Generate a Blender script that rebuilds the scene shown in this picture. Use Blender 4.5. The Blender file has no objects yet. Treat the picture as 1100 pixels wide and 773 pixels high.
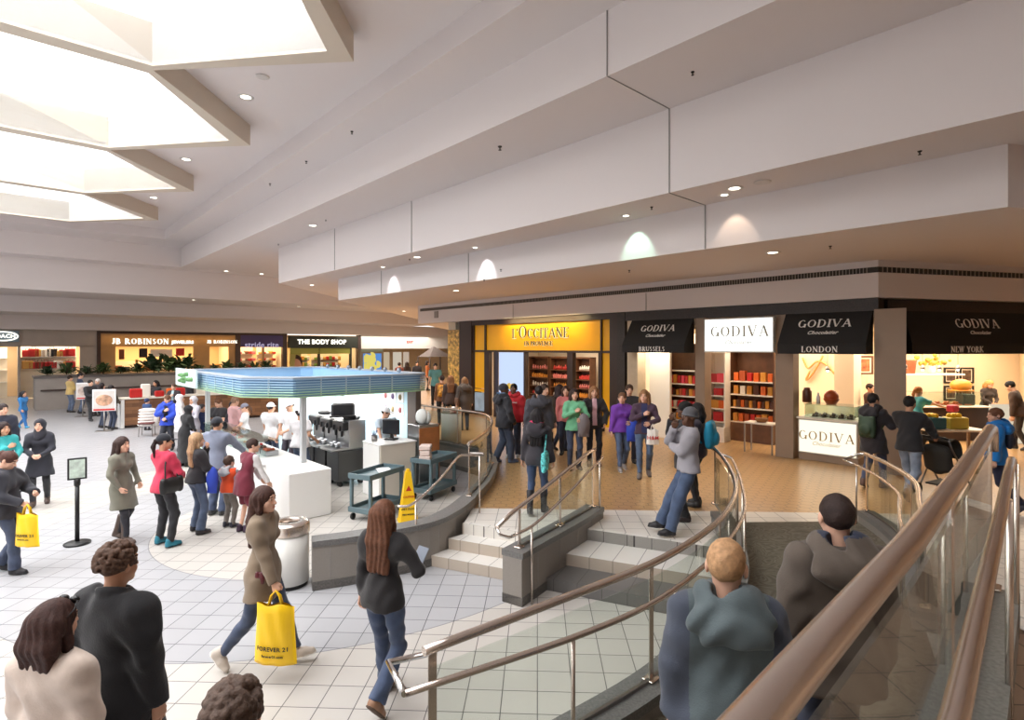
import bpy, bmesh, math, random
import numpy as np
from mathutils import Vector, Matrix, Quaternion

random.seed(7)
rng = np.random.default_rng(11)
SC = bpy.context.scene
COL = SC.collection
PI = math.pi

# ------------------------------------------------------------------ camera maths (eye 3.0 m above the lower floor, lens level)
FPX, CX, CY, EYE = 600.0, 550.0, 373.0, 3.0
UP = 0.45                                   # height of the raised shop level above the lower floor
YAW = math.radians(2.6)
def vec2(deg):
    t = math.radians(deg)
    return (math.sin(t), math.cos(t))
GF = vec2(2.6); GR = vec2(92.6)
UA = vec2(47.6); UB = vec2(-42.4)           # the atrium stands at 45 degrees to the tile grid
def ab(a, b):                               # atrium frame to world
    return (UA[0] * a + UB[0] * b, UA[1] * a + UB[1] * b)
def G(px, py, z=0.0):                       # a point of the level z as seen at a pixel
    Y = FPX * (EYE - z) / (py - CY)
    return ((px - CX) / FPX * Y, Y)
def D(px, d):                               # a point at depth d
    return ((px - CX) / FPX * d, d)
def FA(px, py, a):                          # point of the vertical plane a = const -> (b, z)
    k = (px - CX) / FPX
    Y = a / (UA[0] * k + UA[1])
    X = k * Y
    return (UB[0] * X + UB[1] * Y, EYE - (py - CY) * Y / FPX)
def FB(px, py, b):                          # point of the vertical plane b = const -> (a, z)
    k = (px - CX) / FPX
    Y = b / (UB[0] * k + UB[1])
    X = k * Y
    return (UA[0] * X + UA[1] * Y, EYE - (py - CY) * Y / FPX)

# ------------------------------------------------------------------ materials
def lin(c):
    out = []
    for v in c:
        v = v / 255.0
        out.append(v / 12.92 if v <= 0.04045 else ((v + 0.055) / 1.055) ** 2.4)
    return tuple(out)
MATS = {}
def mat(name, col, rough=0.6, metal=0.0, var=0.0, vscale=8.0, bump=0.0, bscale=60.0, spec=0.5, coat=0.0, emit=None, estr=0.0, sheen=0.0):
    if name in MATS:
        return MATS[name]
    m = bpy.data.materials.new(name)
    m.use_nodes = True
    nt = m.node_tree
    b = nt.nodes['Principled BSDF']
    c = lin(col)
    b.inputs['Base Color'].default_value = (*c, 1)
    b.inputs['Roughness'].default_value = rough
    b.inputs['Metallic'].default_value = metal
    b.inputs['Specular IOR Level'].default_value = spec
    if coat: b.inputs['Coat Weight'].default_value = coat
    if sheen: b.inputs['Sheen Weight'].default_value = sheen
    if emit is not None:
        b.inputs['Emission Color'].default_value = (*lin(emit), 1)
        b.inputs['Emission Strength'].default_value = estr
    if var or bump:
        tc = nt.nodes.new('ShaderNodeTexCoord')
    if var:
        n = nt.nodes.new('ShaderNodeTexNoise')
        n.inputs['Scale'].default_value = vscale
        n.inputs['Detail'].default_value = 4
        nt.links.new(tc.outputs['Object'], n.inputs['Vector'])
        r = nt.nodes.new('ShaderNodeValToRGB')
        r.color_ramp.elements[0].position = 0.3
        r.color_ramp.elements[1].position = 0.7
        r.color_ramp.elements[0].color = (*[max(0, x * (1 - var)) for x in c], 1)
        r.color_ramp.elements[1].color = (*[min(1, x * (1 + var)) for x in c], 1)
        nt.links.new(n.outputs['Fac'], r.inputs['Fac'])
        nt.links.new(r.outputs['Color'], b.inputs['Base Color'])
    if bump:
        n2 = nt.nodes.new('ShaderNodeTexNoise')
        n2.inputs['Scale'].default_value = bscale
        n2.inputs['Detail'].default_value = 3
        nt.links.new(tc.outputs['Object'], n2.inputs['Vector'])
        bp = nt.nodes.new('ShaderNodeBump')
        bp.inputs['Strength'].default_value = bump
        bp.inputs['Distance'].default_value = 0.01
        nt.links.new(n2.outputs['Fac'], bp.inputs['Height'])
        nt.links.new(bp.outputs['Normal'], b.inputs['Normal'])
    MATS[name] = m
    return m
def emat(name, col, strength):
    if name in MATS:
        return MATS[name]
    m = bpy.data.materials.new(name)
    m.use_nodes = True
    nt = m.node_tree
    nt.nodes.clear()
    o = nt.nodes.new('ShaderNodeOutputMaterial')
    e = nt.nodes.new('ShaderNodeEmission')
    e.inputs['Color'].default_value = (*lin(col), 1)
    e.inputs['Strength'].default_value = strength
    nt.links.new(e.outputs[0], o.inputs[0])
    MATS[name] = m
    return m
def glass_mat(name, tint=(235, 245, 242), ior=1.45):
    m = bpy.data.materials.new(name)
    m.use_nodes = True
    nt = m.node_tree
    nt.nodes.clear()
    o = nt.nodes.new('ShaderNodeOutputMaterial')
    t = nt.nodes.new('ShaderNodeBsdfTransparent')
    t.inputs['Color'].default_value = (*lin(tint), 1)
    g = nt.nodes.new('ShaderNodeBsdfGlossy')
    g.inputs['Roughness'].default_value = 0.02
    ge = nt.nodes.new('ShaderNodeNewGeometry')
    def mth(op, a, b=None):
        q = nt.nodes.new('ShaderNodeMath'); q.operation = op
        for k, v in enumerate((a, b)):
            if v is None: continue
            if isinstance(v, (int, float)): q.inputs[k].default_value = v
            else: nt.links.new(v, q.inputs[k])
        return q.outputs[0]
    dp = nt.nodes.new('ShaderNodeVectorMath'); dp.operation = 'DOT_PRODUCT'
    nt.links.new(ge.outputs['Incoming'], dp.inputs[0]); nt.links.new(ge.outputs['Normal'], dp.inputs[1])
    k5 = mth('POWER', mth('SUBTRACT', 1.0, mth('ABSOLUTE', dp.outputs['Value'])), 5.0)
    fac = mth('ADD', .04, mth('MULTIPLY', k5, .96))
    x = nt.nodes.new('ShaderNodeMixShader')
    nt.links.new(fac, x.inputs[0])
    nt.links.new(t.outputs[0], x.inputs[1])
    nt.links.new(g.outputs[0], x.inputs[2])
    nt.links.new(x.outputs[0], o.inputs[0])
    MATS[name] = m
    return m

class N:                                     # small node helper
    def __init__(s, name):
        s.m = bpy.data.materials.new(name); s.m.use_nodes = True
        s.t = s.m.node_tree; s.b = s.t.nodes['Principled BSDF']; MATS[name] = s.m
    def new(s, typ, **kw):
        n = s.t.nodes.new(typ)
        for k, v in kw.items(): setattr(n, k, v)
        return n
    def put(s, sock, v):
        if isinstance(v, (int, float)): sock.default_value = v
        elif isinstance(v, tuple):
            sock.default_value = v if len(v) == len(sock.default_value) else (*v, 1)
        elif v is not None: s.t.links.new(v, sock)
    def math(s, op, a, b=None, c=None):
        n = s.new('ShaderNodeMath', operation=op)
        for k, v in enumerate((a, b, c)):
            if v is not None: s.put(n.inputs[k], v)
        return n.outputs[0]
    def vmath(s, op, a, b=None, out=0, scale=None):
        n = s.new('ShaderNodeVectorMath', operation=op)
        s.put(n.inputs[0], a)
        if b is not None: s.put(n.inputs[1], b)
        if scale is not None: s.put(n.inputs['Scale'], scale)
        return n.outputs[out]
    def mix(s, f, a, b):
        n = s.new('ShaderNodeMix', data_type='RGBA')
        s.put(n.inputs['Factor'], f); s.put(n.inputs['A'], a); s.put(n.inputs['B'], b)
        return n.outputs['Result']
    def pos(s):
        return s.new('ShaderNodeNewGeometry').outputs['Position']
    def rot(s, v, ang):
        n = s.new('ShaderNodeVectorRotate', rotation_type='Z_AXIS')
        s.put(n.inputs['Vector'], v); n.inputs['Angle'].default_value = ang
        return n.outputs[0]
    def noise(s, v, scale, detail=3, out='Fac'):
        n = s.new('ShaderNodeTexNoise'); s.put(n.inputs['Vector'], v)
        n.inputs['Scale'].default_value = scale; n.inputs['Detail'].default_value = detail
        return n.outputs[out]
    def bumpn(s, h, strength, dist=0.01):
        n = s.new('ShaderNodeBump'); n.inputs['Strength'].default_value = strength
        n.inputs['Distance'].default_value = dist
        s.put(n.inputs['Height'], h); s.put(s.b.inputs['Normal'], n.outputs[0])

# ------------------------------------------------------------------ mesh builder
class MB:
    def __init__(s):
        s.v = []; s.f = []; s.sm = []
    def add(s, vs, fs, smooth=False):
        o = len(s.v)
        s.v += [tuple(x) for x in vs]
        s.f += [tuple(i + o for i in f) for f in fs]
        s.sm += [smooth] * len(fs)
        return s
    def box(s, c, size, rz=0.0, bev=0.0, M=None):
        x, y, z = (d / 2 for d in size)
        if bev:
            e = min(bev, x * .9, y * .9, z * .9)
            ring = [(-x + e, -y), (x - e, -y), (x, -y + e), (x, y - e), (x - e, y), (-x + e, y), (-x, y - e), (-x, -y + e)]
            ins = [(px * (x - e) / x, py * (y - e) / y) for px, py in ring]
            vs = [(*p, -z) for p in ins] + [(*p, -z + e) for p in ring] + [(*p, z - e) for p in ring] + [(*p, z) for p in ins]
            fs = [tuple(range(7, -1, -1)), tuple(range(24, 32))]
            for l in range(3):
                for i in range(8):
                    j = (i + 1) % 8
                    fs.append((l * 8 + i, l * 8 + j, l * 8 + 8 + j, l * 8 + 8 + i))
        else:
            vs = [(i * x, j * y, k * z) for k in (-1, 1) for j in (-1, 1) for i in (-1, 1)]
            fs = [(0, 2, 3, 1), (4, 5, 7, 6), (0, 1, 5, 4), (2, 6, 7, 3), (0, 4, 6, 2), (1, 3, 7, 5)]
        if M is None:
            M = Matrix.Translation(c) @ Matrix.Rotation(rz, 4, 'Z')
        return s.add([M @ Vector(v) for v in vs], fs)
    def prism(s, pts, z0, z1):               # vertical prism over a plan polygon (counter-clockwise)
        n = len(pts)
        ar = sum(pts[i][0] * pts[(i + 1) % n][1] - pts[(i + 1) % n][0] * pts[i][1] for i in range(n))
        if ar < 0: pts = pts[::-1]
        vs = [(*p, z0) for p in pts] + [(*p, z1) for p in pts]
        fs = [tuple(range(n - 1, -1, -1)), tuple(range(n, 2 * n))]
        fs += [(i, (i + 1) % n, n + (i + 1) % n, n + i) for i in range(n)]
        return s.add(vs, fs)
    def wall(s, pts, z0, z1, th, closed=False):   # vertical slab along a plan polyline; z0, z1 numbers or lists
        n = len(pts)
        z0s = z0 if isinstance(z0, (list, tuple)) else [z0] * n
        z1s = z1 if isinstance(z1, (list, tuple)) else [z1] * n
        L, R = offset(pts, th / 2), offset(pts, -th / 2)
        vs = []
        for i in range(n):
            vs += [(*L[i], z0s[i]), (*R[i], z0s[i]), (*R[i], z1s[i]), (*L[i], z1s[i])]
        fs = []
        for i in range(n - 1):
            a, b = 4 * i, 4 * i + 4
            for k in range(4):
                l = (k + 1) % 4
                fs.append((a + k, b + k, b + l, a + l))
        fs += [(0, 1, 2, 3), tuple(4 * (n - 1) + k for k in (3, 2, 1, 0))]
        return s.add(vs, fs)
    def quad(s, a, b, c, d):
        return s.add([a, b, c, d], [(0, 1, 2, 3)])
    def tube(s, pts, r, seg=10, cap=True, closed=False):
        pts = [Vector(p) for p in pts]; n = len(pts)
        rs = r if isinstance(r, (list, tuple)) else [r] * n
        vs, fs = [], []
        up = None
        for i, p in enumerate(pts):
            if closed:
                t = (pts[(i + 1) % n] - pts[i - 1]).normalized()
            elif i == 0: t = (pts[1] - p).normalized()
            elif i == n - 1: t = (p - pts[i - 1]).normalized()
            else: t = ((pts[i + 1] - p).normalized() + (p - pts[i - 1]).normalized()).normalized()
            if up is None:
                up = Vector((0, 0, 1)) if abs(t.z) < .9 else Vector((1, 0, 0))
            x = t.cross(up)
            x = x.normalized() if x.length > 1e-5 else t.orthogonal().normalized()
            y = x.cross(t).normalized(); up = y
            for k in range(seg):
                q = 2 * PI * k / seg
                vs.append(p + (x * math.cos(q) + y * math.sin(q)) * rs[i])
        m = n if closed else n - 1
        for i in range(m):
            j = (i + 1) % n
            for k in range(seg):
                l = (k + 1) % seg
                fs.append((i * seg + k, i * seg + l, j * seg + l, j * seg + k))
        s.add(vs, fs, True)
        if cap and not closed:
            o = len(s.v) - len(vs)
            s.f += [tuple(o + k for k in range(seg - 1, -1, -1)), tuple(o + (n - 1) * seg + k for k in range(seg))]
            s.sm += [False, False]
        return s
    def lathe(s, prof, c=(0, 0, 0), seg=24, smooth=True, caps=True):      # prof: list of (radius, z)
        vs, fs = [], []
        n = len(prof)
        for r, z in prof:
            for k in range(seg):
                q = 2 * PI * k / seg
                vs.append((c[0] + r * math.cos(q), c[1] + r * math.sin(q), c[2] + z))
        for i in range(n - 1):
            for k in range(seg):
                l = (k + 1) % seg
                fs.append((i * seg + k, i * seg + l, (i + 1) * seg + l, (i + 1) * seg + k))
        s.add(vs, fs, smooth)
        o = len(s.v) - len(vs)
        if caps and prof[0][0] > 1e-4:
            s.f.append(tuple(o + k for k in range(seg - 1, -1, -1))); s.sm.append(False)
        if caps and prof[-1][0] > 1e-4:
            s.f.append(tuple(o + (n - 1) * seg + k for k in range(seg))); s.sm.append(False)
        return s
    def ball(s, c, r, seg=12, rings=8):
        rr = r if isinstance(r, (tuple, list)) else (r, r, r)
        vs, fs = [], []
        for i in range(rings + 1):
            t = PI * i / rings
            for k in range(seg):
                q = 2 * PI * k / seg
                vs.append((c[0] + rr[0] * math.sin(t) * math.cos(q), c[1] + rr[1] * math.sin(t) * math.sin(q), c[2] - rr[2] * math.cos(t)))
        for i in range(rings):
            for k in range(seg):
                l = (k + 1) % seg
                fs.append((i * seg + k, i * seg + l, (i + 1) * seg + l, (i + 1) * seg + k))
        return s.add(vs, fs, True)
    def xform(s, M):
        s.v = [tuple(M @ Vector(p)) for p in s.v]
        return s
    def mesh(s, name):
        me = bpy.data.meshes.new(name)
        me.from_pydata(s.v, [], s.f)
        me.polygons.foreach_set('use_smooth', s.sm)
        me.update()
        return me
    def build(s, name, m, parent=None, loc=None, rz=0.0):
        o = bpy.data.objects.new(name, s.mesh(name))
        if m is not None: o.data.materials.append(m)
        COL.objects.link(o)
        if parent is not None: o.parent = parent
        if loc is not None: o.location = loc
        if rz: o.rotation_euler = (0, 0, rz)
        return o

def offset(pts, d):
    out = []
    n = len(pts)
    for i in range(n):
        p = Vector(pts[i])
        a = (Vector(pts[i]) - Vector(pts[i - 1])).normalized() if i > 0 else None
        b = (Vector(pts[i + 1]) - p).normalized() if i < n - 1 else None
        t = (a + b).normalized() if a is not None and b is not None else (a if b is None else b)
        k = 1.0
        if a is not None and b is not None:
            k = 1.0 / max(0.3, t.dot(a))
        out.append((p.x - t.y * d * k, p.y + t.x * d * k))
    return out
def smooth_path(pts, n):                      # Catmull-Rom through points of any dimension
    P = [np.array(p, float) for p in pts]
    P = [2 * P[0] - P[1]] + P + [2 * P[-1] - P[-2]]
    out = []
    m = len(P) - 3
    for i in range(m):
        for k in range(n):
            t = k / n
            a, b, c, d = P[i:i + 4]
            out.append(tuple(.5 * ((2 * b) + (-a + c) * t + (2 * a - 5 * b + 4 * c - d) * t * t + (-a + 3 * b - 3 * c + d) * t ** 3)))
    out.append(tuple(P[-2]))
    return out

def tag(o, label, cat, group=None, kind=None):
    if label: o['label'] = label
    if cat: o['category'] = cat
    if group: o['group'] = group
    if kind: o['kind'] = kind
    return o
def struct(o):
    o['kind'] = 'structure'
    return o
def empty(name, loc=(0, 0, 0), rz=0.0, label=None, cat=None, group=None):
    o = bpy.data.objects.new(name, None)
    o.location = loc; o.rotation_euler = (0, 0, rz); o.empty_display_size = .1
    COL.objects.link(o)
    if label: tag(o, label, cat, group)
    return o
KIDS = {}
def copy_tree(root, loc=None, rz=None, label=None, group=None, scale=None):
    kids = [o for o in COL.objects if o.parent is not None]
    def rec(o, par):
        c = o.copy(); COL.objects.link(c)
        if par is not None: c.parent = par
        for ch in kids:
            if ch.parent == o: rec(ch, c)
        return c
    r = rec(root, None)
    if loc is not None: r.location = loc
    if rz is not None: r.rotation_euler = (0, 0, rz)
    if scale is not None: r.scale = scale
    if label: r['label'] = label
    if group: r['group'] = group
    return r

# ------------------------------------------------------------------ lettering
def text_mesh(txt, size, depth=0.01, bold=0.0, spacing=1.0, shear=0.0):
    cu = bpy.data.curves.new('txt', 'FONT')
    cu.body = txt; cu.size = size; cu.extrude = depth / 2; cu.offset = bold
    cu.align_x = 'CENTER'; cu.align_y = 'CENTER'; cu.space_character = spacing; cu.shear = shear
    cu.resolution_u = 3
    o = bpy.data.objects.new('txt', cu); COL.objects.link(o)
    dg = bpy.context.evaluated_depsgraph_get()
    me = bpy.data.meshes.new_from_object(o.evaluated_get(dg))
    vs = [tuple(v.co) for v in me.vertices]; fs = [tuple(p.vertices) for p in me.polygons]
    bpy.data.objects.remove(o); bpy.data.curves.remove(cu); bpy.data.meshes.remove(me)
    return vs, fs
# serif capitals drawn as thick and thin strokes on a 1 high grid: (x0,y0,x1,y1,w) bars, ('a',cx,cy,rx,ry,t0,t1,w) arcs
TH, TN = .15, .05
def _serif(x, y, w=.26): return (x - w / 2, y, x + w / 2, y, .05)
GLY = {
 'G': (.86, [('a', .44, .5, .40, .48, 50, 315, 'c'), (.76, .02, .76, .42, TH), _serif(.76, .42)]),
 'O': (.94, [('a', .47, .5, .43, .48, 0, 360, 'c')]),
 'D': (.90, [(.16, .02, .16, .98, TH), (.04, .02, .45, .02, TN), (.04, .98, .45, .98, TN), ('a', .42, .5, .42, .48, -90, 90, 'c')]),
 'I': (.36, [(.18, .02, .18, .98, TH), _serif(.18, .02, .32), _serif(.18, .98, .32)]),
 'V': (.88, [(.10, .98, .44, .02, TH), (.78, .98, .46, .02, TN), _serif(.10, .98), _serif(.78, .98)]),
 'A': (.90, [(.44, .98, .12, .02, TN), (.44, .98, .78, .02, TH), (.24, .34, .66, .34, TN), _serif(.12, .02), _serif(.78, .02)]),
 'L': (.66, [(.16, .02, .16, .98, TH), _serif(.16, .98, .32), (.04, .02, .60, .02, TN), (.60, .02, .60, .24, TN)]),
 "'": (.22, [(.12, .98, .08, .74, .10)]),
 'C': (.82, [('a', .44, .5, .40, .48, 48, 312, 'c'), (.72, .70, .72, .92, TN)]),
 'T': (.76, [(.38, .02, .38, .98, TH), (.04, .98, .72, .98, TN), (.05, .98, .05, .76, TN), (.71, .98, .71, .76, TN), _serif(.38, .02, .32)]),
 'N': (.90, [(.14, .02, .14, .98, TN), (.14, .96, .74, .04, TH), (.74, .02, .74, .98, TN), _serif(.14, .02), _serif(.14, .98), _serif(.74, .98)]),
 'E': (.70, [(.16, .02, .16, .98, TH), (.04, .02, .62, .02, TN), (.04, .98, .60, .98, TN), (.16, .52, .48, .52, TN), (.62, .02, .62, .22, TN), (.60, .98, .60, .78, TN)]),
 'P': (.70, [(.16, .02, .16, .98, TH), _serif(.16, .02, .32), (.04, .98, .38, .98, TN), (.16, .46, .38, .46, TN), ('a', .36, .72, .26, .26, -90, 90, 'c')]),
 'R': (.82, [(.16, .02, .16, .98, TH), _serif(.16, .02, .32), (.04, .98, .38, .98, TN), (.16, .48, .38, .48, TN), ('a', .36, .73, .26, .25, -90, 90, 'c'), (.38, .48, .72, .02, TH), _serif(.72, .02, .16)]),
 'B': (.76, [(.16, .02, .16, .98, TH), (.04, .98, .38, .98, TN), (.04, .52, .40, .52, TN), (.04, .02, .40, .02, TN), ('a', .36, .75, .24, .23, -90, 90, 'c'), ('a', .40, .27, .28, .25, -90, 90, 'c')]),
 'S': (.64, [('a', .32, .74, .22, .24, 30, 270, 'c'), ('a', .32, .26, .24, .24, -150, 90, 'c')]),
 'J': (.44, [(.26, .2, .26, .98, TH), _serif(.26, .98, .32), ('a', .12, .2, .16, .2, -170, 0, 'c')]),
 'W': (1.1, [(.08, .98, .32, .02, TH), (.56, .98, .34, .02, TN), (.56, .98, .78, .02, TH), (1.0, .98, .80, .02, TN), _serif(.08, .98), _serif(.56, .98, .2), _serif(1.0, .98)]),
 'Y': (.84, [(.10, .98, .42, .45, TH), (.74, .98, .42, .45, TN), (.42, .02, .42, .48, TH), _serif(.42, .02, .3), _serif(.10, .98), _serif(.74, .98)]),
 'K': (.86, [(.16, .02, .16, .98, TH), _serif(.16, .02, .32), _serif(.16, .98, .32), (.20, .42, .66, .98, TN), (.34, .56, .74, .02, TH), _serif(.70, .98, .2), _serif(.74, .02, .2)]),
 'U': (.86, [(.16, .3, .16, .98, TH), ('a', .44, .3, .28, .28, 180, 360, 'c'), (.72, .3, .72, .98, TN), _serif(.16, .98, .3), _serif(.72, .98)]),
 'H': (.90, [(.16, .02, .16, .98, TH), (.74, .02, .74, .98, TH), (.16, .52, .74, .52, TN), _serif(.16, .02, .3), _serif(.16, .98, .3), _serif(.74, .02, .3), _serif(.74, .98, .3)]),
 ' ': (.4, []),
}
def serif_text(txt, size, depth=0.01, weight=1.0, spacing=.06, caps=None):
    """flat capitals with depth, centred at the origin in the xy plane"""
    vs, fs = [], []
    x = 0.0
    def poly(pts):
        o = len(vs); n = len(pts)
        for p in pts: vs.append((p[0], p[1], -depth / 2))
        for p in pts: vs.append((p[0], p[1], depth / 2))
        fs.append(tuple(o + n + i for i in range(n))); fs.append(tuple(o + n - 1 - i for i in range(n)))
        for i in range(n):
            j = (i + 1) % n
            fs.append((o + i, o + j, o + n + j, o + n + i))
    for i, ch in enumerate(txt):
        k = 1.0
        if caps and i in caps: k = 1.3
        adv, prims = GLY[ch]
        for p in prims:
            if p[0] == 'a':
                _, cx, cy, rx, ry, t0, t1, _w = p
                m = max(6, int(abs(t1 - t0) / 18))
                for q in range(m):
                    aa = []
                    for t in (t0 + (t1 - t0) * q / m, t0 + (t1 - t0) * (q + 1) / m):
                        r = math.radians(t)
                        w = (TN + (TH - TN) * abs(math.cos(r)) ** 1.3) * weight
                        aa.append((cx + (rx - w * .0) * math.cos(r), cy + ry * math.sin(r), cx + (rx - w) * math.cos(r), cy + (ry - w * .8) * math.sin(r)))
                    A, B = aa
                    poly([(x + A[0] * k, A[1] * k), (x + B[0] * k, B[1] * k), (x + B[2] * k, B[3] * k), (x + A[2] * k, A[3] * k)])
            else:
                x0, y0, x1, y1, w = p
                w *= weight
                dx, dy = x1 - x0, y1 - y0
                l = math.hypot(dx, dy); nx, ny = -dy / l * w / 2, dx / l * w / 2
                if abs(dy) > abs(dx) * .2 and abs(dx) > 1e-6:      # slanted strokes end level
                    hw = w / 2 * l / abs(dy)
                    q = [(x0 - hw, y0), (x0 + hw, y0), (x1 + hw, y1), (x1 - hw, y1)]
                else:
                    q = [(x0 + nx, y0 + ny), (x0 - nx, y0 - ny), (x1 - nx, y1 - ny), (x1 + nx, y1 + ny)]
                poly([(x + a * k, b * k) for a, b in q])
        x += (adv + spacing) * k
    w = x - spacing
    vs = [((a - w / 2) * size, (b - .5) * size, c) for a, b, c in vs]
    return vs, fs, w * size
def put_text(vf, origin, right, up, m, name, parent=None):
    """lay xy lettering onto a plane with the given right and up directions"""
    r = Vector(right).normalized(); u = Vector(up).normalized(); n = r.cross(u)
    M = Matrix(((r.x, u.x, n.x, origin[0]), (r.y, u.y, n.y, origin[1]), (r.z, u.z, n.z, origin[2]), (0, 0, 0, 1)))
    return MB().add([M @ Vector(v) for v in vf[0]], vf[1]).build(name, m, parent)
# ================================================================== materials of the setting
M_CEIL = mat('ceiling paint', (222, 214, 212), .9, bump=.12, bscale=90)
M_BEAM = mat('coffer paint', (208, 196, 180), .85, bump=.1, bscale=90)
M_WELL = mat('well paint', (238, 238, 236), .9, bump=.05, bscale=60)
M_JOINT = mat('joint', (150, 146, 142), .9)
M_STEEL = mat('brushed steel', (222, 210, 200), .27, 1.0, bump=.04, bscale=200)
M_STEELD = mat('dull steel', (150, 146, 142), .38, 1.0)
M_CHROME = mat('polished steel', (225, 222, 218), .12, 1.0)
M_GLASS = glass_mat('clear glass')
M_GLASSG = glass_mat('guard glass', (246, 250, 247))
M_CAP = mat('dark granite', (112, 110, 108), .45, var=.25, vscale=60)
M_CAPB = mat('dark granite base', (98, 94, 90), .5, var=.3, vscale=50)
M_WHITE = mat('white laminate', (236, 236, 236), .4)
M_BLACK = mat('black plastic', (24, 24, 25), .45)
M_BROWN = mat('dark bronze', (66, 46, 38), .5, var=.15, vscale=5)

def stone_mat():
    n = N('wall tile stone')
    p = n.pos()
    r = n.rot(p, math.radians(30))
    s = n.new('ShaderNodeSeparateXYZ'); n.put(s.inputs[0], p)
    nz = n.noise(p, 140, 4)
    c = n.mix(nz, (.20, .175, .15), (.34, .31, .28))
    n.put(n.b.inputs['Base Color'], c)
    n.b.inputs['Roughness'].default_value = .6
    return n.m
M_STONE = stone_mat()

def floor_mat():
    n = N('lower floor tile')
    p = n.pos()
    r = n.rot(p, YAW)
    b = n.new('ShaderNodeTexBrick', offset=0.0, squash=1.0)
    n.put(b.inputs['Vector'], r)
    b.inputs['Scale'].default_value = 1.0
    b.inputs['Brick Width'].default_value = .305; b.inputs['Row Height'].default_value = .305
    b.inputs['Mortar Size'].default_value = .0045; b.inputs['Mortar Smooth'].default_value = .1; b.inputs['Bias'].default_value = 0
    b.inputs['Color1'].default_value = (1, 1, 1, 1); b.inputs['Color2'].default_value = (.93, .93, .93, 1)
    b.inputs['Mortar'].default_value = (.20, .20, .21, 1)
    d = n.vmath('DISTANCE', p, (-3.25, 9.85, 0.0), out=1)
    def ring(r0, r1):
        return n.math('MULTIPLY', n.math('GREATER_THAN', d, r0), n.math('LESS_THAN', d, r1))
    grey = n.math('ADD', ring(2.65, 4.55), n.math('GREATER_THAN', d, 6.6))
    base = n.mix(grey, (.58, .545, .50), (.43, .43, .445))
    line = n.math('ADD', n.math('ADD', ring(2.643, 2.657), ring(4.543, 4.557)), ring(6.592, 6.608))
    nz = n.noise(p, 2.3, 3)
    base = n.mix(n.math('MULTIPLY', nz, .12), base, (.45, .44, .43))
    base = n.mix(line, base, (.25, .25, .26))
    m = n.new('ShaderNodeMix', data_type='RGBA', blend_type='MULTIPLY')
    m.inputs['Factor'].default_value = 1
    n.put(m.inputs['A'], base); n.put(m.inputs['B'], b.outputs['Color'])
    n.put(n.b.inputs['Base Color'], m.outputs['Result'])
    n.b.inputs['Roughness'].default_value = .32
    n.b.inputs['Specular IOR Level'].default_value = .35
    n.bumpn(b.outputs['Fac'], .25, -.004)
    return n.m
M_FLOOR = floor_mat()

def upper_mat():
    n = N('raised floor tile')
    p = n.pos()
    r = n.rot(p, YAW)
    b = n.new('ShaderNodeTexBrick', offset=0.0, squash=1.0)
    n.put(b.inputs['Vector'], r)
    b.inputs['Scale'].default_value = 1.0
    b.inputs['Brick Width'].default_value = .305; b.inputs['Row Height'].default_value = .305
    b.inputs['Mortar Size'].default_value = .0045; b.inputs['Mortar Smooth'].default_value = .1; b.inputs['Bias'].default_value = 0
    b.inputs['Color1'].default_value = (.70, .66, .60, 1); b.inputs['Color2'].default_value = (.66, .62, .57, 1)
    b.inputs['Mortar'].default_value = (.15, .13, .12, 1)
    # hexagonal quarry tile
    q = n.vmath('MULTIPLY', r, (1 / .2, 1 / .2, 0.0))
    def cell(v):
        f = n.vmath('MODULO', n.vmath('ADD', v, (1000.0, 1732.0508, 0.0)), (1.0, 1.7320508, 1.0))
        return n.vmath('SUBTRACT', f, (.5, .8660254, 0.0))
    a = cell(q); c = cell(n.vmath('SUBTRACT', q, (.5, .8660254, 0.0)))
    da = n.vmath('DOT_PRODUCT', a, a, out=1); dc = n.vmath('DOT_PRODUCT', c, c, out=1)
    sel = n.math('GREATER_THAN', da, dc)
    mx = n.new('ShaderNodeMix', data_type='VECTOR'); n.put(mx.inputs['Factor'], sel)
    n.put(mx.inputs[4], a); n.put(mx.inputs[5], c)
    g = mx.outputs[1]
    ag = n.vmath('ABSOLUTE', g)
    e1 = n.vmath('DOT_PRODUCT', ag, (.5, .8660254, 0.0), out=1)
    sx = n.new('ShaderNodeSeparateXYZ'); n.put(sx.inputs[0], ag)
    ed = n.math('MAXIMUM', e1, sx.outputs[0])
    mort = n.math('GREATER_THAN', ed, .478)
    idv = n.vmath('SUBTRACT', q, g)
    wn = n.new('ShaderNodeTexWhiteNoise', noise_dimensions='2D'); n.put(wn.inputs['Vector'], n.vmath('ADD', idv, (.25, .25, 0.0)))
    col = n.mix(wn.outputs['Value'], (.40, .235, .10), (.58, .36, .165))
    big = n.noise(p, 1.7, 3)
    col = n.mix(n.math('MULTIPLY', big, .35), col, (.36, .20, .085))
    col = n.mix(mort, col, (.13, .07, .035))
    s = n.new('ShaderNodeSeparateXYZ'); n.put(s.inputs[0], r)
    far = n.math('GREATER_THAN', s.outputs[1], 8.83)
    n.put(n.b.inputs['Base Color'], n.mix(far, b.outputs['Color'], col))
    n.put(n.b.inputs['Roughness'], n.math('ADD', .33, n.math('MULTIPLY', far, -.05)))
    n.bumpn(n.math('MULTIPLY', mort, far), .35, -.004)
    return n.m
M_UPPER = upper_mat()
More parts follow.
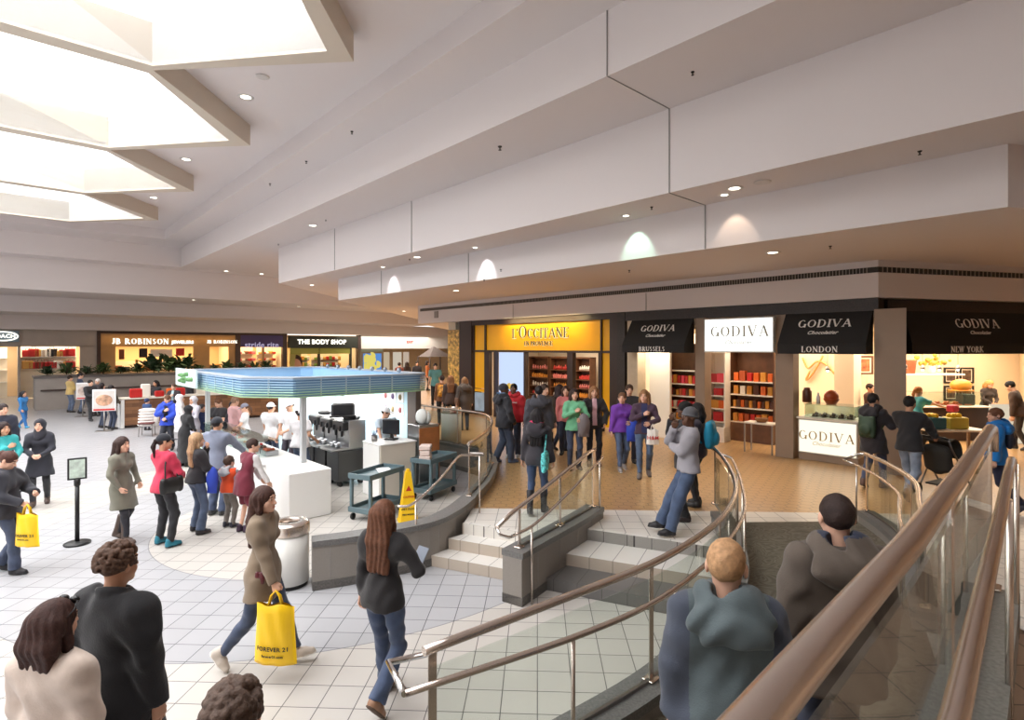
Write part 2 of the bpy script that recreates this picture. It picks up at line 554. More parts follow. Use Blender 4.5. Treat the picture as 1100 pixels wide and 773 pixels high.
def conc_mat():
    n = N('shaded concourse tile')
    r = n.rot(n.pos(), YAW)
    b = n.new('ShaderNodeTexBrick', offset=0.0, squash=1.0)
    n.put(b.inputs['Vector'], r)
    b.inputs['Scale'].default_value = 1.0
    b.inputs['Brick Width'].default_value = .305; b.inputs['Row Height'].default_value = .305
    b.inputs['Mortar Size'].default_value = .0045; b.inputs['Mortar Smooth'].default_value = .1
    b.inputs['Color1'].default_value = (.27, .20, .155, 1); b.inputs['Color2'].default_value = (.24, .18, .14, 1)  # white tile darkened here, its shade put into the colour
    b.inputs['Mortar'].default_value = (.06, .05, .045, 1)
    n.put(n.b.inputs['Base Color'], b.outputs['Color'])
    n.b.inputs['Roughness'].default_value = .35
    return n.m
M_CONC = conc_mat()

def carpet_mat():
    n = N('patterned carpet')
    p = n.pos()
    w = n.new('ShaderNodeTexNoise'); w.inputs['Scale'].default_value = 3.2; w.inputs['Detail'].default_value = 1
    w.inputs['Distortion'].default_value = 1.2
    n.put(w.inputs['Vector'], p)
    rings = n.math('SINE', n.math('MULTIPLY', w.outputs['Fac'], 62.0))
    f = n.math('MULTIPLY', n.math('ADD', rings, 1.0), .5)
    fine = n.noise(p, 300, 2)
    c = n.mix(f, (.135, .118, .085), (.225, .198, .150))
    c = n.mix(n.math('MULTIPLY', fine, .4), c, (.06, .05, .04))
    n.put(n.b.inputs['Base Color'], c)
    n.b.inputs['Roughness'].default_value = .95
    n.bumpn(fine, .5, .004)
    return n.m
M_CARPET = carpet_mat()

def tread_mat(name, c1, c2, mort):
    n = N(name)
    p = n.pos()
    r = n.rot(p, math.radians(25))
    b = n.new('ShaderNodeTexBrick', offset=0.0, squash=1.0)
    n.put(b.inputs['Vector'], r)
    b.inputs['Scale'].default_value = 1.0
    b.inputs['Brick Width'].default_value = .305; b.inputs['Row Height'].default_value = 40.0
    b.inputs['Mortar Size'].default_value = .004; b.inputs['Mortar Smooth'].default_value = .1
    b.inputs['Color1'].default_value = (*c1, 1); b.inputs['Color2'].default_value = (*c2, 1); b.inputs['Mortar'].default_value = (*mort, 1)
    n.put(n.b.inputs['Base Color'], b.outputs['Color'])
    n.b.inputs['Roughness'].default_value = .4
    return n.m
M_TREAD = tread_mat('pale stair tile', (.74, .71, .66), (.69, .66, .61), (.16, .14, .13))
M_RISER = tread_mat('beige riser tile', (.50, .42, .34), (.46, .39, .32), (.14, .12, .10))
M_DARKT = tread_mat('dark stair stone', (.135, .128, .122), (.16, .15, .145), (.06, .055, .05))

# ================================================================== floors
C_DIRE = (.907, -.42)
o = MB().prism([(-60, -12), (30, -12), (30, 70), (-60, 70)], -.3, 0.0).build('floor', M_FLOOR); struct(o)
UPPER = [(-.7, 8.1), (.55, 7.5), (.85, 7.93), (2.77, 7.04), (3.0, 8.15), (5.2, 8.2), (4.62, 6.4), (3.95, 5.4), (3.25, 4.2), (2.75, 3.3),
         (12, 3.3), (30, 6), (30, 60), (-9, 60), (-9, 22), (-4.5, 17.5), (-2.2, 14.7), (-.56, 13.0), (-.35, 11.6), (-.62, 8.9)]
o = MB().prism(UPPER, .004, UP).build('floor_raised', M_UPPER); struct(o)
DPATH = smooth_path([(-.45, 2.85), (.28, 3.42), (1.1, 4.1), (1.85, 5.0), (2.4, 6.0), (2.75, 7.0), (3.0, 8.0), (3.1, 8.6)], 6)
EPATH = smooth_path([(5.2, 8.5), (5.0, 7.4), (4.62, 6.4), (3.95, 5.4), (3.25, 4.2), (2.75, 3.3)], 6)
land = [p for p in DPATH if p[1] < 8.05] + [(3.0, 8.15), (5.2, 8.2)] + [p for p in EPATH if p[1] < 8.1] + [(2.3, 2.78), (-.8, -.32), (-1.4, .6), (-1.2, 2.0)]
o = MB().prism(land, .004, UP).build('floor_landing', M_CARPET); struct(o)

# ------------------------------------------------------------------ stairs
def stair(name, polys, top_m, riser_m):
    """polys: (plan polygon, z0, z1, tread material, riser material) one per step"""
    for pts, z0, z1, tm, rm in polys:
        mb = MB().prism(pts, z0, z1)
        o = mb.build(name, rm); struct(o)
        o.data.materials.append(tm)
        for p in o.data.polygons:
            if p.normal.z > .5: p.material_index = 1
stair('floor_step', [
    ([(-1.13, 7.67), (.25, 7.03), (.55, 7.5), (-.7, 8.1), (-.9, 7.9)], .003, .15, M_TREAD, M_RISER),
    ([(-.9, 7.9), (.40, 7.30), (.55, 7.5), (-.7, 8.1)], .15, .30, M_TREAD, M_RISER),
    ([(-.72, 8.11), (.55, 7.5), (.58, 7.56), (-.66, 8.18)], .30, .452, M_TREAD, M_RISER),
    ([(.22, 7.0), (2.40, 5.98), (2.77, 7.04), (.85, 7.93)], .003, .15, M_DARKT, M_DARKT),
    ([(.48, 7.42), (2.58, 6.45), (2.77, 7.04), (.85, 7.93)], .15, .30, M_TREAD, M_RISER),
    ([(.85, 7.93), (2.77, 7.04), (2.81, 7.12), (.89, 8.01)], .30, .452, M_TREAD, M_DARKT),
], None, None)

def lowwall(name, path, h, th, z0=0.0, basem=M_CAPB):
    body = MB().wall(path, z0 + .004, z0 + h - .07, th).build(name, M_STONE); struct(body)
    pl = [Vector(p) for p in path]
    L, R = offset(path, th / 2 + .004), offset(path, -th / 2 - .004)
    def ext(o):
        o.parent = body
        return o
    ext(MB().wall(path, z0 + h - .07, z0 + h, th + .03).build('wall_cap', M_CAP))
    None if h < .3 else ext(MB().wall(path, z0 + .003, z0 + .11, th + .012).build('wall_base', basem))
    j = MB()
    for i in range(2, len(path) - 1, 3):
        a = Vector(path[i]); t = (Vector(path[i + 1]) - Vector(path[i - 1])).normalized()
        j.box((a.x, a.y, z0 + (h + .04) / 2), (.006, th + .008, h - .18), math.atan2(t.y, t.x))
    ext(j.build('wall_joint', M_JOINT))
    return body
WA = smooth_path([(-2.5, 6.98), (-1.98, 7.21), (-1.2, 7.72), (-.88, 8.3), (-.70, 8.95)], 5)
lowwall('wall_stair_left', WA, .61, .22)
WC = smooth_path([(0.0, 6.52), (.5, 7.25), (.95, 7.92), (1.25, 8.42)], 5)
lowwall('wall_stair_middle', WC, .62, .27)
WD = [p for p in DPATH if p[1] < 8.2]
lowwall('wall_landing', WD, .62, .24)
WE = [p for p in EPATH if 4.9 < p[1] < 8.2]
lowwall('wall_landing_east', WE, .18, .2, UP)
WB = smooth_path([(-.70, 8.95), (-.48, 10.3), (-.42, 11.6), (-.62, 12.9), (-1.3, 13.8), (-2.2, 14.7), (-3.6, 16.4), (-6.4, 19.4)], 5)
lowwall('wall_raised_edge', WB, .61, .2)

# ------------------------------------------------------------------ the higher floor the camera looks out from
G1 = [(-1.0, -.62), (.40, .78), (.92, 1.29), (1.58, 1.97), (2.22, 2.64), (2.64, 3.08)]
o = MB().prism([(-1.0, -.62), (2.70, 3.10), (2.72, 2.9), (9, 2.9), (9, -6), (-1.0, -6)], UP + .003, 1.5)
o = o.build('floor_upper_concourse', M_CONC); struct(o)
o = MB().prism([(2.74, 2.87), (8.9, 2.87), (8.9, 4.36), (4.0, 4.36), (3.2, 3.4)], 1.5, 1.67).build('floor_upper_step', M_CONC); struct(o)
o = MB().prism([(3.2, 3.42), (4.0, 4.36), (8.9, 4.36), (8.9, 3.4)], UP + .003, 1.5).build('wall_upper_step', M_STONE); struct(o)
g1wall = MB().wall(G1, 1.504, 1.68, .24).build('wall_concourse_curb', M_CAP); struct(g1wall)

# ================================================================== ceilings (stepped at 45 degrees round the atrium)
def P(a, b): return ab(a, b)
def along(p, d, t): return (p[0] + d[0] * t, p[1] + d[1] * t)
R75 = vec2(75)
def slab(name, pts, z0, z1, m=None):
    o = MB().prism(pts, z0, z1).build(name, m or M_CEIL)
    return struct(o)
p1 = P(9.52, 20.3); p5 = P(9.52, 1.0)
slab('ceiling', [p1, along(p1, GF, 45), (30, 66), (34, 12), along(p5, R75, 16), p5], 4.8, 5.62)
p1 = P(8.32, 23.2); p5 = P(8.32, -9)
slab('ceiling', [p1, along(p1, GF, 45), (34, 70), (40, 14), (30, -8), p5], 5.61, 7.04)
slab('ceiling', [P(6.64, 31.9), P(30, 31.9), P(30, -16), P(6.64, -16)], 7.03, 8.01)
slab('ceiling', [P(-40, 32.0), P(6.64, 32.0), P(30, 32.0), P(30, 70), P(-40, 70)], 7.03, 8.01)
slab('ceiling', [P(-40, 33.1), P(22, 33.1), P(22, 70), P(-40, 70)], 5.61, 7.035)
slab('ceiling', [P(-40, 37.5), P(26, 37.5), P(26, 70), P(-40, 70)], 4.8, 5.615)
slab('wall_fascia_north', [P(-40, 41.2), P(32, 41.2), P(32, 43), P(-40, 43)], 4.02, 4.805)
slab('ceiling', [P(5.58, 30.0), P(7, 30.0), P(7, -16), P(5.58, -16)], 8.0, 8.46)
slab('ceiling', [P(-40, 29.9), P(7, 29.9), P(7, 34), P(-40, 34)], 8.0, 8.46)

# fascia above the two shops with its slot diffuser
f0 = P(13.3, 20.6); f1 = P(13.3, 3.4); f2 = along(f1, R75, 12); f3 = along(f0, GF, 30)
slab('wall_fascia', [f0, f1, f2, along(f2, (0, 1), 8), along(f3, (1, 0), 3), f3], 4.03, 4.805)
n_ = Vector((-UA[0], -UA[1]))
vent = empty('air_slot_diffuser', (*f1, 4.6), label='long dark slotted air diffuser running along the white fascia above the shops', cat='vent')
vi = Matrix.Translation(vent.location).inverted()
def off2(p, k, n=n_): return (p[0] + n.x * k, p[1] + n.y * k)
n75 = Vector((math.sin(math.radians(-15)), -math.cos(math.radians(-15))))
VZ0, VZ1 = 4.54, 4.66
bk = MB().wall([off2(P(13.3, 20.4), .012), off2(f1, .012), off2(along(f1, R75, 11.8), .012, n75)], VZ0, VZ1, .02)
bk.xform(vi).build('backing', mat('slot shadow', (58, 54, 50), .8), vent)
sl = MB()
for i in range(260):
    b_ = 3.6 + i * .0645
    q = off2(P(13.3, b_), .022)
    sl.box((*q, (VZ0 + VZ1) / 2), (.012, .02, VZ1 - VZ0), math.radians(-47.6))
for i in range(90):
    q = off2(along(f1, R75, .1 + i * .12), .022, n75)
    sl.box((*q, (VZ0 + VZ1) / 2), (.012, .02, VZ1 - VZ0), math.radians(15))
sl.xform(vi).build('louvre_grille', mat('slot louvre', (165, 155, 146), .6), vent)
fr = MB()
for z in (VZ0 - .01, VZ1 + .01):
    fr.wall([off2(P(13.3, 20.4), .02), off2(f1, .02), off2(along(f1, R75, 11.8), .02, n75)], z - .012, z + .012, .03)
fr.xform(vi).build('frame', M_CEIL, vent)

# control joints of the plaster
jt = MB()
for (a, z0, z1) in ((6.63, 7.03, 8.0), (8.31, 5.61, 7.03), (9.51, 4.8, 5.61)):
    q = P(a, 5.17); jt.box((*q, (z0 + z1) / 2), (.010, .02, z1 - z0), math.radians(42.4))
for (a0, a1, z) in ((6.64, 8.32, 7.025), (8.32, 9.52, 5.605)):
    q = P((a0 + a1) / 2, 5.17); jt.box((*q, z), (a1 - a0, .010, .014), math.radians(42.4))
for b_ in (12.2, 17.0):
    q = P(9.51, b_); jt.box((*q, 5.2), (.012, .02, .8), math.radians(42.4))
    q = P(8.31, b_ + 1); jt.box((*q, 6.32), (.012, .02, 1.4), math.radians(42.4))
for b_ in (9.0, 14.5):
    q = P(13.29, b_); jt.box((*q, 4.28), (.01, .02, .5), math.radians(42.4))
struct(jt.build('trim_1', M_JOINT))

# ------------------------------------------------------------------ skylight coffers
ZB, ZC, ZT = 7.95, 8.45, 11.2
SB = .36
AL = -13.0
def tipb(k): return 9.0 + 5.46 * k
saw = []
KS = range(-1, 4)
for k in KS:
    saw += [(2.0, tipb(k) - 2.76), (4.5, tipb(k))]
saw.append((2.0, tipb(3) + 2.7))
# ceiling between the saw-tooth of the coffers and the stepped edge
slab('ceiling', [P(*q) for q in saw] + [P(2.0, 30.0), P(5.7, 30.0), P(5.7, -16), P(2.0, -16)], ZC, ZC + .25)
slab('ceiling', [P(-40, tipb(3) + 2.6), P(2.2, tipb(3) + 2.6), P(2.2, 31), P(-40, 31)], ZC, ZC + .25)
slab('ceiling', [P(AL - 12, -16), P(AL, -16), P(AL, tipb(3) + 2.6), P(AL - 12, tipb(3) + 2.6)], ZC, ZC + .25)
slab('ceiling', [P(AL, -16), P(2.1, -16), P(2.1, tipb(-1) - 2.7), P(AL, tipb(-1) - 2.7)], ZC, ZC + .25)
M_SKY = emat('skylight diffuser', (250, 250, 252), 7.2)
M_SKYFILL = emat('added fill diffuser', (250, 250, 252), 4.2)  # dimmer unseen skylight, added as fill for the foreground
for k in KS:
    t = tipb(k)
    outer = [(AL, t - 2.76), (2.0, t - 2.76), (4.5, t), (2.0, t + 2.7), (AL, t + 2.7)]
    inner = [(AL + SB, t - 2.76 + SB / 2), (2.0 - .05, t - 2.76 + SB / 2), (4.5 - SB * 1.35, t - .02), (2.0 - .05, t + 2.7 - SB / 2), (AL + SB, t + 2.7 - SB / 2)]
    mb = MB(); n = 5
    vs = [(*P(*q), ZB) for q in outer] + [(*P(*q), ZB) for q in inner] + [(*P(*q), 8.72) for q in outer] + [(*P(*q), 8.72) for q in inner]
    fs = []
    for i in range(n):
        j = (i + 1) % n
        fs += [(i, n + i, n + j, j), (i, j, 2 * n + j, 2 * n + i), (n + j, n + i, 3 * n + i, 3 * n + j), (2 * n + i, 2 * n + j, 3 * n + j, 3 * n + i)]
    mb.add(vs, fs)
    struct(mb.build('ceiling_coffer', M_BEAM))
    vs = [(*P(*q), 8.0) for q in inner] + [(*P(*q), ZT) for q in inner]
    fs = [(i, n + i, n + (i + 1) % n, (i + 1) % n) for i in range(n)]
    w = MB().add(vs, fs)
    struct(w.build('ceiling_well', M_WELL))
    vs = [(*P(*q), ZT - .01) for q in inner]
    gl = MB().add(vs, [tuple(range(n - 1, -1, -1))]).build('window_%d' % (k + 2), M_SKY if k >= 0 else M_SKYFILL); struct(gl)
    # the tapered beam that crosses each well high up
    q0, q1 = P(1.9, t + 1.9), P(-5.6, t - 1.7)
    bm = MB().wall([P(1.5, t + .2), P(-4.4, t + 2.4)], 9.6, 10.0, .3).build('ceiling_well_beam', M_BEAM); struct(bm)

# walls behind and to the right of the camera
M_SWALL = mat('warm plaster', (190, 172, 156), .85)
struct(MB().box((3.5, -6.1, 3.3), (19, .2, 6.6)).build('wall_south', M_SWALL))
struct(MB().wall([(9.2, -6), (9.2, 3.2), (14.5, 9.0), (17.5, 15.0)], .01, 5.6, .2).build('wall_east', M_SWALL))
# ================================================================== guard rails and handrails
def z_on(path, z): return [(p[0], p[1], z) for p in path]
def plen(path):
    L = [0.0]
    for a, b in zip(path, path[1:]): L.append(L[-1] + math.dist(a[:2], b[:2]))
    return L
def at_len(path, t):
    L = plen(path); t = max(0, min(L[-1], t))
    for i in range(len(path) - 1):
        if t <= L[i + 1] + 1e-9:
            k = (t - L[i]) / max(1e-9, L[i + 1] - L[i])
            return tuple(path[i][j] + (path[i + 1][j] - path[i][j]) * k for j in range(len(path[0])))
    return path[-1]
def sub_path(path, t0, t1, n=6):
    return [at_len(path, t0 + (t1 - t0) * i / n) for i in range(n + 1)]
def guard(label, path, cap_z, rail_z, posts, rr=.026, glass_top=None, hand=None, hposts=(), hfloor=UP, hr=.018, ends=(), glass=True, gr=None, endcurve=None, gstart=0.0):
    """path: plan polyline; rail_z: number or list; posts: lengths along the path; hand: 3-D handrail polyline"""
    root = empty('guard_rail', (*path[0][:2], cap_z), label=label, cat='railing', group=gr)
    inv = Matrix.Translation(root.location).inverted()
    n = len(path)
    rz = rail_z if isinstance(rail_z, list) else [rail_z] * n
    p3 = [(path[i][0], path[i][1], rz[i]) for i in range(n)]
    rp = list(p3)
    if endcurve: rp = rp + endcurve
    MB().tube(rp, rr, 14).xform(inv).build('top_rail', M_STEEL, root)
    L = plen(path)[-1]
    for t in posts:
        q = at_len(p3, t); q2 = at_len(p3, min(L, t + .05)); q1 = at_len(p3, max(0, t - .05))
        ang = math.atan2(q2[1] - q1[1], q2[0] - q1[0])
        m = MB().box((q[0], q[1], (cap_z + q[2]) / 2), (.05, .014, q[2] - cap_z - rr), ang, bev=.004)
        m.box((q[0], q[1], cap_z + .011), (.11, .09, .016), ang, bev=.004)
        m.xform(inv).build('post', M_STEEL, root)
    if glass:
        cuts = sorted(set([gstart] + [round(t, 3) for t in posts] + [L]))
        for a, b in zip(cuts, cuts[1:]):
            if b - a < .25 or a < gstart: continue
            g = sub_path(p3, a + .03, b - .03, max(2, int((b - a) / .16)))
            zz = [q[2] - .1 for q in g]
            gp_ = MB().wall([q[:2] for q in g], cap_z + .004, zz, .012).xform(inv).build('glass_panel', M_GLASSG, root)
            ch = MB().wall([q[:2] for q in g], cap_z + .002, cap_z + .022, .03)
            ch.xform(inv).build('glass_channel', M_STEELD, gp_)
    if hand:
        MB().tube(hand, hr, 12).xform(inv).build('handrail', M_STEEL, root)
        for q, zf in hposts:
            MB().tube([(q[0], q[1], zf + .003), (q[0], q[1], q[2] - hr * .5)], .0135, 10).xform(inv).build('handrail_post', M_STEEL, root)
    for e in ends:
        MB().tube(e, hr, 10).xform(inv).build('rail_return', M_CHROME, root)
    return root

# landing guard that sweeps from the bottom of the picture up to the shops
hpl = smooth_path([(-.52, 2.71), (.45, 3.3), (1.1, 3.85), (1.81, 4.75), (2.38, 5.72), (2.80, 6.8), (3.1, 7.7), (3.34, 8.5)], 6)
hD = z_on(hpl, 1.32)
Ld = plen(DPATH)[-1]
hp = [(at_len(hD, t), UP) for t in (.02, 1.02, 2.05, 3.1, 4.3, 5.3, 6.25)]
guard('long curved steel guard rail with glass sweeping beside the carpeted landing', DPATH, .62, 1.45, [.05, 1.85, 3.2, 4.5, 5.7, Ld - .12],
      hand=hD, hposts=hp[1:], ends=[[hD[0], (-.66, 2.98, 1.32), (-.42, 3.08, 1.32), (-.42, 2.90, 1.32)], [hD[-1], (3.25, 8.72, 1.34), (3.12, 8.74, 1.42), (3.1, 8.62, 1.45)]])
# on the low wall between the two flights
wc = [(-.17, 6.2)] + WC
Lc = plen(wc)[-1]
zc = [1.0 + (1.46 - 1.0) * min(1, l / (Lc - .25)) for l in plen(wc)]
hC = smooth_path([(.04, 6.3, .89), (.28, 6.6, .92), (.72, 7.3, 1.08), (1.1, 7.9, 1.26), (1.36, 8.35, 1.36)], 5)
rt = guard('stainless steel twin rail with glass on the low wall between the two flights of steps', wc, .62, zc, [.52, 1.5, Lc - .08], hand=hC, gstart=.45,
      hposts=[((.23, 6.52, .90), .0), ((1.3, 8.28, 1.33), UP)], ends=[[(-.17, 6.2, 1.0), (-.13, 6.14, .94), (-.03, 6.2, .89), (.04, 6.3, .89)]])
# handrail of the left flight
root = empty('stair_handrail', (-1.33, 7.5, 0), label='slim steel handrail rising beside the left flight of steps, in front of the yellow cone', cat='handrail')
inv = Matrix.Translation(root.location).inverted()
hl = smooth_path([(-1.52, 7.44, .88), (-1.33, 7.52, .90), (-1.05, 7.95, 1.10), (-.86, 8.4, 1.30), (-.78, 8.62, 1.34)], 5) + [(-.45, 8.6, 1.34)]
MB().tube(hl, .018, 10).xform(inv).build('rail', M_STEEL, root)
for q, zf in (((-1.3, 7.55, .91), .0), ((-.50, 8.6, 1.34), UP)):
    MB().tube([(q[0], q[1], zf + .003), q], .0135, 10).xform(inv).build('post', M_STEEL, root)
MB().tube([(-.45, 8.6, 1.34), (-.45, 8.75, 1.34), (-.66, 8.78, 1.34)], .018, 10).xform(inv).build('rail_return', M_CHROME, root)
# edge of the raised level
Lb = plen(WB)[-1]
guard('glass guard rail with steel posts along the edge of the raised floor behind the kiosk', WB, .61, 1.45, [.05, 1.4, 2.6, 3.9, 5.2, 6.6, 8.2, Lb - .1])
# far side of the landing
LE = plen(WE)[-1]
hE = z_on(offset(WE, -.16), 1.30)
guard('curved steel and glass guard rail beyond the boy in the brown coat', WE, UP + .18, 1.45, [.05, 1.6, LE - .1],
      hand=hE, hposts=[(at_len(hE, .1), UP), (at_len(hE, 1.8), UP), (at_len(hE, 3.1), UP)], ends=[[hE[0], (hE[0][0] - .02, hE[0][1] + .2, 1.32), (WE[0][0], WE[0][1] + .16, 1.42), (*WE[0], 1.45)]])
# big foreground guard
hG = [(-.6, -.42, 2.41), (.1, .28, 2.41), (.7, .885, 2.41), (1.12, 1.33, 2.41), (1.75, 2.0, 2.41), (2.3, 2.59, 2.41), (2.62, 2.93, 2.41), (2.68, 2.99, 2.39), (2.71, 3.02, 2.32)]
gp = G1
e = gp[-1]
guard('big brushed steel guard rail slanting across the near right corner', gp, 1.68, 2.55, [.9, 3.42, plen(gp)[-1] - .03], rr=.029, hand=hG,
      hposts=[((1.95, 2.19, 2.41), 1.5), ((2.6, 2.88, 2.41), 1.5)], hr=.02, endcurve=[(e[0] + .03, e[1] + .03, 2.545), (e[0] + .05, e[1] + .05, 2.51), (e[0] + .055, e[1] + .055, 2.42)])
# ================================================================== the two shops on the raised level
RA = math.radians(-47.6)
def fbox(mb, a0, a1, b0, b1, z0, z1, bev=0):
    q = ab((a0 + a1) / 2, (b0 + b1) / 2)
    return mb.box((*q, (z0 + z1) / 2), (abs(b1 - b0), abs(a1 - a0), z1 - z0), RA, bev=bev)
RIGHT_A = (-UB[0], -UB[1], 0)
A0 = 13.4
def bz(px, py, a=A0): return FA(px, py, a)
def bx_(px, a=A0): return FA(px, 380, a)[0]
M_YEL = mat('golden panel', (242, 176, 10), .35, var=.05, vscale=1.5)
M_MULL = mat('dark mullion', (52, 36, 32), .45)
M_WOOD = mat('dark shop wood', (96, 62, 40), .45, var=.2, vscale=6)
M_CREAM = mat('cream shop wall', (236, 222, 200), .7)
M_WARM = mat('warm white shop wall', (240, 228, 208), .7)
M_SHELF = mat('pale shelf', (232, 222, 206), .5)
M_STONEP = mat('pale stone pilaster', (196, 178, 152), .6, var=.12, vscale=3)
M_AWN = mat('black awning cloth', (30, 28, 27), .8, bump=.3, bscale=120)
M_TRIM = mat('dark brown tile band', (46, 37, 33), .5, var=.5, vscale=40)
M_COLM = mat('taupe column', (148, 126, 106), .55, var=.06, vscale=2)
M_LETW = mat('white lettering', (238, 234, 228), .5)
M_LETG = mat('gold grey lettering', (150, 138, 116), .4, .3)
M_BRONZE = mat('bronze letters', (70, 50, 30), .4)
E_BOX = emat('lit sign face', (252, 255, 250), 1.25)
E_COUNTER = emat('lit counter face', (255, 246, 222), 1.05)
E_POST = emat('lit poster', (196, 214, 250), .95)
def local(root): return Matrix.Translation(root.location).inverted()
def part(mb, name, m, root): return mb.xform(local(root)).build(name, m, root)
def ptext(vf, root, org, right, up, m, name='lettering'):
    o = Vector(org) - Vector(root.location)
    return put_text(vf, o, right, up, m, name, root)

# ---- shop on the left with the golden front
bL = [bx_(x) for x in (495.5, 508.5, 510, 521, 522.5, 645.5, 647, 657, 665, 674)]
fr = empty('golden_storefront', (*ab(A0, bx_(580)), UP), label='golden yellow shop front with dark bronze frame, facing the top of the left steps', cat='shop front')
m = MB()
fbox(m, 13.3, 13.8, bL[0], bL[1], UP + .004, 4.02); fbox(m, 13.3, 13.8, bL[7], bL[8], UP + .004, 4.02)
fbox(m, 13.32, 13.7, bL[1], bL[7], 3.84, 4.02)
fbox(m, 13.36, 13.5, bL[1], bL[7], 2.83, 2.90)
for x0, x1 in ((508.5, 510), (521, 522.5), (645.5, 647)):
    fbox(m, 13.36, 13.5, bx_(x0), bx_(x1), 2.83, 3.9)
for x0, x1 in ((521, 526), (531, 533), (563.2, 565), (610, 616), (643.5, 647)):
    fbox(m, 13.36, 13.52, bx_(x0), bx_(x1), UP + .004, 2.86)
part(m, 'frame', M_MULL, fr)
for x0, x1, z0, z1 in ((510, 521, 2.9, 3.84), (522.5, 645.5, 2.9, 3.84), (647, 657, 2.9, 3.84), (510, 521, 1.45, 2.83), (647, 657, .6, 2.83)):
    part(fbox(MB(), 13.42, 13.48, bx_(x0), bx_(x1), z0, z1), 'panel', M_YEL, fr)
part(fbox(MB(), 13.4, 13.5, bx_(510), bx_(521), 1.32, 1.42), 'ledge', M_YEL, fr)
part(fbox(MB(), 13.4, 13.5, bx_(510), bx_(521), .6, 1.28), 'window_poster', mat('pale blue poster', (168, 190, 208), .5, var=.3, vscale=2), fr)
part(fbox(MB(), 13.36, 13.52, bx_(510), bx_(521), UP + .004, .6), 'plinth', M_MULL, fr)
for k, (txt, px, py, sz, wt) in enumerate((("L'OCCITANE", 579, 357.5, .34, 1.0), ("EN PROVENCE", 578, 368.5, .15, 1.15))):
    b_, z_ = bz(px, py)
    vs, fs, w = serif_text(txt, sz, .02, wt, .06, caps={2} if k == 0 else None)
    q = ab(13.395, b_); ptext((vs, fs), fr, (*q, z_), RIGHT_A, (0, 0, 1), M_BRONZE)
    vs, fs, w = serif_text(txt, sz, .006, wt * 1.0 + .8, .06, caps={2} if k == 0 else None)
    q = ab(13.412, b_ + .012); ptext((vs, fs), fr, (*q, z_ - .008), RIGHT_A, (0, 0, 1), emat('halo of letters', (255, 240, 176), 1.5), 'letter_halo')
pil = fbox(MB(), 13.3, 13.9, bL[8], bL[9] + .02, UP + .004, 4.02).build('wall_pier', M_TRIM); struct(pil)
# room behind
def room(name, a0, a1, b0, b1, z1, wall_m, skip=()):
    m = MB()
    if 'back' not in skip: fbox(m, a1, a1 + .1, b0, b1, UP, z1)
    if 'r' not in skip: fbox(m, a0, a1, b0 - .1, b0, UP, z1)
    if 'l' not in skip: fbox(m, a0, a1, b1, b1 + .1, UP, z1)
    struct(m.build('wall_' + name, wall_m))
    struct(fbox(MB(), a0, a1 + .1, b0 - .1, b1 + .1, z1, z1 + .08).build('ceiling_' + name, M_WARM))
room('golden_shop', 13.55, 17.6, bL[8] + .1, bL[0] - .1, 3.35, M_CREAM)
o = fbox(MB(), 13.53, 13.55, bx_(533.2), bx_(563), UP + .1, 2.82).build('lit_window_poster', E_POST)
tag(o, 'tall pale blue illuminated poster in the window left of the golden shop entrance', 'poster')
pm = MB()
for i in range(9):
    t = i / 9 * 2 * PI
    q = ab(13.522, (bx_(533) + bx_(563.2)) / 2 + .1 + .22 * math.cos(t)); pm.ball((*q, 1.45 + .16 * math.sin(t)), (.12, .008, .12), 10, 6)
pm.build('flower_print', mat('yellow flower print', (240, 214, 110), .6), o)
def small_goods(name, label, cat, group, mesh_fn, m, places, rz=RA):
    """copies one small thing to many places (world x, y, z, scale)"""
    me = None; out = []
    for i, (x, y, z, s) in enumerate(places):
        if me is None:
            ob = mesh_fn().build(name, m); me = ob
        else:
            ob = me.copy(); COL.objects.link(ob)
        ob.location = (x, y, z); ob.rotation_euler = (0, 0, rz); ob.scale = (s, s, s)
        tag(ob, label, cat, group)
        out.append(ob)
    return out
def shelf_unit(a0, a1, b0, b1, zs, ztop, m_body, m_shelf, label, base=.5, back_only=False):
    r = empty('shelf_unit', (*ab((a0 + a1) / 2, (b0 + b1) / 2), UP), label=label, cat='shelf unit')
    m = MB()
    fbox(m, a1 - .03, a1, b0, b1, UP + .003, ztop); fbox(m, a0, a1, b0, b0 + .04, UP + .003, ztop); fbox(m, a0, a1, b1 - .04, b1, UP + .003, ztop)
    fbox(m, a0, a1, b0, b1, ztop - .06, ztop)
    part(m, 'carcass', m_body, r)
    if base: part(fbox(MB(), a0 - .08, a1, b0, b1, UP + .003, UP + base), 'base_cabinet', m_body, r)
    for z in zs: part(fbox(MB(), a0 - .02, a1 - .03, b0 + .04, b1 - .04, z - .03, z), 'shelf', m_shelf, r)
    return r
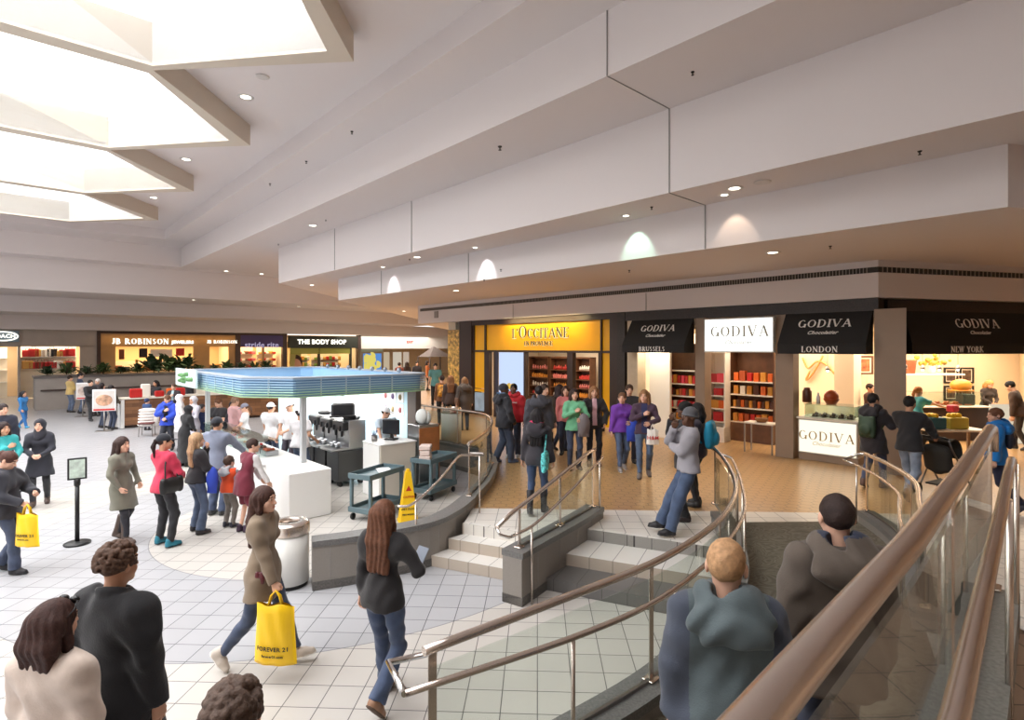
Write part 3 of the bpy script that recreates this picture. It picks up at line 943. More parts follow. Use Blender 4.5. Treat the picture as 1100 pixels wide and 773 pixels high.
# dark shelving with small bottles and soaps
SOAP = [(mat('soap red', (196, 60, 52), .5), 'red'), (mat('soap white', (240, 232, 220), .5), 'white'), (mat('soap amber', (214, 140, 52), .4), 'amber'), (mat('soap pink', (224, 130, 120), .5), 'pink')]
a_sh = 16.6
for u, (x0, x1, nm) in enumerate(((568, 589, 'left'), (590.5, 611, 'middle'), (618, 634, 'right'))):
    b1, b0 = bx_(x0, a_sh), bx_(x1, a_sh)
    zs = [1.05, 1.40, 1.75, 2.10]
    shelf_unit(a_sh, a_sh + .35, b0, b1, zs, 2.62, M_WOOD, M_WOOD, 'dark wooden shelf unit inside the golden shop, %s one of three' % nm)
    for k, z in enumerate(zs):
        mm, cn = SOAP[(k + u) % 4]
        n = 7 if u < 2 else 5
        pl = []
        for i in range(n):
            b_ = b0 + .1 + (b1 - b0 - .2) * (i + .5) / n
            pl.append((*ab(a_sh + .12, b_), z + .002, .8 + .4 * random.random()))
        kind = k % 2
        fn = (lambda: MB().box((0, 0, .07), (.09, .09, .14), 0, .012).box((0, 0, .155), (.03, .03, .03))) if kind == 0 else (lambda: MB().lathe([(.04, 0), (.042, .1), (.02, .13), (.02, .17)], seg=10))
        small_goods('soap_bottle' if kind else 'soap_box', '%s toiletry on the %s shelf of the %s dark shelf unit' % (cn, ('lowest', 'second', 'third', 'top')[k], nm), 'toiletry', 'toiletries on the dark shelves', fn, mm, pl)
o = MB().lathe([(.14, 0), (.22, .12), (.25, .3), (.2, .48), (.13, .55)], seg=20).build('floor_vase', mat('orange glaze', (222, 128, 40), .3))
q = ab(14.3, bx_(562, 14.3)); o.location = (*q, UP + .003); tag(o, 'round orange floor vase inside the golden shop entrance', 'vase')

# ---- chocolate shop
cb = lambda x: bx_(x)
struct(fbox(MB(), 13.3, 13.7, bx_(945), bL[9], 3.76, 4.02).build('trim_2', M_TRIM))
struct(fbox(MB(), 13.3, 13.7, bx_(687), bx_(676), UP + .004, 3.76).build('wall_pilaster', M_STONEP))
def column(px0, px1, a0, a1, label_n):
    b1, b0 = FA(px0, 380, a0)[0], FA(px1, 380, a0)[0]
    struct(fbox(MB(), a0, a1, b0, b1, UP + .004, 3.78).build('wall_column', M_COLM))
column(747, 757, 13.36, 13.7, 0)
column(833, 852, 13.36, 13.7, 1)
struct(fbox(MB(), 13.4, 13.6, bx_(833), bx_(757), 3.70, 3.78).build('trim_3', M_COLM))
def awning(pL, pR, place, label, a_top=13.32, out=.48, zt=3.79, zb=2.86):
    """quarter-open fabric awning on the a-plane"""
    b1, b0 = bx_(pL), bx_(pR)
    r = empty('shop_awning', (*ab(a_top, (b0 + b1) / 2), zb), label=label, cat='awning', group='black shop awnings')
    m = MB()
    t = [ab(a_top, b1), ab(a_top, b0)]; u = [ab(a_top - out, b1), ab(a_top - out, b0)]
    zf = zb + .22
    vs = [(*t[0], zt), (*t[1], zt), (*u[0], zf), (*u[1], zf), (*u[0], zb), (*u[1], zb), (*t[0], zb), (*t[1], zb)]
    fs = [(0, 2, 3, 1), (2, 4, 5, 3), (0, 6, 4, 2), (1, 3, 5, 7)]
    k = len(vs); dv = Vector((UA[0], UA[1], 0)) * .02
    vs2 = [tuple(Vector(v) + dv) for v in vs]
    m.add(vs + vs2, fs + [tuple(reversed([i + k for i in f])) for f in fs])
    part(m, 'canopy', M_AWN, r)
    sl = Vector((UA[0] * out, UA[1] * out, zt - zf)).normalized()
    nrm = Vector(RIGHT_A).cross(sl)
    bm = (b0 + b1) / 2
    def on_slope(v):
        q = Vector((*ab(a_top - out, bm), zf)); e = Vector((*ab(a_top, bm), zt))
        return q + (e - q) * v + nrm * .006
    W = abs(b1 - b0)
    vs, fs, w = serif_text('GODIVA', .20, .008, 1.15, .10); ptext((vs, fs), r, on_slope(.62), RIGHT_A, sl, M_LETW)
    vf = text_mesh('Chocolatier', .125, .006, .001, 1.0, .35); ptext(vf, r, on_slope(.33), RIGHT_A, sl, M_LETW, 'script_lettering')
    vs, fs, w = serif_text(place, .125, .008, 1.25, .10)
    q = Vector((*ab(a_top - out - .006, bm), zb + .1)); ptext((vs, fs), r, q, RIGHT_A, (0, 0, 1), M_LETW)
    return r
awning(681, 747, 'BRUSSELS', 'smallest black awning, with white lettering, over the narrow window left of the lit white sign')
awning(846, 939, 'LONDON', 'middle black awning with white lettering, over the glowing white counter')
# lit white sign
sg = empty('lit_sign', (*ab(13.2, bx_(794)), 2.88), label='glowing white box sign with grey lettering above the shelves of the chocolate shop', cat='sign')
part(fbox(MB(), 13.16, 13.3, FA(832, 380, 13.2)[0], FA(757, 380, 13.2)[0], 2.88, 3.72, .01), 'sign_box', mat('sign casing', (210, 208, 204), .4), sg)
part(fbox(MB(), 13.15, 13.158, FA(830.5, 380, 13.2)[0], FA(758.5, 380, 13.2)[0], 2.91, 3.69), 'sign_face', E_BOX, sg)
vs, fs, w = serif_text('GODIVA', .255, .008, 1.0, .16); b_, z_ = FA(793.5, 355.5, 13.15)
ptext((vs, fs), sg, (*ab(13.142, b_), z_), RIGHT_A, (0, 0, 1), M_LETG)
vf = text_mesh('Chocolatier', .14, .004, 0, 1.0, .35); b_, z_ = FA(793, 367.5, 13.15)
ptext(vf, sg, (*ab(13.144, b_), z_), RIGHT_A, (0, 0, 1), mat('faint lettering', (206, 204, 196), .5), 'script_lettering')
# plane of the second frontage (beyond the corner column), local frame along R75
CB = P(13.4, 3.55)
R75v = (R75[0], R75[1], 0); n75v = Vector((math.sin(math.radians(-15)), -math.cos(math.radians(-15)), 0))
A75 = math.atan2(R75[1], R75[0])
def pb(t, d, z): return (CB[0] + R75[0] * t - n75v.x * d, CB[1] + R75[1] * t - n75v.y * d, z)   # t along, d depth behind
def bbox(mb, t0, t1, d0, d1, z0, z1, bev=0):
    q = pb((t0 + t1) / 2, (d0 + d1) / 2, (z0 + z1) / 2)
    return mb.box(q, (t1 - t0, d1 - d0, z1 - z0), A75, bev)
def tpb(px, d=-.4):                           # t on the second frontage seen at a pixel column
    k = (px - CX) / FPX; q = pb(0, d, 0)
    return (k * q[1] - q[0]) / (R75[0] - k * R75[1])
# corner column
bq = FA(939, 380, 13.15)[0]; tq = tpb(970.5, -.12)
cc = MB().prism([P(13.15, bq), P(13.15, bq - .55), pb(tq, -.12, 0)[:2], pb(tq, .35, 0)[:2], P(13.75, bq)], UP + .004, 3.78)
struct(cc.build('wall_corner_column', M_COLM))
struct(bbox(MB(), .3, 12, .0, .4, 3.76, 4.02).build('trim_4', M_TRIM))
r = empty('shop_awning', pb(4.4, 0, 2.86), label='widest black awning with white lettering, right of the corner column', cat='awning', group='black shop awnings')
vs = []
t0, t1, zt, zf, zb, out = tq + .04, 8.4, 3.79, 3.08, 2.86, .48
vs = [pb(t0, -.02, zt), pb(t1, -.02, zt), pb(t0, -out, zf), pb(t1, -out, zf), pb(t0, -out, zb), pb(t1, -out, zb), pb(t0, -.02, zb), pb(t1, -.02, zb)]
fs = [(0, 2, 3, 1), (2, 4, 5, 3), (0, 6, 4, 2), (1, 3, 5, 7)]
dv = -n75v * .02
vs2 = [tuple(Vector(v) + dv) for v in vs]
part(MB().add(vs + vs2, fs + [tuple(reversed([i + 8 for i in f])) for f in fs]), 'canopy', M_AWN, r)
sl = Vector(pb(0, -.02, zt)) - Vector(pb(0, -out, zf)); sl.normalize(); nr = Vector(R75v).cross(sl)
def osl(t, v): return Vector(pb(t, -out, zf)).lerp(Vector(pb(t, -.02, zt)), v) + nr * .006
tn = tpb(1055)
vs, fs, w = serif_text('GODIVA', .235, .008, 1.0, .10); ptext((vs, fs), r, osl(tn, .62), R75v, sl, M_LETW)
ptext(text_mesh('Chocolatier', .125, .006, .001, 1.0, .35), r, osl(tn, .33), R75v, sl, M_LETW, 'script_lettering')
for tt, tx in ((tpb(1037), 'NEW YORK'), (tpb(1106), 'PARIS')):
    vs, fs, w = serif_text(tx, .125, .008, 1.25, .10); ptext((vs, fs), r, Vector(pb(tt, -out - .006, zb + .1)), R75v, (0, 0, 1), M_LETW)

# room of the chocolate shop
M_GWALL = mat('ivory shop wall', (232, 214, 186), .75)
bR = FA(917, 400, 17.6)[0]
struct(fbox(MB(), 17.6, 17.7, bR, bL[9], UP, 3.5).build('wall_shop_rear', M_GWALL))
struct(MB().wall([P(17.62, bR), (D(930, 18.0)[0], 18.0), (D(1097, 18.0)[0], 18.0), D(1120, 14.2)], UP, 3.5, .1).build('wall_shop_side', M_GWALL))
rp = [P(13.6, bL[9]), P(13.6, 3.6), pb(8.2, .3, 0)[:2], (17.6, 18.2), (11.0, 18.2), P(17.75, bR), P(17.75, bL[9])]
struct(MB().prism(rp, 3.5, 3.6).build('ceiling_shop', M_WARM))
struct(fbox(MB(), 13.75, 17.6, bL[9] - .12, bL[9] - .02, UP, 3.5).build('wall_shop_party', M_WARM))
# window display wall piece behind the first awning
struct(fbox(MB(), 13.75, 13.85, bx_(712), bx_(690), UP + .004, 3.2).build('wall_window_return', mat('ivory return', (250, 240, 222), .6)))
# shelf units with chocolate boxes
CH = {'red': mat('box red', (186, 34, 30), .4), 'gold': mat('box gold', (204, 138, 48), .35), 'orange': mat('box orange', (212, 96, 26), .4), 'brown': mat('box brown', (86, 46, 26), .4),
      'pink': mat('box pink', (226, 70, 84), .45), 'white': mat('box white', (238, 230, 218), .5), 'rust': mat('box rust', (170, 74, 34), .4)}
def ribbon_box(w, d, h):
    def f():
        m = MB().box((0, 0, h / 2), (w, d, h), 0, .008)
        m.box((0, 0, h / 2), (w * .16, d + .006, h + .006))
        return m
    return f
def stock(a, b0, b1, z, n, col, w, d, h, label, name='gift_box', group='gift boxes on the chocolate shop shelves'):
    cols = {'red': ('red', 'gold', 'red', 'pink'), 'gold': ('gold', 'orange', 'brown', 'gold', 'white'), 'orange': ('orange', 'gold', 'orange', 'red', 'rust'), 'brown': ('brown', 'gold', 'brown', 'orange'), 'pink': ('pink', 'red', 'white'), 'rust': ('rust', 'gold', 'brown', 'red')}[col]
    for c in dict.fromkeys(cols):
        pl = []
        for i in range(n):
            if cols[i % len(cols)] != c: continue
            b_ = b0 + (b1 - b0) * (i + .5) / n
            pl.append((*ab(a, b_), z + .002, .85 + .25 * random.random()))
        if pl: small_goods(name, label.replace(col, c, 1) if label.startswith(col) else label, 'gift box', group, ribbon_box(w, d, h), CH[c], pl)
UNITS = [(14.05, 712, 748, 'brown shelf unit in the narrow window under the smallest awning', 'in the narrow window',
          [(1.75, 7, 'red', 6), (1.42, 8, 'rust', 6), (1.08, 7, 'pink', 6), (.68 + .3, 0, 'gold', 0)]),
         (14.9, 784, 832, 'wide brown shelf unit under the glowing white sign', 'under the glowing white sign', [])]
b1, b0 = bx_(712, 14.05), bx_(748, 14.05)
shelf_unit(14.05, 14.45, b0, b1, [.97, 1.31, 1.65, 1.99, 2.36], 3.1, M_WOOD, M_SHELF, 'brown shelf unit in the narrow window under the smallest awning', base=.5)
for z, n, c, lv, h in ((.97, 6, 'gold', 'lowest', .2), (1.31, 8, 'pink', 'second', .2), (1.65, 9, 'rust', 'third', .18), (1.99, 8, 'red', 'top', .24)):
    stock(14.18, b0 + .06, b1 - .06, z, n, c, .8 * (b1 - b0) / n, .12, h, '%s gift box on the %s shelf of the narrow window' % (c, lv))
b1, b0 = bx_(783, 14.9), bx_(832, 14.9)
shelf_unit(14.9, 15.35, b0, b1, [.97, 1.36, 1.72, 2.08], 3.1, M_WOOD, M_SHELF, 'wide brown shelf unit under the glowing white sign', base=.5)
for z, n, c, lv, h in ((.97, 7, 'orange', 'lowest', .22), (1.36, 10, 'brown', 'second', .2), (1.72, 6, 'gold', 'third', .26), (2.08, 6, 'orange', 'top', .26)):
    stock(15.05, b0 + .06, b1 - .06, z, n, c, .72 * (b1 - b0) / n, .14, h, '%s gift box on the %s shelf under the glowing sign' % (c, lv))
b1, b0 = bx_(761, 14.3), bx_(779, 14.3)
shelf_unit(14.3, 14.6, b0, b1, [1.0, 1.35, 1.7, 2.05], 2.9, mat('lit white display', (246, 238, 226), .6), M_SHELF, 'narrow white lit display shelves between the two brown units', base=.4)
for z, n, c, lv, h in ((1.0, 1, 'red', 'lowest', .24), (1.35, 2, 'orange', 'second', .24), (1.7, 1, 'red', 'third', .2), (2.05, 2, 'pink', 'top', .26)):
    stock(14.42, b0 + .05, b1 - .05, z, n, c, .26, .14, h, '%s gift box on the %s shelf of the narrow white display' % (c, lv))
# small console table with a basket in the window
tb = empty('console_table', (*G(818, 486, UP), UP), label='small pale table with steel legs in front of the wide brown shelf unit', cat='table')
tb.rotation_euler = (0, 0, RA)
MB().box((0, 0, .72), (.72, .42, .035), 0, .006).build('table_top', M_SHELF, tb)
for x in (-.33, .33):
    for y in (-.18, .18):
        MB().box((x, y, .35), (.03, .03, .70)).build('leg', M_STEELD, tb)
q = Vector((*tb.location[:2], UP + .74))
bk = MB().lathe([(.1, .0), (.16, .09), (.15, .1), (.09, .02)], seg=16).build('wicker_basket', mat('wicker', (140, 92, 50), .8, bump=.5, bscale=80))
bk.location = q; tag(bk, 'wicker basket on the small pale table in the chocolate shop', 'basket')
o = MB().box((0, 0, .5), (.36, .12, 1.0), 0, .01).box((0, 0, .04), (.42, .3, .06)).build('floor_sign', mat('bronze floor sign', (112, 88, 62), .4))
o.location = (*G(744, 466, UP), UP + .003); o.rotation_euler = (0, 0, RA); o.scale = (1, 1, 1.5); tag(o, 'tall brown sale sign stand beside the first taupe column', 'sign')
ptext(serif_text('SALE', .1, .006, 1.2, .08)[:2], o, Vector(o.location) + Vector((0, 0, .75)) - Vector((UA[0], UA[1], 0)) * .066, (1, 0, 0), (0, 0, 1), M_LETG)
o.children[0].location = (0, 0, 0)
# glowing counter
ctr = empty('lit_counter', (*G(887, 496, UP), UP), label='glowing white shop counter with lettering on its front', cat='counter')
cbL, cbR = FA(855.5, 470, 13.45)[0] - .03, FA(921, 470, 13.45)[0]
part(fbox(MB(), 13.5, 14.3, cbR, cbL, UP + .004, UP + .16), 'plinth', M_COLM, ctr)
part(fbox(MB(), 13.47, 14.3, cbR, cbL, UP + .16, UP + .93, .01), 'body', mat('counter casing', (190, 184, 176), .4), ctr)
part(fbox(MB(), 13.455, 13.469, cbR + .03, cbL - .03, UP + .19, UP + .90), 'lit_panel', E_COUNTER, ctr)
part(fbox(MB(), 13.44, 14.33, cbR - .03, cbL + .03, UP + .93, UP + .97, .008), 'worktop', M_SHELF, ctr)
vs, fs, w = serif_text('GODIVA', .20, .008, 1.0, .16); b_, z_ = FA(887, 469, 13.45)
ptext((vs, fs), ctr, (*ab(13.448, b_), z_), RIGHT_A, (0, 0, 1), mat('gold lettering', (176, 146, 88), .4))
b_, z_ = FA(887, 477.5, 13.45)
ptext(text_mesh('Chocolatier', .12, .004, 0, 1.0, .35), ctr, (*ab(13.45, b_), z_), RIGHT_A, (0, 0, 1), mat('gold script', (214, 192, 146), .4), 'script_lettering')
gc = empty('glass_case', (*ab(13.9, (cbL + cbR) / 2), UP + .972), label='low glass display case on the glowing white counter', cat='display case')
part(MB().wall([P(13.6, cbL - .1), P(13.6, cbR + .1), P(14.2, cbR + .1), P(14.2, cbL - .1), P(13.6, cbL - .1)], UP + .975, UP + 1.25, .01), 'glass_panel', M_GLASS, gc)
part(fbox(MB(), 13.58, 14.22, cbR + .08, cbL - .08, UP + 1.25, UP + 1.265), 'glass_top', M_GLASS, gc)
# chocolates in the case, jar and stacked pretzel basket above it
pl = [(*ab(13.75 + .3 * (i % 2), cbR + .2 + (cbL - cbR - .4) * i / 9), UP + .975, 1) for i in range(10)]
small_goods('chocolate_tray', 'tray of dark chocolates inside the low glass case', 'tray', 'chocolate trays in the low glass case', lambda: MB().box((0, 0, .02), (.12, .2, .03), 0, .004).ball((-.03, .04, .05), .025, 8, 6).ball((.03, -.04, .05), .025, 8, 6), CH['brown'], pl)
def case_item(px, name, label, cat, fn, m):
    b_ = FA(px, 440, 13.9)[0]
    o = fn().build(name, m); o.location = (*ab(13.9, b_), UP + 1.267); tag(o, label, cat); return o
case_item(867, 'cookie_jar', 'clear jar of dark cookies on the glass case, nearest the second taupe column', 'jar', lambda: MB().lathe([(.09, 0), (.1, .02), (.1, .26), (.07, .3), (.07, .34), (.0, .35)], seg=16), CH['brown'])
case_item(893, 'wafer_basket', 'basket heaped with rust coloured wafers on the glass case', 'basket', lambda: MB().lathe([(.1, 0), (.16, .1), (.17, .12)], seg=14).ball((0, 0, .16), (.16, .12, .16), 12, 8), CH['rust'])
case_item(879, 'small_bottle', 'small pale bottle on the glass case between the jar and the basket', 'bottle', lambda: MB().lathe([(.04, 0), (.045, .14), (.02, .19), (.02, .24)], seg=10), CH['white'])
# curling gold wall ornament behind the counter
o = MB()
for (pts) in ([(862, 384), (868, 395), (878, 388), (888, 392), (897, 402)], [(870, 398), (866, 408), (874, 400), (884, 382)]):
    o.tube(smooth_path([(*ab(17.5, FA(x, y, 17.5)[0]), FA(x, y, 17.5)[1]) for x, y in pts], 5), .03, 6)
o = o.build('wall_ornament', mat('gold swirl', (206, 160, 96), .4, .4)); tag(o, 'curling gold ornament on the ivory wall above the glowing counter', 'ornament')
# tall ivory pier, picture and side shelf seen behind the corner column
struct(fbox(MB(), 16.6, 17.2, FA(917, 400, 16.6)[0], FA(896, 400, 16.6)[0], UP + .004, 3.5).build('wall_pier', M_GWALL))
def picture(px0, px1, py0, py1, d, label, fm, im, name='framed_picture'):
    x0, y0 = D(px0, d); x1, _ = D(px1, d); z1 = EYE - (py0 - CY) * d / FPX; z0 = EYE - (py1 - CY) * d / FPX
    r = empty(name, ((x0 + x1) / 2, d, z0), label=label, cat='picture')
    w, h = x1 - x0, z1 - z0
    m = MB()
    for sx in (-1, 1): m.box((sx * (w / 2 - .025), 0, h / 2), (.05, .04, h))
    for sz in (.025, h - .025): m.box((0, 0, sz), (w - .1, .04, .05))
    m.build('frame', fm, r)
    MB().box((0, .01, h / 2), (w - .1, .012, h - .1)).build('mat_board', mat('mat board', (226, 214, 194), .7), r)
    MB().box((0, .0, h / 2), (w * .6, .012, h * .66)).build('print', im, r)
    return r
M_PHOTO = mat('dark photograph', (78, 58, 46), .5, var=.8, vscale=9)
M_PHOTO2 = mat('warm photograph', (180, 96, 58), .5, var=.8, vscale=7)
dW = 17.83
for i, (x0, x1, y0, y1, t) in enumerate(((1014, 1029, 394.5, 411.5, 'upper left'), (1031, 1046, 394.5, 411.5, 'upper right'), (1014, 1029, 414, 430, 'lower left'), (1031, 1046, 414, 430, 'lower right'))):
    picture(x0, x1, y0, y1, dW + .09, 'black framed photograph on the ivory wall, %s of the four' % t, M_BLACK, M_PHOTO)
picture(919, 938, 382, 402, 16.6, 'tall warm toned picture left of the corner column', M_WOOD, M_PHOTO2)
sh = MB().box((0, 0, 0), (2.2, .4, .05), 0, .01).build('wall_shelf', mat('lit white shelf', (246, 236, 220), .5))
x, y = D(991, 16.4); sh.location = (x, y, EYE - (402 - CY) * 16.4 / 600); tag(sh, 'white wall shelf carrying flowers right of the corner column', 'shelf')
fl = empty('flower_vase', (D(1001, 16.4)[0], 16.4, sh.location.z + .03), label='vase of yellow and red flowers on the white wall shelf', cat='vase')
m = MB()
for i in range(26):
    m.ball((random.gauss(0, .2), random.gauss(0, .08), .25 + abs(random.gauss(0, .12))), random.uniform(.04, .08), 7, 5)
m.build('blossom', mat('blossom', (226, 160, 60), .6, var=.9, vscale=9), fl)
MB().lathe([(.07, 0), (.1, .1), (.08, .24)], seg=12).build('vase', M_SHELF, fl)
o = MB().lathe([(.16, 0), (.2, .36), (.22, .4)], seg=16).build('clay_pot', mat('terracotta', (190, 110, 76), .7)); o.location = (D(976, 16.4)[0], 16.4, sh.location.z + .03)
tag(o, 'terracotta pot on the white wall shelf beside the flowers', 'pot')
# long display counter at the rear right
cs = empty('display_counter', (D(1031, 15.2)[0], 15.2, UP), label='long dark counter with a glass pastry case, at the back of the shop', cat='counter')
X0 = D(985, 15.2)[0] - D(1031, 15.2)[0]; X1 = D(1062, 15.2)[0] - D(1031, 15.2)[0]
MB().box(((X0 + X1) / 2, .35, .46), (X1 - X0, .7, .90), 0, .01).build('body', mat('dark counter', (48, 30, 24), .5), cs)
MB().box(((X0 + X1) / 2, .33, .93), (X1 - X0 + .06, .78, .04), 0, .008).build('worktop', M_SHELF, cs)
MB().box(((X0 + X1) / 2 - .05, .02, 1.13), (X1 - X0 - .2, .012, .36)).build('glass_panel', M_GLASS, cs)
MB().box(((X0 + X1) / 2 - .05, .3, 1.32), (X1 - X0 - .2, .56, .014)).build('glass_shelf', M_GLASS, cs)
pl = [(cs.location.x + X0 + .2 + (X1 - X0 - .5) * i / 11, 15.45 + .16 * (i % 2), UP + .955, 1) for i in range(12)]
small_goods('praline_tray', 'tray of pralines behind the glass of the long dark counter', 'tray', 'praline trays in the long counter', lambda: MB().box((0, 0, .02), (.2, .2, .03), 0, .005).ball((-.04, 0, .06), .04, 8, 6).ball((.05, .02, .06), .04, 8, 6), CH['rust'], pl, 0)
o = MB().box((0, 0, .22), (.5, .4, .44), 0, .03).box((0, -.21, .26), (.36, .02, .26)).build('cash_register', mat('register grey', (70, 64, 60), .5))
o.location = (D(1037, 15.5)[0], 15.5, UP + 1.34 - .385); tag(o, 'grey cash register on the long dark counter', 'cash register')
o.scale = (.7, .7, .7)
o = MB().ball((0, 0, .16), (.28, .2, .18), 12, 8).box((0, 0, .02), (.5, .34, .04), 0, .01).build('gift_hamper', CH['gold']); o.location = (D(1032, 15.6)[0], 15.6, UP + 1.332); tag(o, 'gold wrapped hamper on top of the pastry case', 'hamper')
o = MB().box((0, 0, .5), (.7, .6, .98), 0, .01).build('till_counter', emat('lit till front', (255, 240, 212), .6)); o.location = (D(1086, 15.0)[0], 15.0, UP + .01); tag(o, 'pale lit till counter where the man in brown leans', 'counter')
# table with blue and yellow tins in front of it
gt = empty('promotion_table', (D(1022, 12.6)[0], 12.6, UP), label='pale promotion table holding bright tins behind the pushchair', cat='table')
MB().box((0, 0, .70), (1.3, .6, .04), 0, .008).build('table_top', M_SHELF, gt)
for x in (-.58, .58):
    for y in (-.24, .24): MB().box((x, y, .34), (.05, .05, .68)).build('leg', M_COLM, gt)
for i, (dx, c, nm) in enumerate(((-.42, (40, 104, 124), 'blue'), (.08, (202, 180, 70), 'yellow'))):
    o = MB().box((0, 0, .13), (.42, .3, .26), 0, .02).build('gift_tin', mat('tin ' + nm, c, .4)); o.location = (gt.location.x + dx, 12.6, UP + .722); tag(o, '%s gift tin on the promotion table' % nm, 'tin', 'tins on the promotion table')
    bw = MB()
    for j in range(7): bw.ball((random.uniform(-.16, .16), random.uniform(-.08, .08), .29), .06, 7, 5)
    bw.build('yellow_bow', mat('bow yellow', (240, 196, 40), .5), o)
# ceiling lamps of the shops (small pendant spots that show)
for i, (px, py) in enumerate(((889, 398), (914, 399), (972, 395), (991, 397), (1009, 397), (1029, 397))):
    d = 15.0
    o = MB().lathe([(.0, 0), (.05, .0), (.06, .05), (.025, .12), (.012, .13)], seg=12).build('pendant_spot', M_STEELD)
    o.location = (*D(px, d), EYE - (py - CY) * d / FPX); tag(o, 'small pendant spotlight hanging in the chocolate shop', 'lamp', 'pendant spots of the chocolate shop')
    MB().ball((0, 0, -.005), (.035, .035, .02), 10, 6).build('bulb', emat('spot bulb', (255, 240, 220), 14), o)
    MB().tube([(0, 0, .12), (0, 0, 3.5 - o.location.z)], .005, 6).build('cord', M_BLACK, o)
def area(name, loc, sx, sy, power, col=(255, 226, 188), rot=(0, 0, 0)):
    l = bpy.data.lights.new(name, 'AREA'); l.shape = 'RECTANGLE'; l.size = sx; l.size_y = sy; l.energy = power; l.color = lin(col)
    ob = bpy.data.objects.new(name, l); ob.location = loc; ob.rotation_euler = rot; COL.objects.link(ob)
    return ob
q = ab(15.2, (bL[0] + bL[8]) / 2); area('shop_lamp', (*q, 3.3), 3.5, 2.6, 130, (255, 238, 212), (0, 0, RA))
q = ab(15.6, (bL[9] + 6.6) / 2); area('shop_lamp', (*q, 3.45), 5, 2.8, 300, (255, 236, 210), (0, 0, RA))
area('shop_lamp', (10.6, 15.0, 3.45), 3.5, 3.5, 250, (255, 236, 210))
area('shop_lamp', (13.6, 15.6, 3.45), 3.5, 3.0, 200, (255, 236, 210))
# warm lamp over the golden sign
q = ab(13.0, bx_(583)); area('sign_lamp', (*q, 3.98), 3.6, .12, 45, (255, 224, 160), (math.radians(18), 0, RA))
q = ab(13.6, bx_(701)); area('window_lamp', (*ab(13.45, bx_(701)), 3.3), .5, .3, 26, (255, 240, 216), (math.radians(20), 0, RA))  # unseen area light added to brighten the white window panel
# ================================================================== shops and planter on the far side
B0 = 42.0
RIGHT_B = (UA[0], UA[1], 0)
RB = math.atan2(UA[1], UA[0])
def az(px, py, b=B0): return FB(px, py, b)
def ax(px, b=B0): return FB(px, 380, b)[0]
def nbox(mb, a0, a1, b0, b1, z0, z1, bev=0):
    q = ab((a0 + a1) / 2, (b0 + b1) / 2)
    return mb.box((*q, (z0 + z1) / 2), (abs(a1 - a0), abs(b1 - b0), z1 - z0), RB, bev)
M_GOLDF = mat('tan shop front', (176, 136, 88), .5, var=.08, vscale=2)
M_NWALL = mat('grey stone wall', (180, 168, 158), .7, var=.06, vscale=2)
M_PURP = mat('purple sign', (70, 56, 110), .5)
M_GRN = mat('dark green sign', (34, 40, 30), .5)
E_WARMW = emat('lit shop window', (255, 216, 150), 1.0)
E_WHITEW = emat('lit white window', (255, 240, 222), 1.0)
M_LIT = emat('lit letters', (255, 250, 235), 1.6)
# header wall above the shops and the back wall
def npx(mb, x0, x1, z0, z1, d0=0.0, d1=.3, b=B0):
    return nbox(mb, ax(x0, b), ax(x1, b), b + d0, b + d1, z0, z1)
o = MB(); npx(o, -40, 108, 3.05, 4.02); npx(o, 86, 108, 0, 3.1); npx(o, 19, 22, 0, 3.1)
struct(o.build('wall_north', M_NWALL))
o = MB(); npx(o, -60, 620, 0, 4.02, 4.2, 4.4); struct(o.build('wall_north_rear', mat('warm rear wall', (226, 196, 156), .8)))
o = MB(); npx(o, -60, 620, 3.3, 3.4, .3, 4.3); struct(o.build('ceiling_north', M_WARM))
for x in (20, 106, 253, 306.5, 384):
    struct(npx(MB(), x, x + 1.2, 0, 3.3, .3, 4.2).build('wall_north_partition', M_CREAM))
def nfront(name, label, px0, px1, sign, parts, cat='shop front'):
    r = empty(name, (*ab((ax(px0) + ax(px1)) / 2, B0), 0), label=label, cat=cat)
    for nm, m, x0, x1, z0, z1, d0, d1 in parts:
        part(npx(MB(), x0, x1, z0, z1, d0, d1), nm, m, r)
    for vf, px, zc, m, nm in sign:
        q = ab(ax(px), B0 - .1); ptext(vf, r, (*q, zc), RIGHT_B, (0, 0, 1), m, nm)
    return r
zr = lambda px, py: az(px, py)[1]
nfront('jewellery_storefront', 'tan jewellery shop front with lit white lettering and warm bright windows', 104, 254,
       [(serif_text('JB ROBINSON', .34, .03, 1.5, .10)[:2], 151.5, zr(152, 366.5), M_LIT, 'lettering'), (text_mesh('JEWELERS', .27, .03, .012, 1.1), 196, zr(196, 367.5), M_LIT, 'lettering'),
        (serif_text('JB ROBINSON', .22, .03, 1.5, .08)[:2], 238.5, zr(238, 367), M_LIT, 'lettering')],
       [('frame', M_BROWN, 104, 108, 0, 4.0, -.1, .25), ('frame', M_BROWN, 252.5, 255, 0, 4.0, -.1, .25), ('frame', M_BROWN, 108, 253, 3.86, 4.0, -.08, .2),
        ('sign_band', M_GOLDF, 108, 253, 3.05, 3.86, -.06, .2), ('pier', M_GOLDF, 108, 124, 0, 3.05, -.02, .2), ('pier', M_GOLDF, 208, 225, 0, 3.05, -.02, .2), ('pier', M_GOLDF, 246, 253, 0, 3.05, -.02, .2),
        ('bulkhead', M_GOLDF, 124, 208, 0, .9, 0, .2), ('bulkhead', M_GOLDF, 225, 246, 0, .9, 0, .2)])
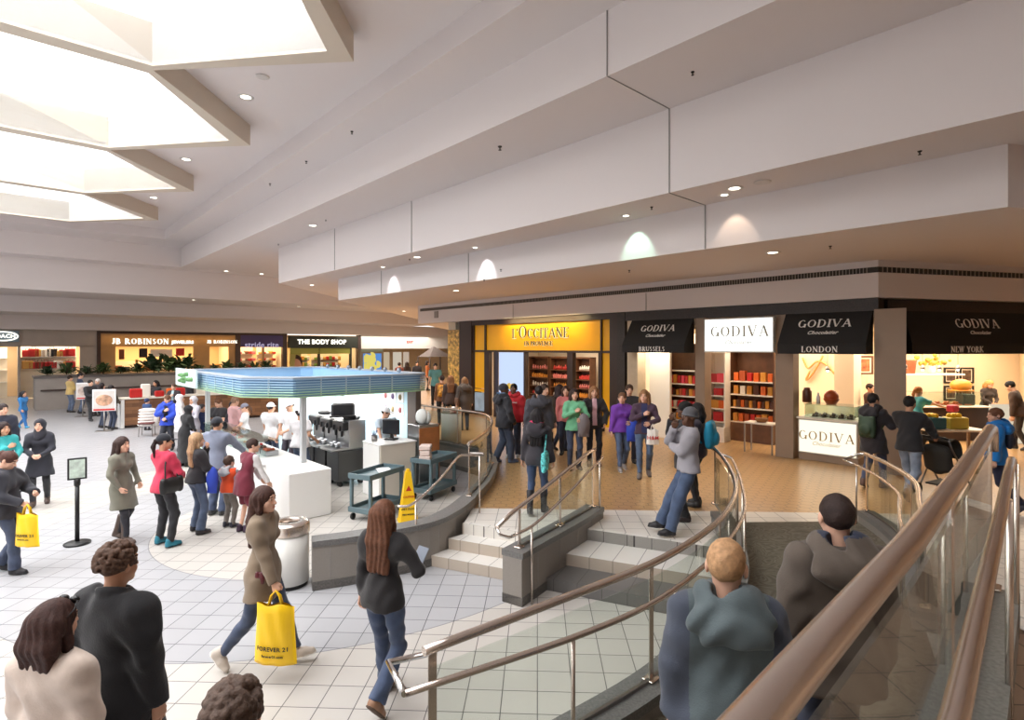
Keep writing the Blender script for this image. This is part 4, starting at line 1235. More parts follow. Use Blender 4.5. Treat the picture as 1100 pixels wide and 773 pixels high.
nfront('shoe_storefront', 'narrow shop front with a purple sign band between the tan and the dark green fronts', 255, 306,
       [(text_mesh('stride rite', .55, .03, .008, 1.05), 281, zr(281, 370.5), emat('lilac lettering', (206, 194, 226), .55), 'lettering')],
       [('sign_band', M_PURP, 257, 304, 3.02, 3.86, -.08, .2), ('frame', M_BROWN, 255, 258, 0, 4.0, -.1, .25), ('frame', M_BROWN, 303.5, 308, 0, 4.0, -.1, .25), ('frame', M_BROWN, 257, 304, 3.86, 4.0, -.06, .2), ('post', M_GOLDF, 282, 284, 0, 3.02, 0, .2)])
nfront('toiletry_storefront', 'dark green shop front with lit white block lettering', 308, 386,
       [(text_mesh('THE BODY SHOP', .47, .03, .02, 1.1), 346, zr(346, 367.3), M_LIT, 'lettering')],
       [('sign_band', M_GRN, 310, 384.5, 2.95, 3.9, -.08, .2), ('frame', M_BROWN, 384, 387, 0, 4.0, -.1, .25), ('mullion', M_GRN, 342, 344, 0, 2.95, 0, .2), ('mullion', M_GRN, 376, 378, 0, 2.95, 0, .2), ('transom', mat('olive transom', (150, 150, 60), .5), 312, 376, 2.5, 2.95, 0, .1)])
# things standing in those windows
def nshelf(px0, px1, zs, label, m, back=2.2):
    r = empty('shop_shelf', (*ab((ax(px0) + ax(px1)) / 2, B0 + back), 0), label=label, cat='shelf unit')
    part(npx(MB(), px0, px1, .05, zs[-1] + .6, back + .3, back + .34), 'back_panel', M_WARM, r)
    for z in zs: part(npx(MB(), px0, px1, z - .05, z, back - .1, back + .3), 'shelf', m, r)
    return r
PALN = [('red', (190, 40, 36)), ('white', (240, 234, 224)), ('brown', (120, 70, 44)), ('pink', (226, 120, 130)), ('gold', (210, 160, 80)), ('black', (40, 36, 36)), ('green', (120, 150, 70))]
def nstock(px0, px1, z, n, label, grp, name, cols, h=.34, w=.3, back=2.05):
    for i in range(n):
        px = px0 + (px1 - px0) * (i + .5) / n
        c = cols[i % len(cols)]
        hh = h * random.uniform(.75, 1.15)
        m = MB().box((0, 0, hh / 2), (w, .2, hh), 0, .03)
        if name == 'handbag': m.tube([(-.1, 0, hh), (-.07, 0, hh + .12), (.07, 0, hh + .12), (.1, 0, hh)], .015, 6)
        ob = m.build(name, mat('goods ' + PALN[c][0], PALN[c][1], .5))
        ob.location = (*ab(ax(px), B0 + back), z + .005); ob.rotation_euler = (0, 0, RB)
        tag(ob, label % PALN[c][0], name.replace('_', ' '), grp)
nshelf(22, 84, [1.75, 2.45], 'white shelves of handbags in the far left shop window', mat('white lacquer', (246, 238, 228), .5), 1.0)
nstock(27, 80, 1.75, 8, '%s handbag on the lower white shelf of the far left shop', 'handbags in the far left shop', 'handbag', [4, 0, 2, 0, 0, 1], .42, .5, .85)
nstock(27, 80, 2.45, 8, '%s handbag on the upper white shelf of the far left shop', 'handbags in the far left shop', 'handbag', [0, 0, 4, 1, 5, 4, 0], .42, .5, .85)
nshelf(-6, 8, [1.0, 1.7, 2.4], 'shelves of the shop at the left edge of the picture', mat('white lacquer', (246, 238, 228), .5), 2.0)
nshelf(127, 206, [1.5], 'long lit display shelf inside the tan jewellery shop', M_WOOD, 2.0)
for i, (x0, x1, y0, y1, c) in enumerate(((129, 135, 375, 386, 2), (151, 160, 374, 384, 5), (163, 187, 375, 383, 1), (191, 200, 374, 382, 0), (147, 150, 386, 391, 4), (160, 176, 386, 394, 2))):
    m = MB(); npx(m, x0, x1, zr(x1, y1), zr(x1, y0), .5, .55)
    o = m.build('window_card', mat('goods ' + PALN[c][0], PALN[c][1], .5)); tag(o, '%s display card hanging in the tan jewellery shop window' % PALN[c][0], 'display card', 'cards in the jewellery window')
nstock(128, 206, 1.5, 9, 'small %s jewellery case on the long lit shelf', 'jewellery cases', 'jewellery_case', [2, 5, 1, 4], .3, .4, 1.9)
nstock(227, 245, 1.5, 3, 'small %s jewellery case in the second jewellery window', 'jewellery cases', 'jewellery_case', [5, 2, 4], .3, .4, 1.9)
nshelf(259, 281, [1.0, 1.5, 2.0, 2.5], 'shoe shelves left in the purple signed shop', M_SHELF, 1.6)
nshelf(285, 303, [1.0, 1.5, 2.0, 2.5], 'shoe shelves right in the purple signed shop', M_SHELF, 1.6)
for z, lv in ((1.5, 'lower'), (2.0, 'middle'), (2.5, 'upper')):
    nstock(259, 281, z, 6, '%s shoe box on the ' + lv + ' left shelf of the purple signed shop', 'shoe boxes', 'shoe_box', [0, 3, 1, 2], .2, .34, 1.5)
    nstock(286, 303, z, 5, '%s shoe box on the ' + lv + ' right shelf of the purple signed shop', 'shoe boxes', 'shoe_box', [4, 0, 1], .2, .34, 1.5)
nshelf(326, 341, [1.0, 1.5, 2.0], 'left toiletry shelves of the dark green shop', M_WOOD, 1.6)
nshelf(345, 375, [1.0, 1.5, 2.0], 'right toiletry shelves of the dark green shop', M_WOOD, 1.6)
for z, lv in ((1.5, 'middle'), (2.0, 'upper')):
    nstock(326, 341, z, 5, '%s bottle on the ' + lv + ' left shelf of the dark green shop', 'toiletries of the dark green shop', 'toiletry_bottle', [1, 0, 4, 6], .28, .2, 1.5)
    nstock(346, 375, z, 9, '%s bottle on the ' + lv + ' right shelf of the dark green shop', 'toiletries of the dark green shop', 'toiletry_bottle', [6, 0, 1, 4, 0], .28, .2, 1.5)
m = MB(); npx(m, 313, 325, .4, 2.5, .3, .34); o = m.build('window_poster', mat('portrait poster', (170, 160, 90), .6)); tag(o, 'tall poster with a face in the left window of the dark green shop', 'poster')
q = ab(ax(319.5), B0 + .27); fb = MB().ball((*q, 1.55), (.42, .04, .6), 14, 10).build('face_print', mat('face print', (214, 160, 130), .7), o)
fb2 = MB().ball((*ab(ax(319.5), B0 + .30), 1.85), (.5, .03, .6), 14, 10).build('hair_print', mat('hair print', (70, 44, 30), .7), o)
ov = empty('oval_sign', (*ab(ax(3), B0 - .15), zr(3, 361)), label='rounded blue grey lit sign at the left edge above the far left shop', cat='sign')
MB().box((0, 0, 0), (1.36, .12, .62), RB, .0).build('sign_board', mat('sign slate', (120, 138, 150), .4), ov)
rr = [(.62 * math.cos(t) + (.0), .22 * math.sin(t)) for t in np.linspace(0, 2 * PI, 25)[:-1]]
MB().tube([(UA[0] * x + UB[0] * -.09, UA[1] * x + UB[1] * -.09, z * 1.1) for x, z in rr], .035, 6, closed=True).build('sign_outline', M_LIT, ov)
ptext(text_mesh('COACH', .28, .02, .01, 1.05), ov, Vector(ov.location) - Vector((UB[0], UB[1], 0)) * .08, RIGHT_B, (0, 0, 1), M_LIT)
# illuminated advertising stand
ad = empty('advertising_stand', (*ab(ax(399.5, 39), 39), 0), label='freestanding advertising stand with a bright colourful panel before the far shops', cat='advertising stand')
part(npx(MB(), 387, 412, 0, az(400, 374.5, 39)[1], 0, .3, 39), 'casing', mat('bronze casing', (120, 108, 92), .5), ad)
part(npx(MB(), 388, 411, az(400, 377.5, 39)[1] , az(400, 374.5, 39)[1], -.03, .0, 39), 'header', mat('sage header', (130, 146, 134), .5), ad)
part(npx(MB(), 390, 409.5, az(400, 399, 39)[1], az(400, 379.5, 39)[1], -.03, .0, 39), 'lit_panel', emat('lit panel blue', (90, 140, 205), .9), ad)
m = MB()
for i in range(14):
    x = random.uniform(391.5, 408); z = random.uniform(az(400, 398, 39)[1], az(400, 381, 39)[1]); q = ab(ax(x, 38.95), 38.95)
    m.ball((*q, z), (.3, .03, .3), 8, 6)
part(m, 'panel_print', emat('print yellow', (230, 214, 110), .8), ad)
# far shops at the end of the concourse
o = MB(); npx(o, 388, 620, 2.9, 4.02, -.02, .2); struct(o.build('wall_far_header', mat('far white header', (226, 222, 216), .7)))
for x0, x1, c, nm in ((414, 420, (220, 200, 170), 0), (424, 433, (232, 220, 200), 0), (435, 441, (220, 200, 180), 0)):
    o = MB(); npx(o, x0, x1, .6, 2.6, .25, .3); struct(o.build('window_far', emat('far window %d' % x0, c, .6)))
gz = empty('gazebo_stall', (*ab(ax(466, 40), 40), 0), label='small far stall with a striped grey roof at the end of the concourse', cat='stall')
m = MB()
cz = az(466, 385, 40)
pts = [ab(ax(456, 40), 39.2), ab(ax(480, 40), 39.2), ab(ax(480, 40), 41), ab(ax(456, 40), 41)]
ap = ab(ax(466, 40), 40)
m.add([(*p, 2.2) for p in pts] + [(*ap, 3.1)], [(0, 1, 4), (1, 2, 4), (2, 3, 4), (3, 0, 4)])
part(m, 'roof', mat('striped roof', (110, 100, 96), .8), gz)
for p in pts: part(MB().tube([(*p, .004), (*p, 2.25)], .06, 8), 'post', M_BROWN, gz)
ex = MB().box((*D(440.5, 36), EYE - (367.3 - CY) * 36 / 600), (.6, .06, .24)).build('exit_sign', M_WHITE); tag(ex, 'small exit sign with red letters far down the concourse', 'sign')
vf = text_mesh('EXIT', .2, .01, .006); put_text(vf, (D(440.5, 36)[0], 35.96, EYE - (367.3 - CY) * 36 / 600), (1, 0, 0), (0, 0, 1), emat('exit red', (255, 60, 70), 1.0), 'lettering', ex)
# gold mosaic shop window round the corner of the golden shop
cw = Vector(ab(13.4, FA(481.5, 380, 13.4)[0])); gfv = Vector(GF)
struct(MB().wall([tuple(cw + Vector((.16, .0))), tuple(cw + Vector((.16, 0)) + gfv * 26)], UP + .004, 4.03, .3).build('wall_concourse_east', M_CREAM))
mo = fbox(MB(), 13.36, 13.42, FA(494, 380, 13.4)[0], FA(482, 380, 13.4)[0], UP + .1, 3.7)
mo = mo.build('mosaic_window', mat('gold mosaic', (206, 156, 78), .3, var=.8, vscale=9)); tag(mo, 'gold mosaic panel left of the dark bronze frame of the golden shop', 'panel')
area('concourse_fill', (-7.5, 33, 4.7), 5, 14, 800, (255, 240, 220))  # area lights added to brighten the dark concourse
area('concourse_fill', (-12, 47, 3.9), 12, 6, 700, (255, 244, 232))
# planter wall with shrubs
PA0, PB0 = 1.15, 34.7
pw = [P(PA0, PB0), P(12.5, PB0), P(12.5, PB0 + 2.0), P(PA0, PB0 + 2.0)]
o = MB().prism(pw, .003, 1.52).build('wall_planter', mat('planter stone', (150, 142, 136), .6, var=.06, vscale=2)); struct(o)
MB().prism([P(PA0 - .05, PB0 - .05), P(12.5, PB0 - .05), P(12.5, PB0 + 2.05), P(PA0 - .05, PB0 + 2.05)], 1.52, 1.62).build('wall_planter_cap', mat('planter cap', (96, 90, 88), .5)).parent = o
rl = MB().tube([(*P(PA0 + .2, PB0 - .09), .95), (*P(12.2, PB0 - .09), .95)], .035, 8).build('planter_handrail', M_BROWN); tag(rl, 'dark handrail fixed along the grey planter wall', 'handrail')
for a_ in np.arange(PA0 + .5, 12.2, 1.9): MB().tube([(*P(a_, PB0 - .004), .95), (*P(a_, PB0 - .09), .95)], .02, 6).build('bracket', M_BROWN, rl)
M_LEAF = [mat('leaf dark', (44, 66, 40), .5, var=.4, vscale=14), mat('leaf mid', (70, 92, 50), .5, var=.4, vscale=14)]
def shrub(name, label, loc, h, n, m, spread, group=None):
    r = empty(name, loc, label=label, cat='plant', group=group)
    mb = MB()
    for i in range(n):
        t = random.uniform(0, 2 * PI); e = random.uniform(.15, 1.3); l = h * random.uniform(.6, 1.1)
        d = Vector((math.cos(t) * math.cos(e) * spread, math.sin(t) * math.cos(e) * spread, math.sin(e))) * l
        st = d * random.uniform(.1, .5); w = l * .11
        sd = d.cross(Vector((0, 0, 1))).normalized() * w
        mid = st.lerp(d, .55) + Vector((0, 0, l * .08)); tip = d - Vector((0, 0, l * .12))
        mb.add([st, mid + sd, tip, mid - sd, mid + Vector((0, 0, .02))], [(0, 1, 4), (1, 2, 4), (2, 3, 4), (3, 0, 4)])
    mb.build('leaves', m, r)
    st = MB()
    for i in range(4):
        t = random.uniform(0, 2 * PI); st.tube([(0, 0, 0), (.1 * math.cos(t), .1 * math.sin(t), h * .55)], .015, 5)
    st.build('stem', M_BROWN, r)
    return r
for i, a_ in enumerate(np.linspace(PA0 + .5, 12.0, 15)):
    q = P(a_, PB0 + random.uniform(.5, 1.1)); big = 6 <= i <= 8
    shrub('planter_shrub', 'leafy dark green shrub growing in the grey planter', (*q, 1.63), 1.25 if big else random.uniform(.5, .8), 60, M_LEAF[i % 2], 1.0, 'shrubs in the grey planter')
for (x0, x1, pw_, lc_) in ((108, 253, 330, (255, 220, 164)), (256, 304, 130, (255, 222, 170)), (310, 384, 150, (255, 224, 170)), (-30, 104, 240, (255, 240, 218))):
    q = ab((ax(x0) + ax(x1)) / 2, B0 + 2.0); area('shop_lamp', (*q, 3.25), abs(ax(x1) - ax(x0)) * .9, 3, pw_, lc_, (0, 0, RB))
for x0, x1 in ((110, 252),):
    q = ab((ax(x0) + ax(x1)) / 2, B0 - .5); area('sign_lamp', (*q, 3.98), abs(ax(x1) - ax(x0)), .1, 40, (255, 206, 130), (math.radians(-20), 0, RB))
# ================================================================== dessert kiosk on the lower floor
def cbox(mb, a0, a1, b0, b1, z0, z1, bev=0): return fbox(mb, a0, a1, b0, b1, z0, z1, bev)
M_SOLID = mat('white solid surface', (240, 239, 236), .35)
M_SOLID2 = mat('cream laminate', (222, 214, 200), .45)
M_INOX = mat('stainless steel', (176, 178, 180), .28, 1.0, bump=.03, bscale=150)
M_PALEB = mat('pale blue panel', (150, 192, 232), .5)
kc = empty('kiosk_counter', (*ab(4.0, 12.6), 0), label='long white kiosk counter with a square white end block nearest the camera', cat='counter')
part(cbox(MB(), 3.62, 4.38, 9.62, 10.75, .004, .83, .012), 'end_block', M_SOLID, kc)
part(cbox(MB(), 3.62, 4.30, 10.76, 15.7, .004, .80, .008), 'body', M_SOLID, kc)
part(cbox(MB(), 3.58, 4.38, 10.76, 15.74, .80, .835, .008), 'worktop', M_SOLID, kc)
part(cbox(MB(), 3.605, 3.62, 13.2, 15.4, .15, .62), 'green_decal', mat('pale green decal', (196, 226, 196), .5), kc)
sgl = empty('sneeze_guard', (*ab(3.95, 13.6), .836), label='clear glass sneeze guard along the white kiosk counter', cat='sneeze guard')
part(MB().wall([P(3.68, 11.4), P(3.68, 15.3)], .84, 1.14, .012), 'glass_panel', M_GLASS, sgl)
part(cbox(MB(), 3.66, 4.1, 11.4, 15.3, 1.14, 1.152), 'glass_shelf', M_GLASS, sgl)
for b_ in (11.42, 12.8, 14.2, 15.28):
    part(MB().tube([(*ab(3.72, b_), .838), (*ab(3.72, b_), 1.14)], .012, 8), 'post', M_INOX, sgl)
# toppings in steel pans
pans = []
for i in range(10):
    c = ('rust', 'brown', 'red', 'gold', 'white', 'orange', 'pink', 'gold', 'brown', 'white')[i]
    r = MB().box((0, 0, .05), (.3, .26, .1), 0, .01).build('topping_pan', M_INOX); r.location = (*ab(3.98, 11.6 + i * .4), .838); r.rotation_euler = (0, 0, RA)
    tag(r, 'steel pan of %s topping on the kiosk counter' % c, 'pan', 'topping pans of the kiosk')
    m = MB()
    for k in range(9): m.ball((random.uniform(-.1, .1), random.uniform(-.08, .08), .1), .045, 6, 4)
    m.build('topping', CH[c], r)
# canopy
cv = empty('kiosk_canopy', (*ab(5.1, 13.2), 2.05), label='square blue and green slatted canopy over the dessert kiosk', cat='canopy')
out = [(3.97, 10.35), (6.55, 10.2), (6.85, 10.3), (7.0, 10.6), (7.0, 15.8), (6.9, 16.1), (6.6, 16.25), (3.7, 16.3), (3.35, 16.2), (3.22, 15.9), (3.31, 11.15)]
def ring_path(off):
    c = Vector((5.1, 13.2)); q = []
    for a_, b_ in out:
        v = Vector((a_, b_)) - c
        sx = (abs(v.x) - off) / abs(v.x); sy = (abs(v.y) - off) / abs(v.y)
        q.append((c.x + v.x * sx, c.y + v.y * sy))
    return [P(*t) for t in q]
def ring(mb, off0, off1, z0, z1):
    A, B = ring_path(off0), ring_path(off1); n = len(A)
    vs = [(*p, z) for z in (z0, z1) for p in A] + [(*p, z) for z in (z0, z1) for p in B]
    fs = []
    for i in range(n):
        j = (i + 1) % n
        fs += [(i, j, n + j, n + i), (2 * n + j, 2 * n + i, 3 * n + i, 3 * n + j), (n + i, n + j, 3 * n + j, 3 * n + i), (j, i, 2 * n + i, 2 * n + j)]
    return mb.add(vs, fs)
Z0, Z1 = 2.06, 2.43
part(ring(MB(), .16, .24, Z0 + .02, Z1), 'inner_band', M_PALEB, cv)
part(ring(MB(), .09, .10, Z0 + .02, Z1 - .02), 'gap_shade_band', mat('gap shade blue', (112, 158, 206), .5), cv)  # darker ring puts the shade between the slats into colour
part(ring(MB(), .0, .26, Z1 - .012, Z1 + .012), 'top_rim', mat('rim grey', (170, 180, 192), .5), cv)
part(ring(MB(), .06, .5, Z0 + .0, Z0 + .02), 'soffit', M_WHITE, cv)
cols = [(164, 196, 226), (168, 202, 230), (176, 210, 234), (180, 214, 232), (182, 218, 222), (184, 222, 208), (180, 218, 186), (168, 208, 164)]
NS = 8
for i in range(NS):
    z = Z1 - .03 - (Z1 - Z0 - .04) * i / (NS - 1)
    part(ring(MB(), .0, .03, z - .010, z + .008), 'slat', mat('slat %d' % i, cols[i], .35), cv)
rp_ = ring_path(.05); n = len(rp_)
for i in range(n):
    p_, q_ = Vector(rp_[i]), Vector(rp_[(i + 1) % n]); L_ = (q_ - p_).length
    if L_ < .8: continue
    k = max(1, int(L_ / .62))
    for j in range(1, k + 1):
        t = p_.lerp(q_, j / (k + 1)); ang = math.atan2(q_.y - p_.y, q_.x - p_.x)
        part(MB().box((t.x, t.y, (Z0 + Z1) / 2), (.022, .03, Z1 - Z0 - .03), ang), 'bracket', mat('bracket pale', (206, 222, 232), .4), cv)
for i in range(7):
    ms = MB()
    q = ab(6.6, 11.0 + i * .62); ms.ball((*q, Z1 + .06), .055, 8, 6); ms.tube([(*q, Z1), (*q, Z1 + .05)], .02, 6)
    part(ms, 'spot_lamp', mat('lamp grey', (150, 156, 164), .4, .5), cv)
for a_, b_, zz in ((3.8, 15.45, .84), (4.2, 10.45, .84)):
    part(cbox(MB(), a_ - .05, a_ + .05, b_ - .05, b_ + .05, zz - .003, Z0 + .01, .01), 'post', mat('post grey', (186, 188, 190), .4), cv)
part(cbox(MB(), 6.72, 6.86, 10.5, 10.85, 0.004, Z0 + .01, .005), 'post', mat('taupe support', (110, 96, 88), .5), cv)
# logo plate at the left corner of the canopy
q = ab(3.16, 15.2)
lg = cbox(MB(), 3.13, 3.17, 13.7, 15.6, 2.1, 2.5).build('logo_plate', mat('frosted plate', (216, 232, 236), .4)); tag(lg, 'frosted plate with green leaf marks on the far left corner of the canopy', 'sign')
m = MB()
for i in range(12): m.ball((*ab(3.125, random.uniform(14.0, 15.0)), random.uniform(2.18, 2.4)), (.10, .06, .05), 7, 5)
m.build('leaf_mark', mat('leaf mark', (90, 140, 84), .5), lg)
# menu walls
bw = empty('kiosk_menu_wall', (*ab(6.9, 12.8), 0), label='pale blue and white menu wall at the back of the dessert kiosk', cat='menu wall')
part(cbox(MB(), 6.86, 6.94, 10.9, 14.8, .004, 2.04), 'side_panel', mat('ice blue wall', (196, 226, 238), .5), bw)
part(cbox(MB(), 5.3, 6.86, 14.72, 14.8, .004, 2.04), 'rear_panel', mat('ice blue wall', (196, 226, 238), .5), bw)
for i in range(3):
    for j in range(2):
        b_ = 11.35 + i * .33; z_ = 1.42 + j * .3
        part(cbox(MB(), 6.845, 6.86, b_ - .14, b_ + .14, z_, z_ + .26), 'menu_card', M_WHITE, bw)
        part(MB().ball((*ab(6.845, b_), z_ + .12), (.05, .05, .07), 8, 6), 'menu_picture', mat('menu art %d' % ((i + j) % 3), ((196, 120, 120), (170, 150, 110), (130, 110, 150))[(i + j) % 3], .6), bw)
for b_ in (13.0, 13.8): part(cbox(MB(), 6.845, 6.86, b_ - .34, b_ + .34, 1.35, 1.95), 'menu_board', M_WHITE, bw)
m = MB()
for k in range(5): m.ball((*ab(6.83, 14.3 + .06 * (k % 3)), 1.75 + .07 * (k // 2)), .07, 8, 6)
part(m, 'menu_emblem', mat('emblem maroon', (150, 70, 70), .6), bw)
# soft-serve machines
M_DBLK = mat('machine black', (34, 34, 36), .35)
def machine():
    r = empty('ice_cream_machine', (0, 0, 0))
    MB().box((0, 0, .44), (.58, .62, .66), 0, .015).build('lower_cabinet', mat('dark steel', (92, 92, 94), .35, 1.0), r)
    MB().box((0, -.1, .80), (.56, .74, .05), 0, .01).build('drip_tray', M_INOX, r)
    MB().box((0, .14, 1.10), (.58, .40, .62), 0, .015).build('upper_body', M_INOX, r)
    ch_ = MB().box((0, -.12, 1.29), (.54, .14, .2), 0, .02).build('control_head', M_DBLK, r)
    for x in (-.15, .15):
        sp = MB().tube([(x, -.16, 1.2), (x, -.16, 1.06)], [.035, .022], 10)
        sp.box((x, -.21, 1.24), (.03, .04, .12), 0, .008); sp.build('dispenser', M_DBLK, ch_)
    m = MB(); m.lathe([(.17, 0), (.19, .02), (.19, .06), (.08, .08)], (0, .14, 1.41), 18); m.box((.0, .14, 1.44), (.46, .04, .05), 0, .01); m.build('hopper_lid', M_DBLK, r)
    for x in (-.12, .1): MB().lathe([(.05, 0), (.075, .1), (.08, .105), (.06, .02)], (x, -.24, .826), 12).build('steel_bowl', M_INOX, r)
    for x in (-.22, .22):
        for y in (-.24, .24): MB().lathe([(.0, -.05), (.05, -.05), (.05, .05), (.0, .05)], (0, 0, 0), 12).xform(Matrix.Translation((x, y, .054)) @ Matrix.Rotation(PI / 2, 4, 'Y')).build('wheel', M_BLACK, r)
        MB().box((x, 0, .105), (.03, .56, .02)).build('base_rail', M_DBLK, r)
    return r
proto = machine()
for i in range(3):
    r = proto if i == 0 else copy_tree(proto)
    r.location = (*ab(5.62, 11.62 + i * .66), 0); r.rotation_euler = (0, 0, RA - PI / 2 + PI / 2)
    # local -y looks towards the white counter
    r.rotation_euler = (0, 0, math.atan2(UA[1], UA[0]) - PI / 2)
    tag(r, ('stainless soft-serve machine nearest the till, with the black case on top', 'middle one of the three stainless soft-serve machines', 'stainless soft-serve machine furthest from the till')[i], 'ice cream machine', 'soft-serve machines')
o = MB().box((0, 0, .15), (.5, .16, .3), 0, .04).box((0, .02, .02), (.56, .36, .035), 0, .01).build('black_case', M_DBLK); o.location = (*ab(5.56, 11.62), 1.475); o.rotation_euler = (0, 0, RA + PI / 2 - .5)
tag(o, 'black case with an upright lid on top of the nearest soft-serve machine', 'case')
# till counter
tc = empty('till_counter', (*ab(5.92, 10.25), 0), label='box counter, cream where shaded, carrying the till screen, right of the soft-serve machines', cat='counter')
part(cbox(MB(), 5.52, 6.34, 9.9, 10.6, .004, 1.05, .01), 'body', M_SOLID2, tc)  # cream puts the shade of these faces into the colour; left side stays white
part(cbox(MB(), 5.50, 5.52, 9.92, 10.58, .01, 1.04), 'lit_side', M_SOLID, tc)
part(cbox(MB(), 5.5, 6.36, 9.88, 10.62, 1.05, 1.075, .006), 'worktop', M_SOLID, tc)
ts = empty('till_screen', (*ab(6.0, 10.3), 1.077), rz=RA + .5, label='black till screen on the cream box counter', cat='screen')
MB().box((0, 0, .02), (.24, .2, .035), 0, .01).build('base', M_BLACK, ts); MB().box((0, .02, .1), (.06, .04, .16)).build('stem', M_BLACK, ts)
ds_ = MB().box((0, -.02, .27), (.4, .05, .31), 0, .015).build('display', M_BLACK, ts); MB().box((0, -.047, .27), (.35, .006, .26)).build('screen_face', mat('screen dark', (30, 34, 40), .15), ds_)
pc = MB().lathe([(.06, 0), (.065, .12), (.06, .02)], seg=12).build('pen_cup', M_STEELD); pc.location = (*ab(5.66, 10.4), 1.077); tag(pc, 'cup of pens at the left end of the cream box counter', 'cup')
pn = MB()
for k in range(7): pn.tube([(random.uniform(-.03, .03), random.uniform(-.03, .03), .03), (random.uniform(-.07, .07), random.uniform(-.06, .06), .22)], .007, 5)
pn.build('pens', mat('pens', (90, 90, 130), .5, var=.9, vscale=30), pc)
# steel and wood service cabinet at the right end, with bags on it
sc = empty('service_cabinet', (*ab(6.62, 10.1), 0), label='tall steel and wood cabinet at the right end of the kiosk', cat='cabinet')
part(cbox(MB(), 6.45, 6.95, 9.95, 10.4, .004, 1.36, .01), 'steel_body', M_INOX, sc)
part(cbox(MB(), 6.95, 6.97, 9.95, 10.4, .004, 1.36), 'wood_side', mat('orange wood', (176, 110, 62), .5, var=.2, vscale=5), sc)
part(cbox(MB(), 6.45, 6.95, 9.93, 9.95, .6, 1.3), 'wood_front', mat('orange wood', (176, 110, 62), .5, var=.2, vscale=5), sc)
o = MB().ball((0, 0, .15), (.14, .1, .17), 12, 8).ball((.1, .05, .12), (.1, .1, .14), 10, 8).build('carrier_bag', mat('white plastic bag', (232, 236, 232), .4)); o.location = (*ab(6.66, 10.16), 1.365); tag(o, 'white carrier bags bunched on the steel and wood cabinet', 'bag')
# service carts
M_CART = mat('blue grey plastic', (92, 112, 118), .5)
def cart():
    r = empty('service_cart', (0, 0, 0))
    for z, nm in ((.74, 'top_tray'), (.16, 'lower_tray')):
        m = MB().box((0, 0, z), (.5, .95, .03), 0, .01)
        for sx in (-1, 1): m.box((sx * .24, 0, z + .04), (.02, .95, .08), 0, .006)
        for sy in (-1, 1): m.box((0, sy * .465, z + .04), (.5, .02, .08), 0, .006)
        m.build(nm, M_CART, r)
    for sx in (-1, 1):
        for sy in (-1, 1):
            MB().box((sx * .21, sy * .42, .46), (.06, .06, .56), 0, .012).build('leg', M_CART, r)
            w_ = MB().lathe([(.0, -.018), (.055, -.018), (.055, .018), (.0, .018)], (0, 0, 0), 14).xform(Matrix.Translation((sx * .2, sy * .4, .058)) @ Matrix.Rotation(PI / 2, 4, 'Y')).build('wheel', M_BLACK, r)
    return r
c1 = cart(); c1.location = (-2.42, 10.02, 0); c1.rotation_euler = (0, 0, math.radians(-26.6)); tag(c1, 'blue grey two-tier service cart in front of the till counter', 'cart')
o = MB().box((0, 0, .008), (.24, .34, .012)).build('paper_sheet', M_WHITE); o.location = (-2.34, 10.2, .758); o.rotation_euler = (0, 0, .4); tag(o, 'white sheet lying in the top tray of the service cart by the till', 'paper')
c2 = copy_tree(c1, (-1.58, 11.35, 0), math.radians(-26.6), 'blue grey two-tier service cart behind the yellow cone'); 
o = MB().box((0, 0, .05), (.22, .3, .1), 0, .01).box((0, 0, .16), (.2, .26, .1), 0, .01).box((0, 0, .26), (.22, .28, .08), 0, .01).build('takeaway_boxes', mat('pale pink cartons', (226, 206, 196), .6)); o.location = (-1.72, 11.12, .76); tag(o, 'stack of pale cartons on the cart behind the yellow cone', 'cartons')
# caution cone
cn = empty('caution_cone', (-1.80, 9.66, 0), rz=math.radians(20), label='yellow wet floor caution cone standing behind the curved stone wall', cat='caution cone')
M_CONE = mat('caution yellow', (244, 196, 20), .45)
b_ = .15; tpv = .045; h = .86
m = MB(); m.add([(-b_, -b_, .02), (b_, -b_, .02), (b_, b_, .02), (-b_, b_, .02), (-tpv, -tpv, h), (tpv, -tpv, h), (tpv, tpv, h), (-tpv, tpv, h)], [(3, 2, 1, 0), (4, 5, 6, 7), (0, 1, 5, 4), (1, 2, 6, 5), (2, 3, 7, 6), (3, 0, 4, 7)])
m.box((0, 0, h + .02), (.06, .06, .05), 0, .01); m.build('body', M_CONE, cn)
MB().box((0, 0, .012), (.34, .34, .022), 0, .008).build('foot', M_CONE, cn)
sl_ = Vector((0, b_ - tpv, h)).normalized()
for rz_ in (0, PI / 2):
    Rm = Matrix.Rotation(rz_, 3, 'Z')
    for txt, z, sz, col in (('CAUTION', .44, .042, (190, 50, 30)), ('WET FLOOR', .24, .05, (40, 36, 30)), ('PISO MOJADO', .15, .036, (40, 36, 30))):
        y = -(b_ + (tpv - b_) * (z - .02) / (h - .02)) - .003
        put_text(text_mesh(txt, sz, .003, .001), Rm @ Vector((0, y, z)), Rm @ Vector((1, 0, 0)), Rm @ sl_, mat('cone ink %d' % col[0], col, .6), 'lettering', cn)
    y = -(b_ + (tpv - b_) * (.58 - .02) / (h - .02)) - .003
    MB().add([Rm @ Vector(v) for v in ((-.05, y, .54), (.05, y, .54), (0, y + .012, .63), (-.05, y - .006, .54), (.05, y - .006, .54), (0, y + .006, .63))], [(0, 1, 2), (3, 5, 4), (0, 2, 5, 3), (1, 4, 5, 2)]).build('warning_mark', mat('cone ink 190', (190, 50, 30), .6), cn)
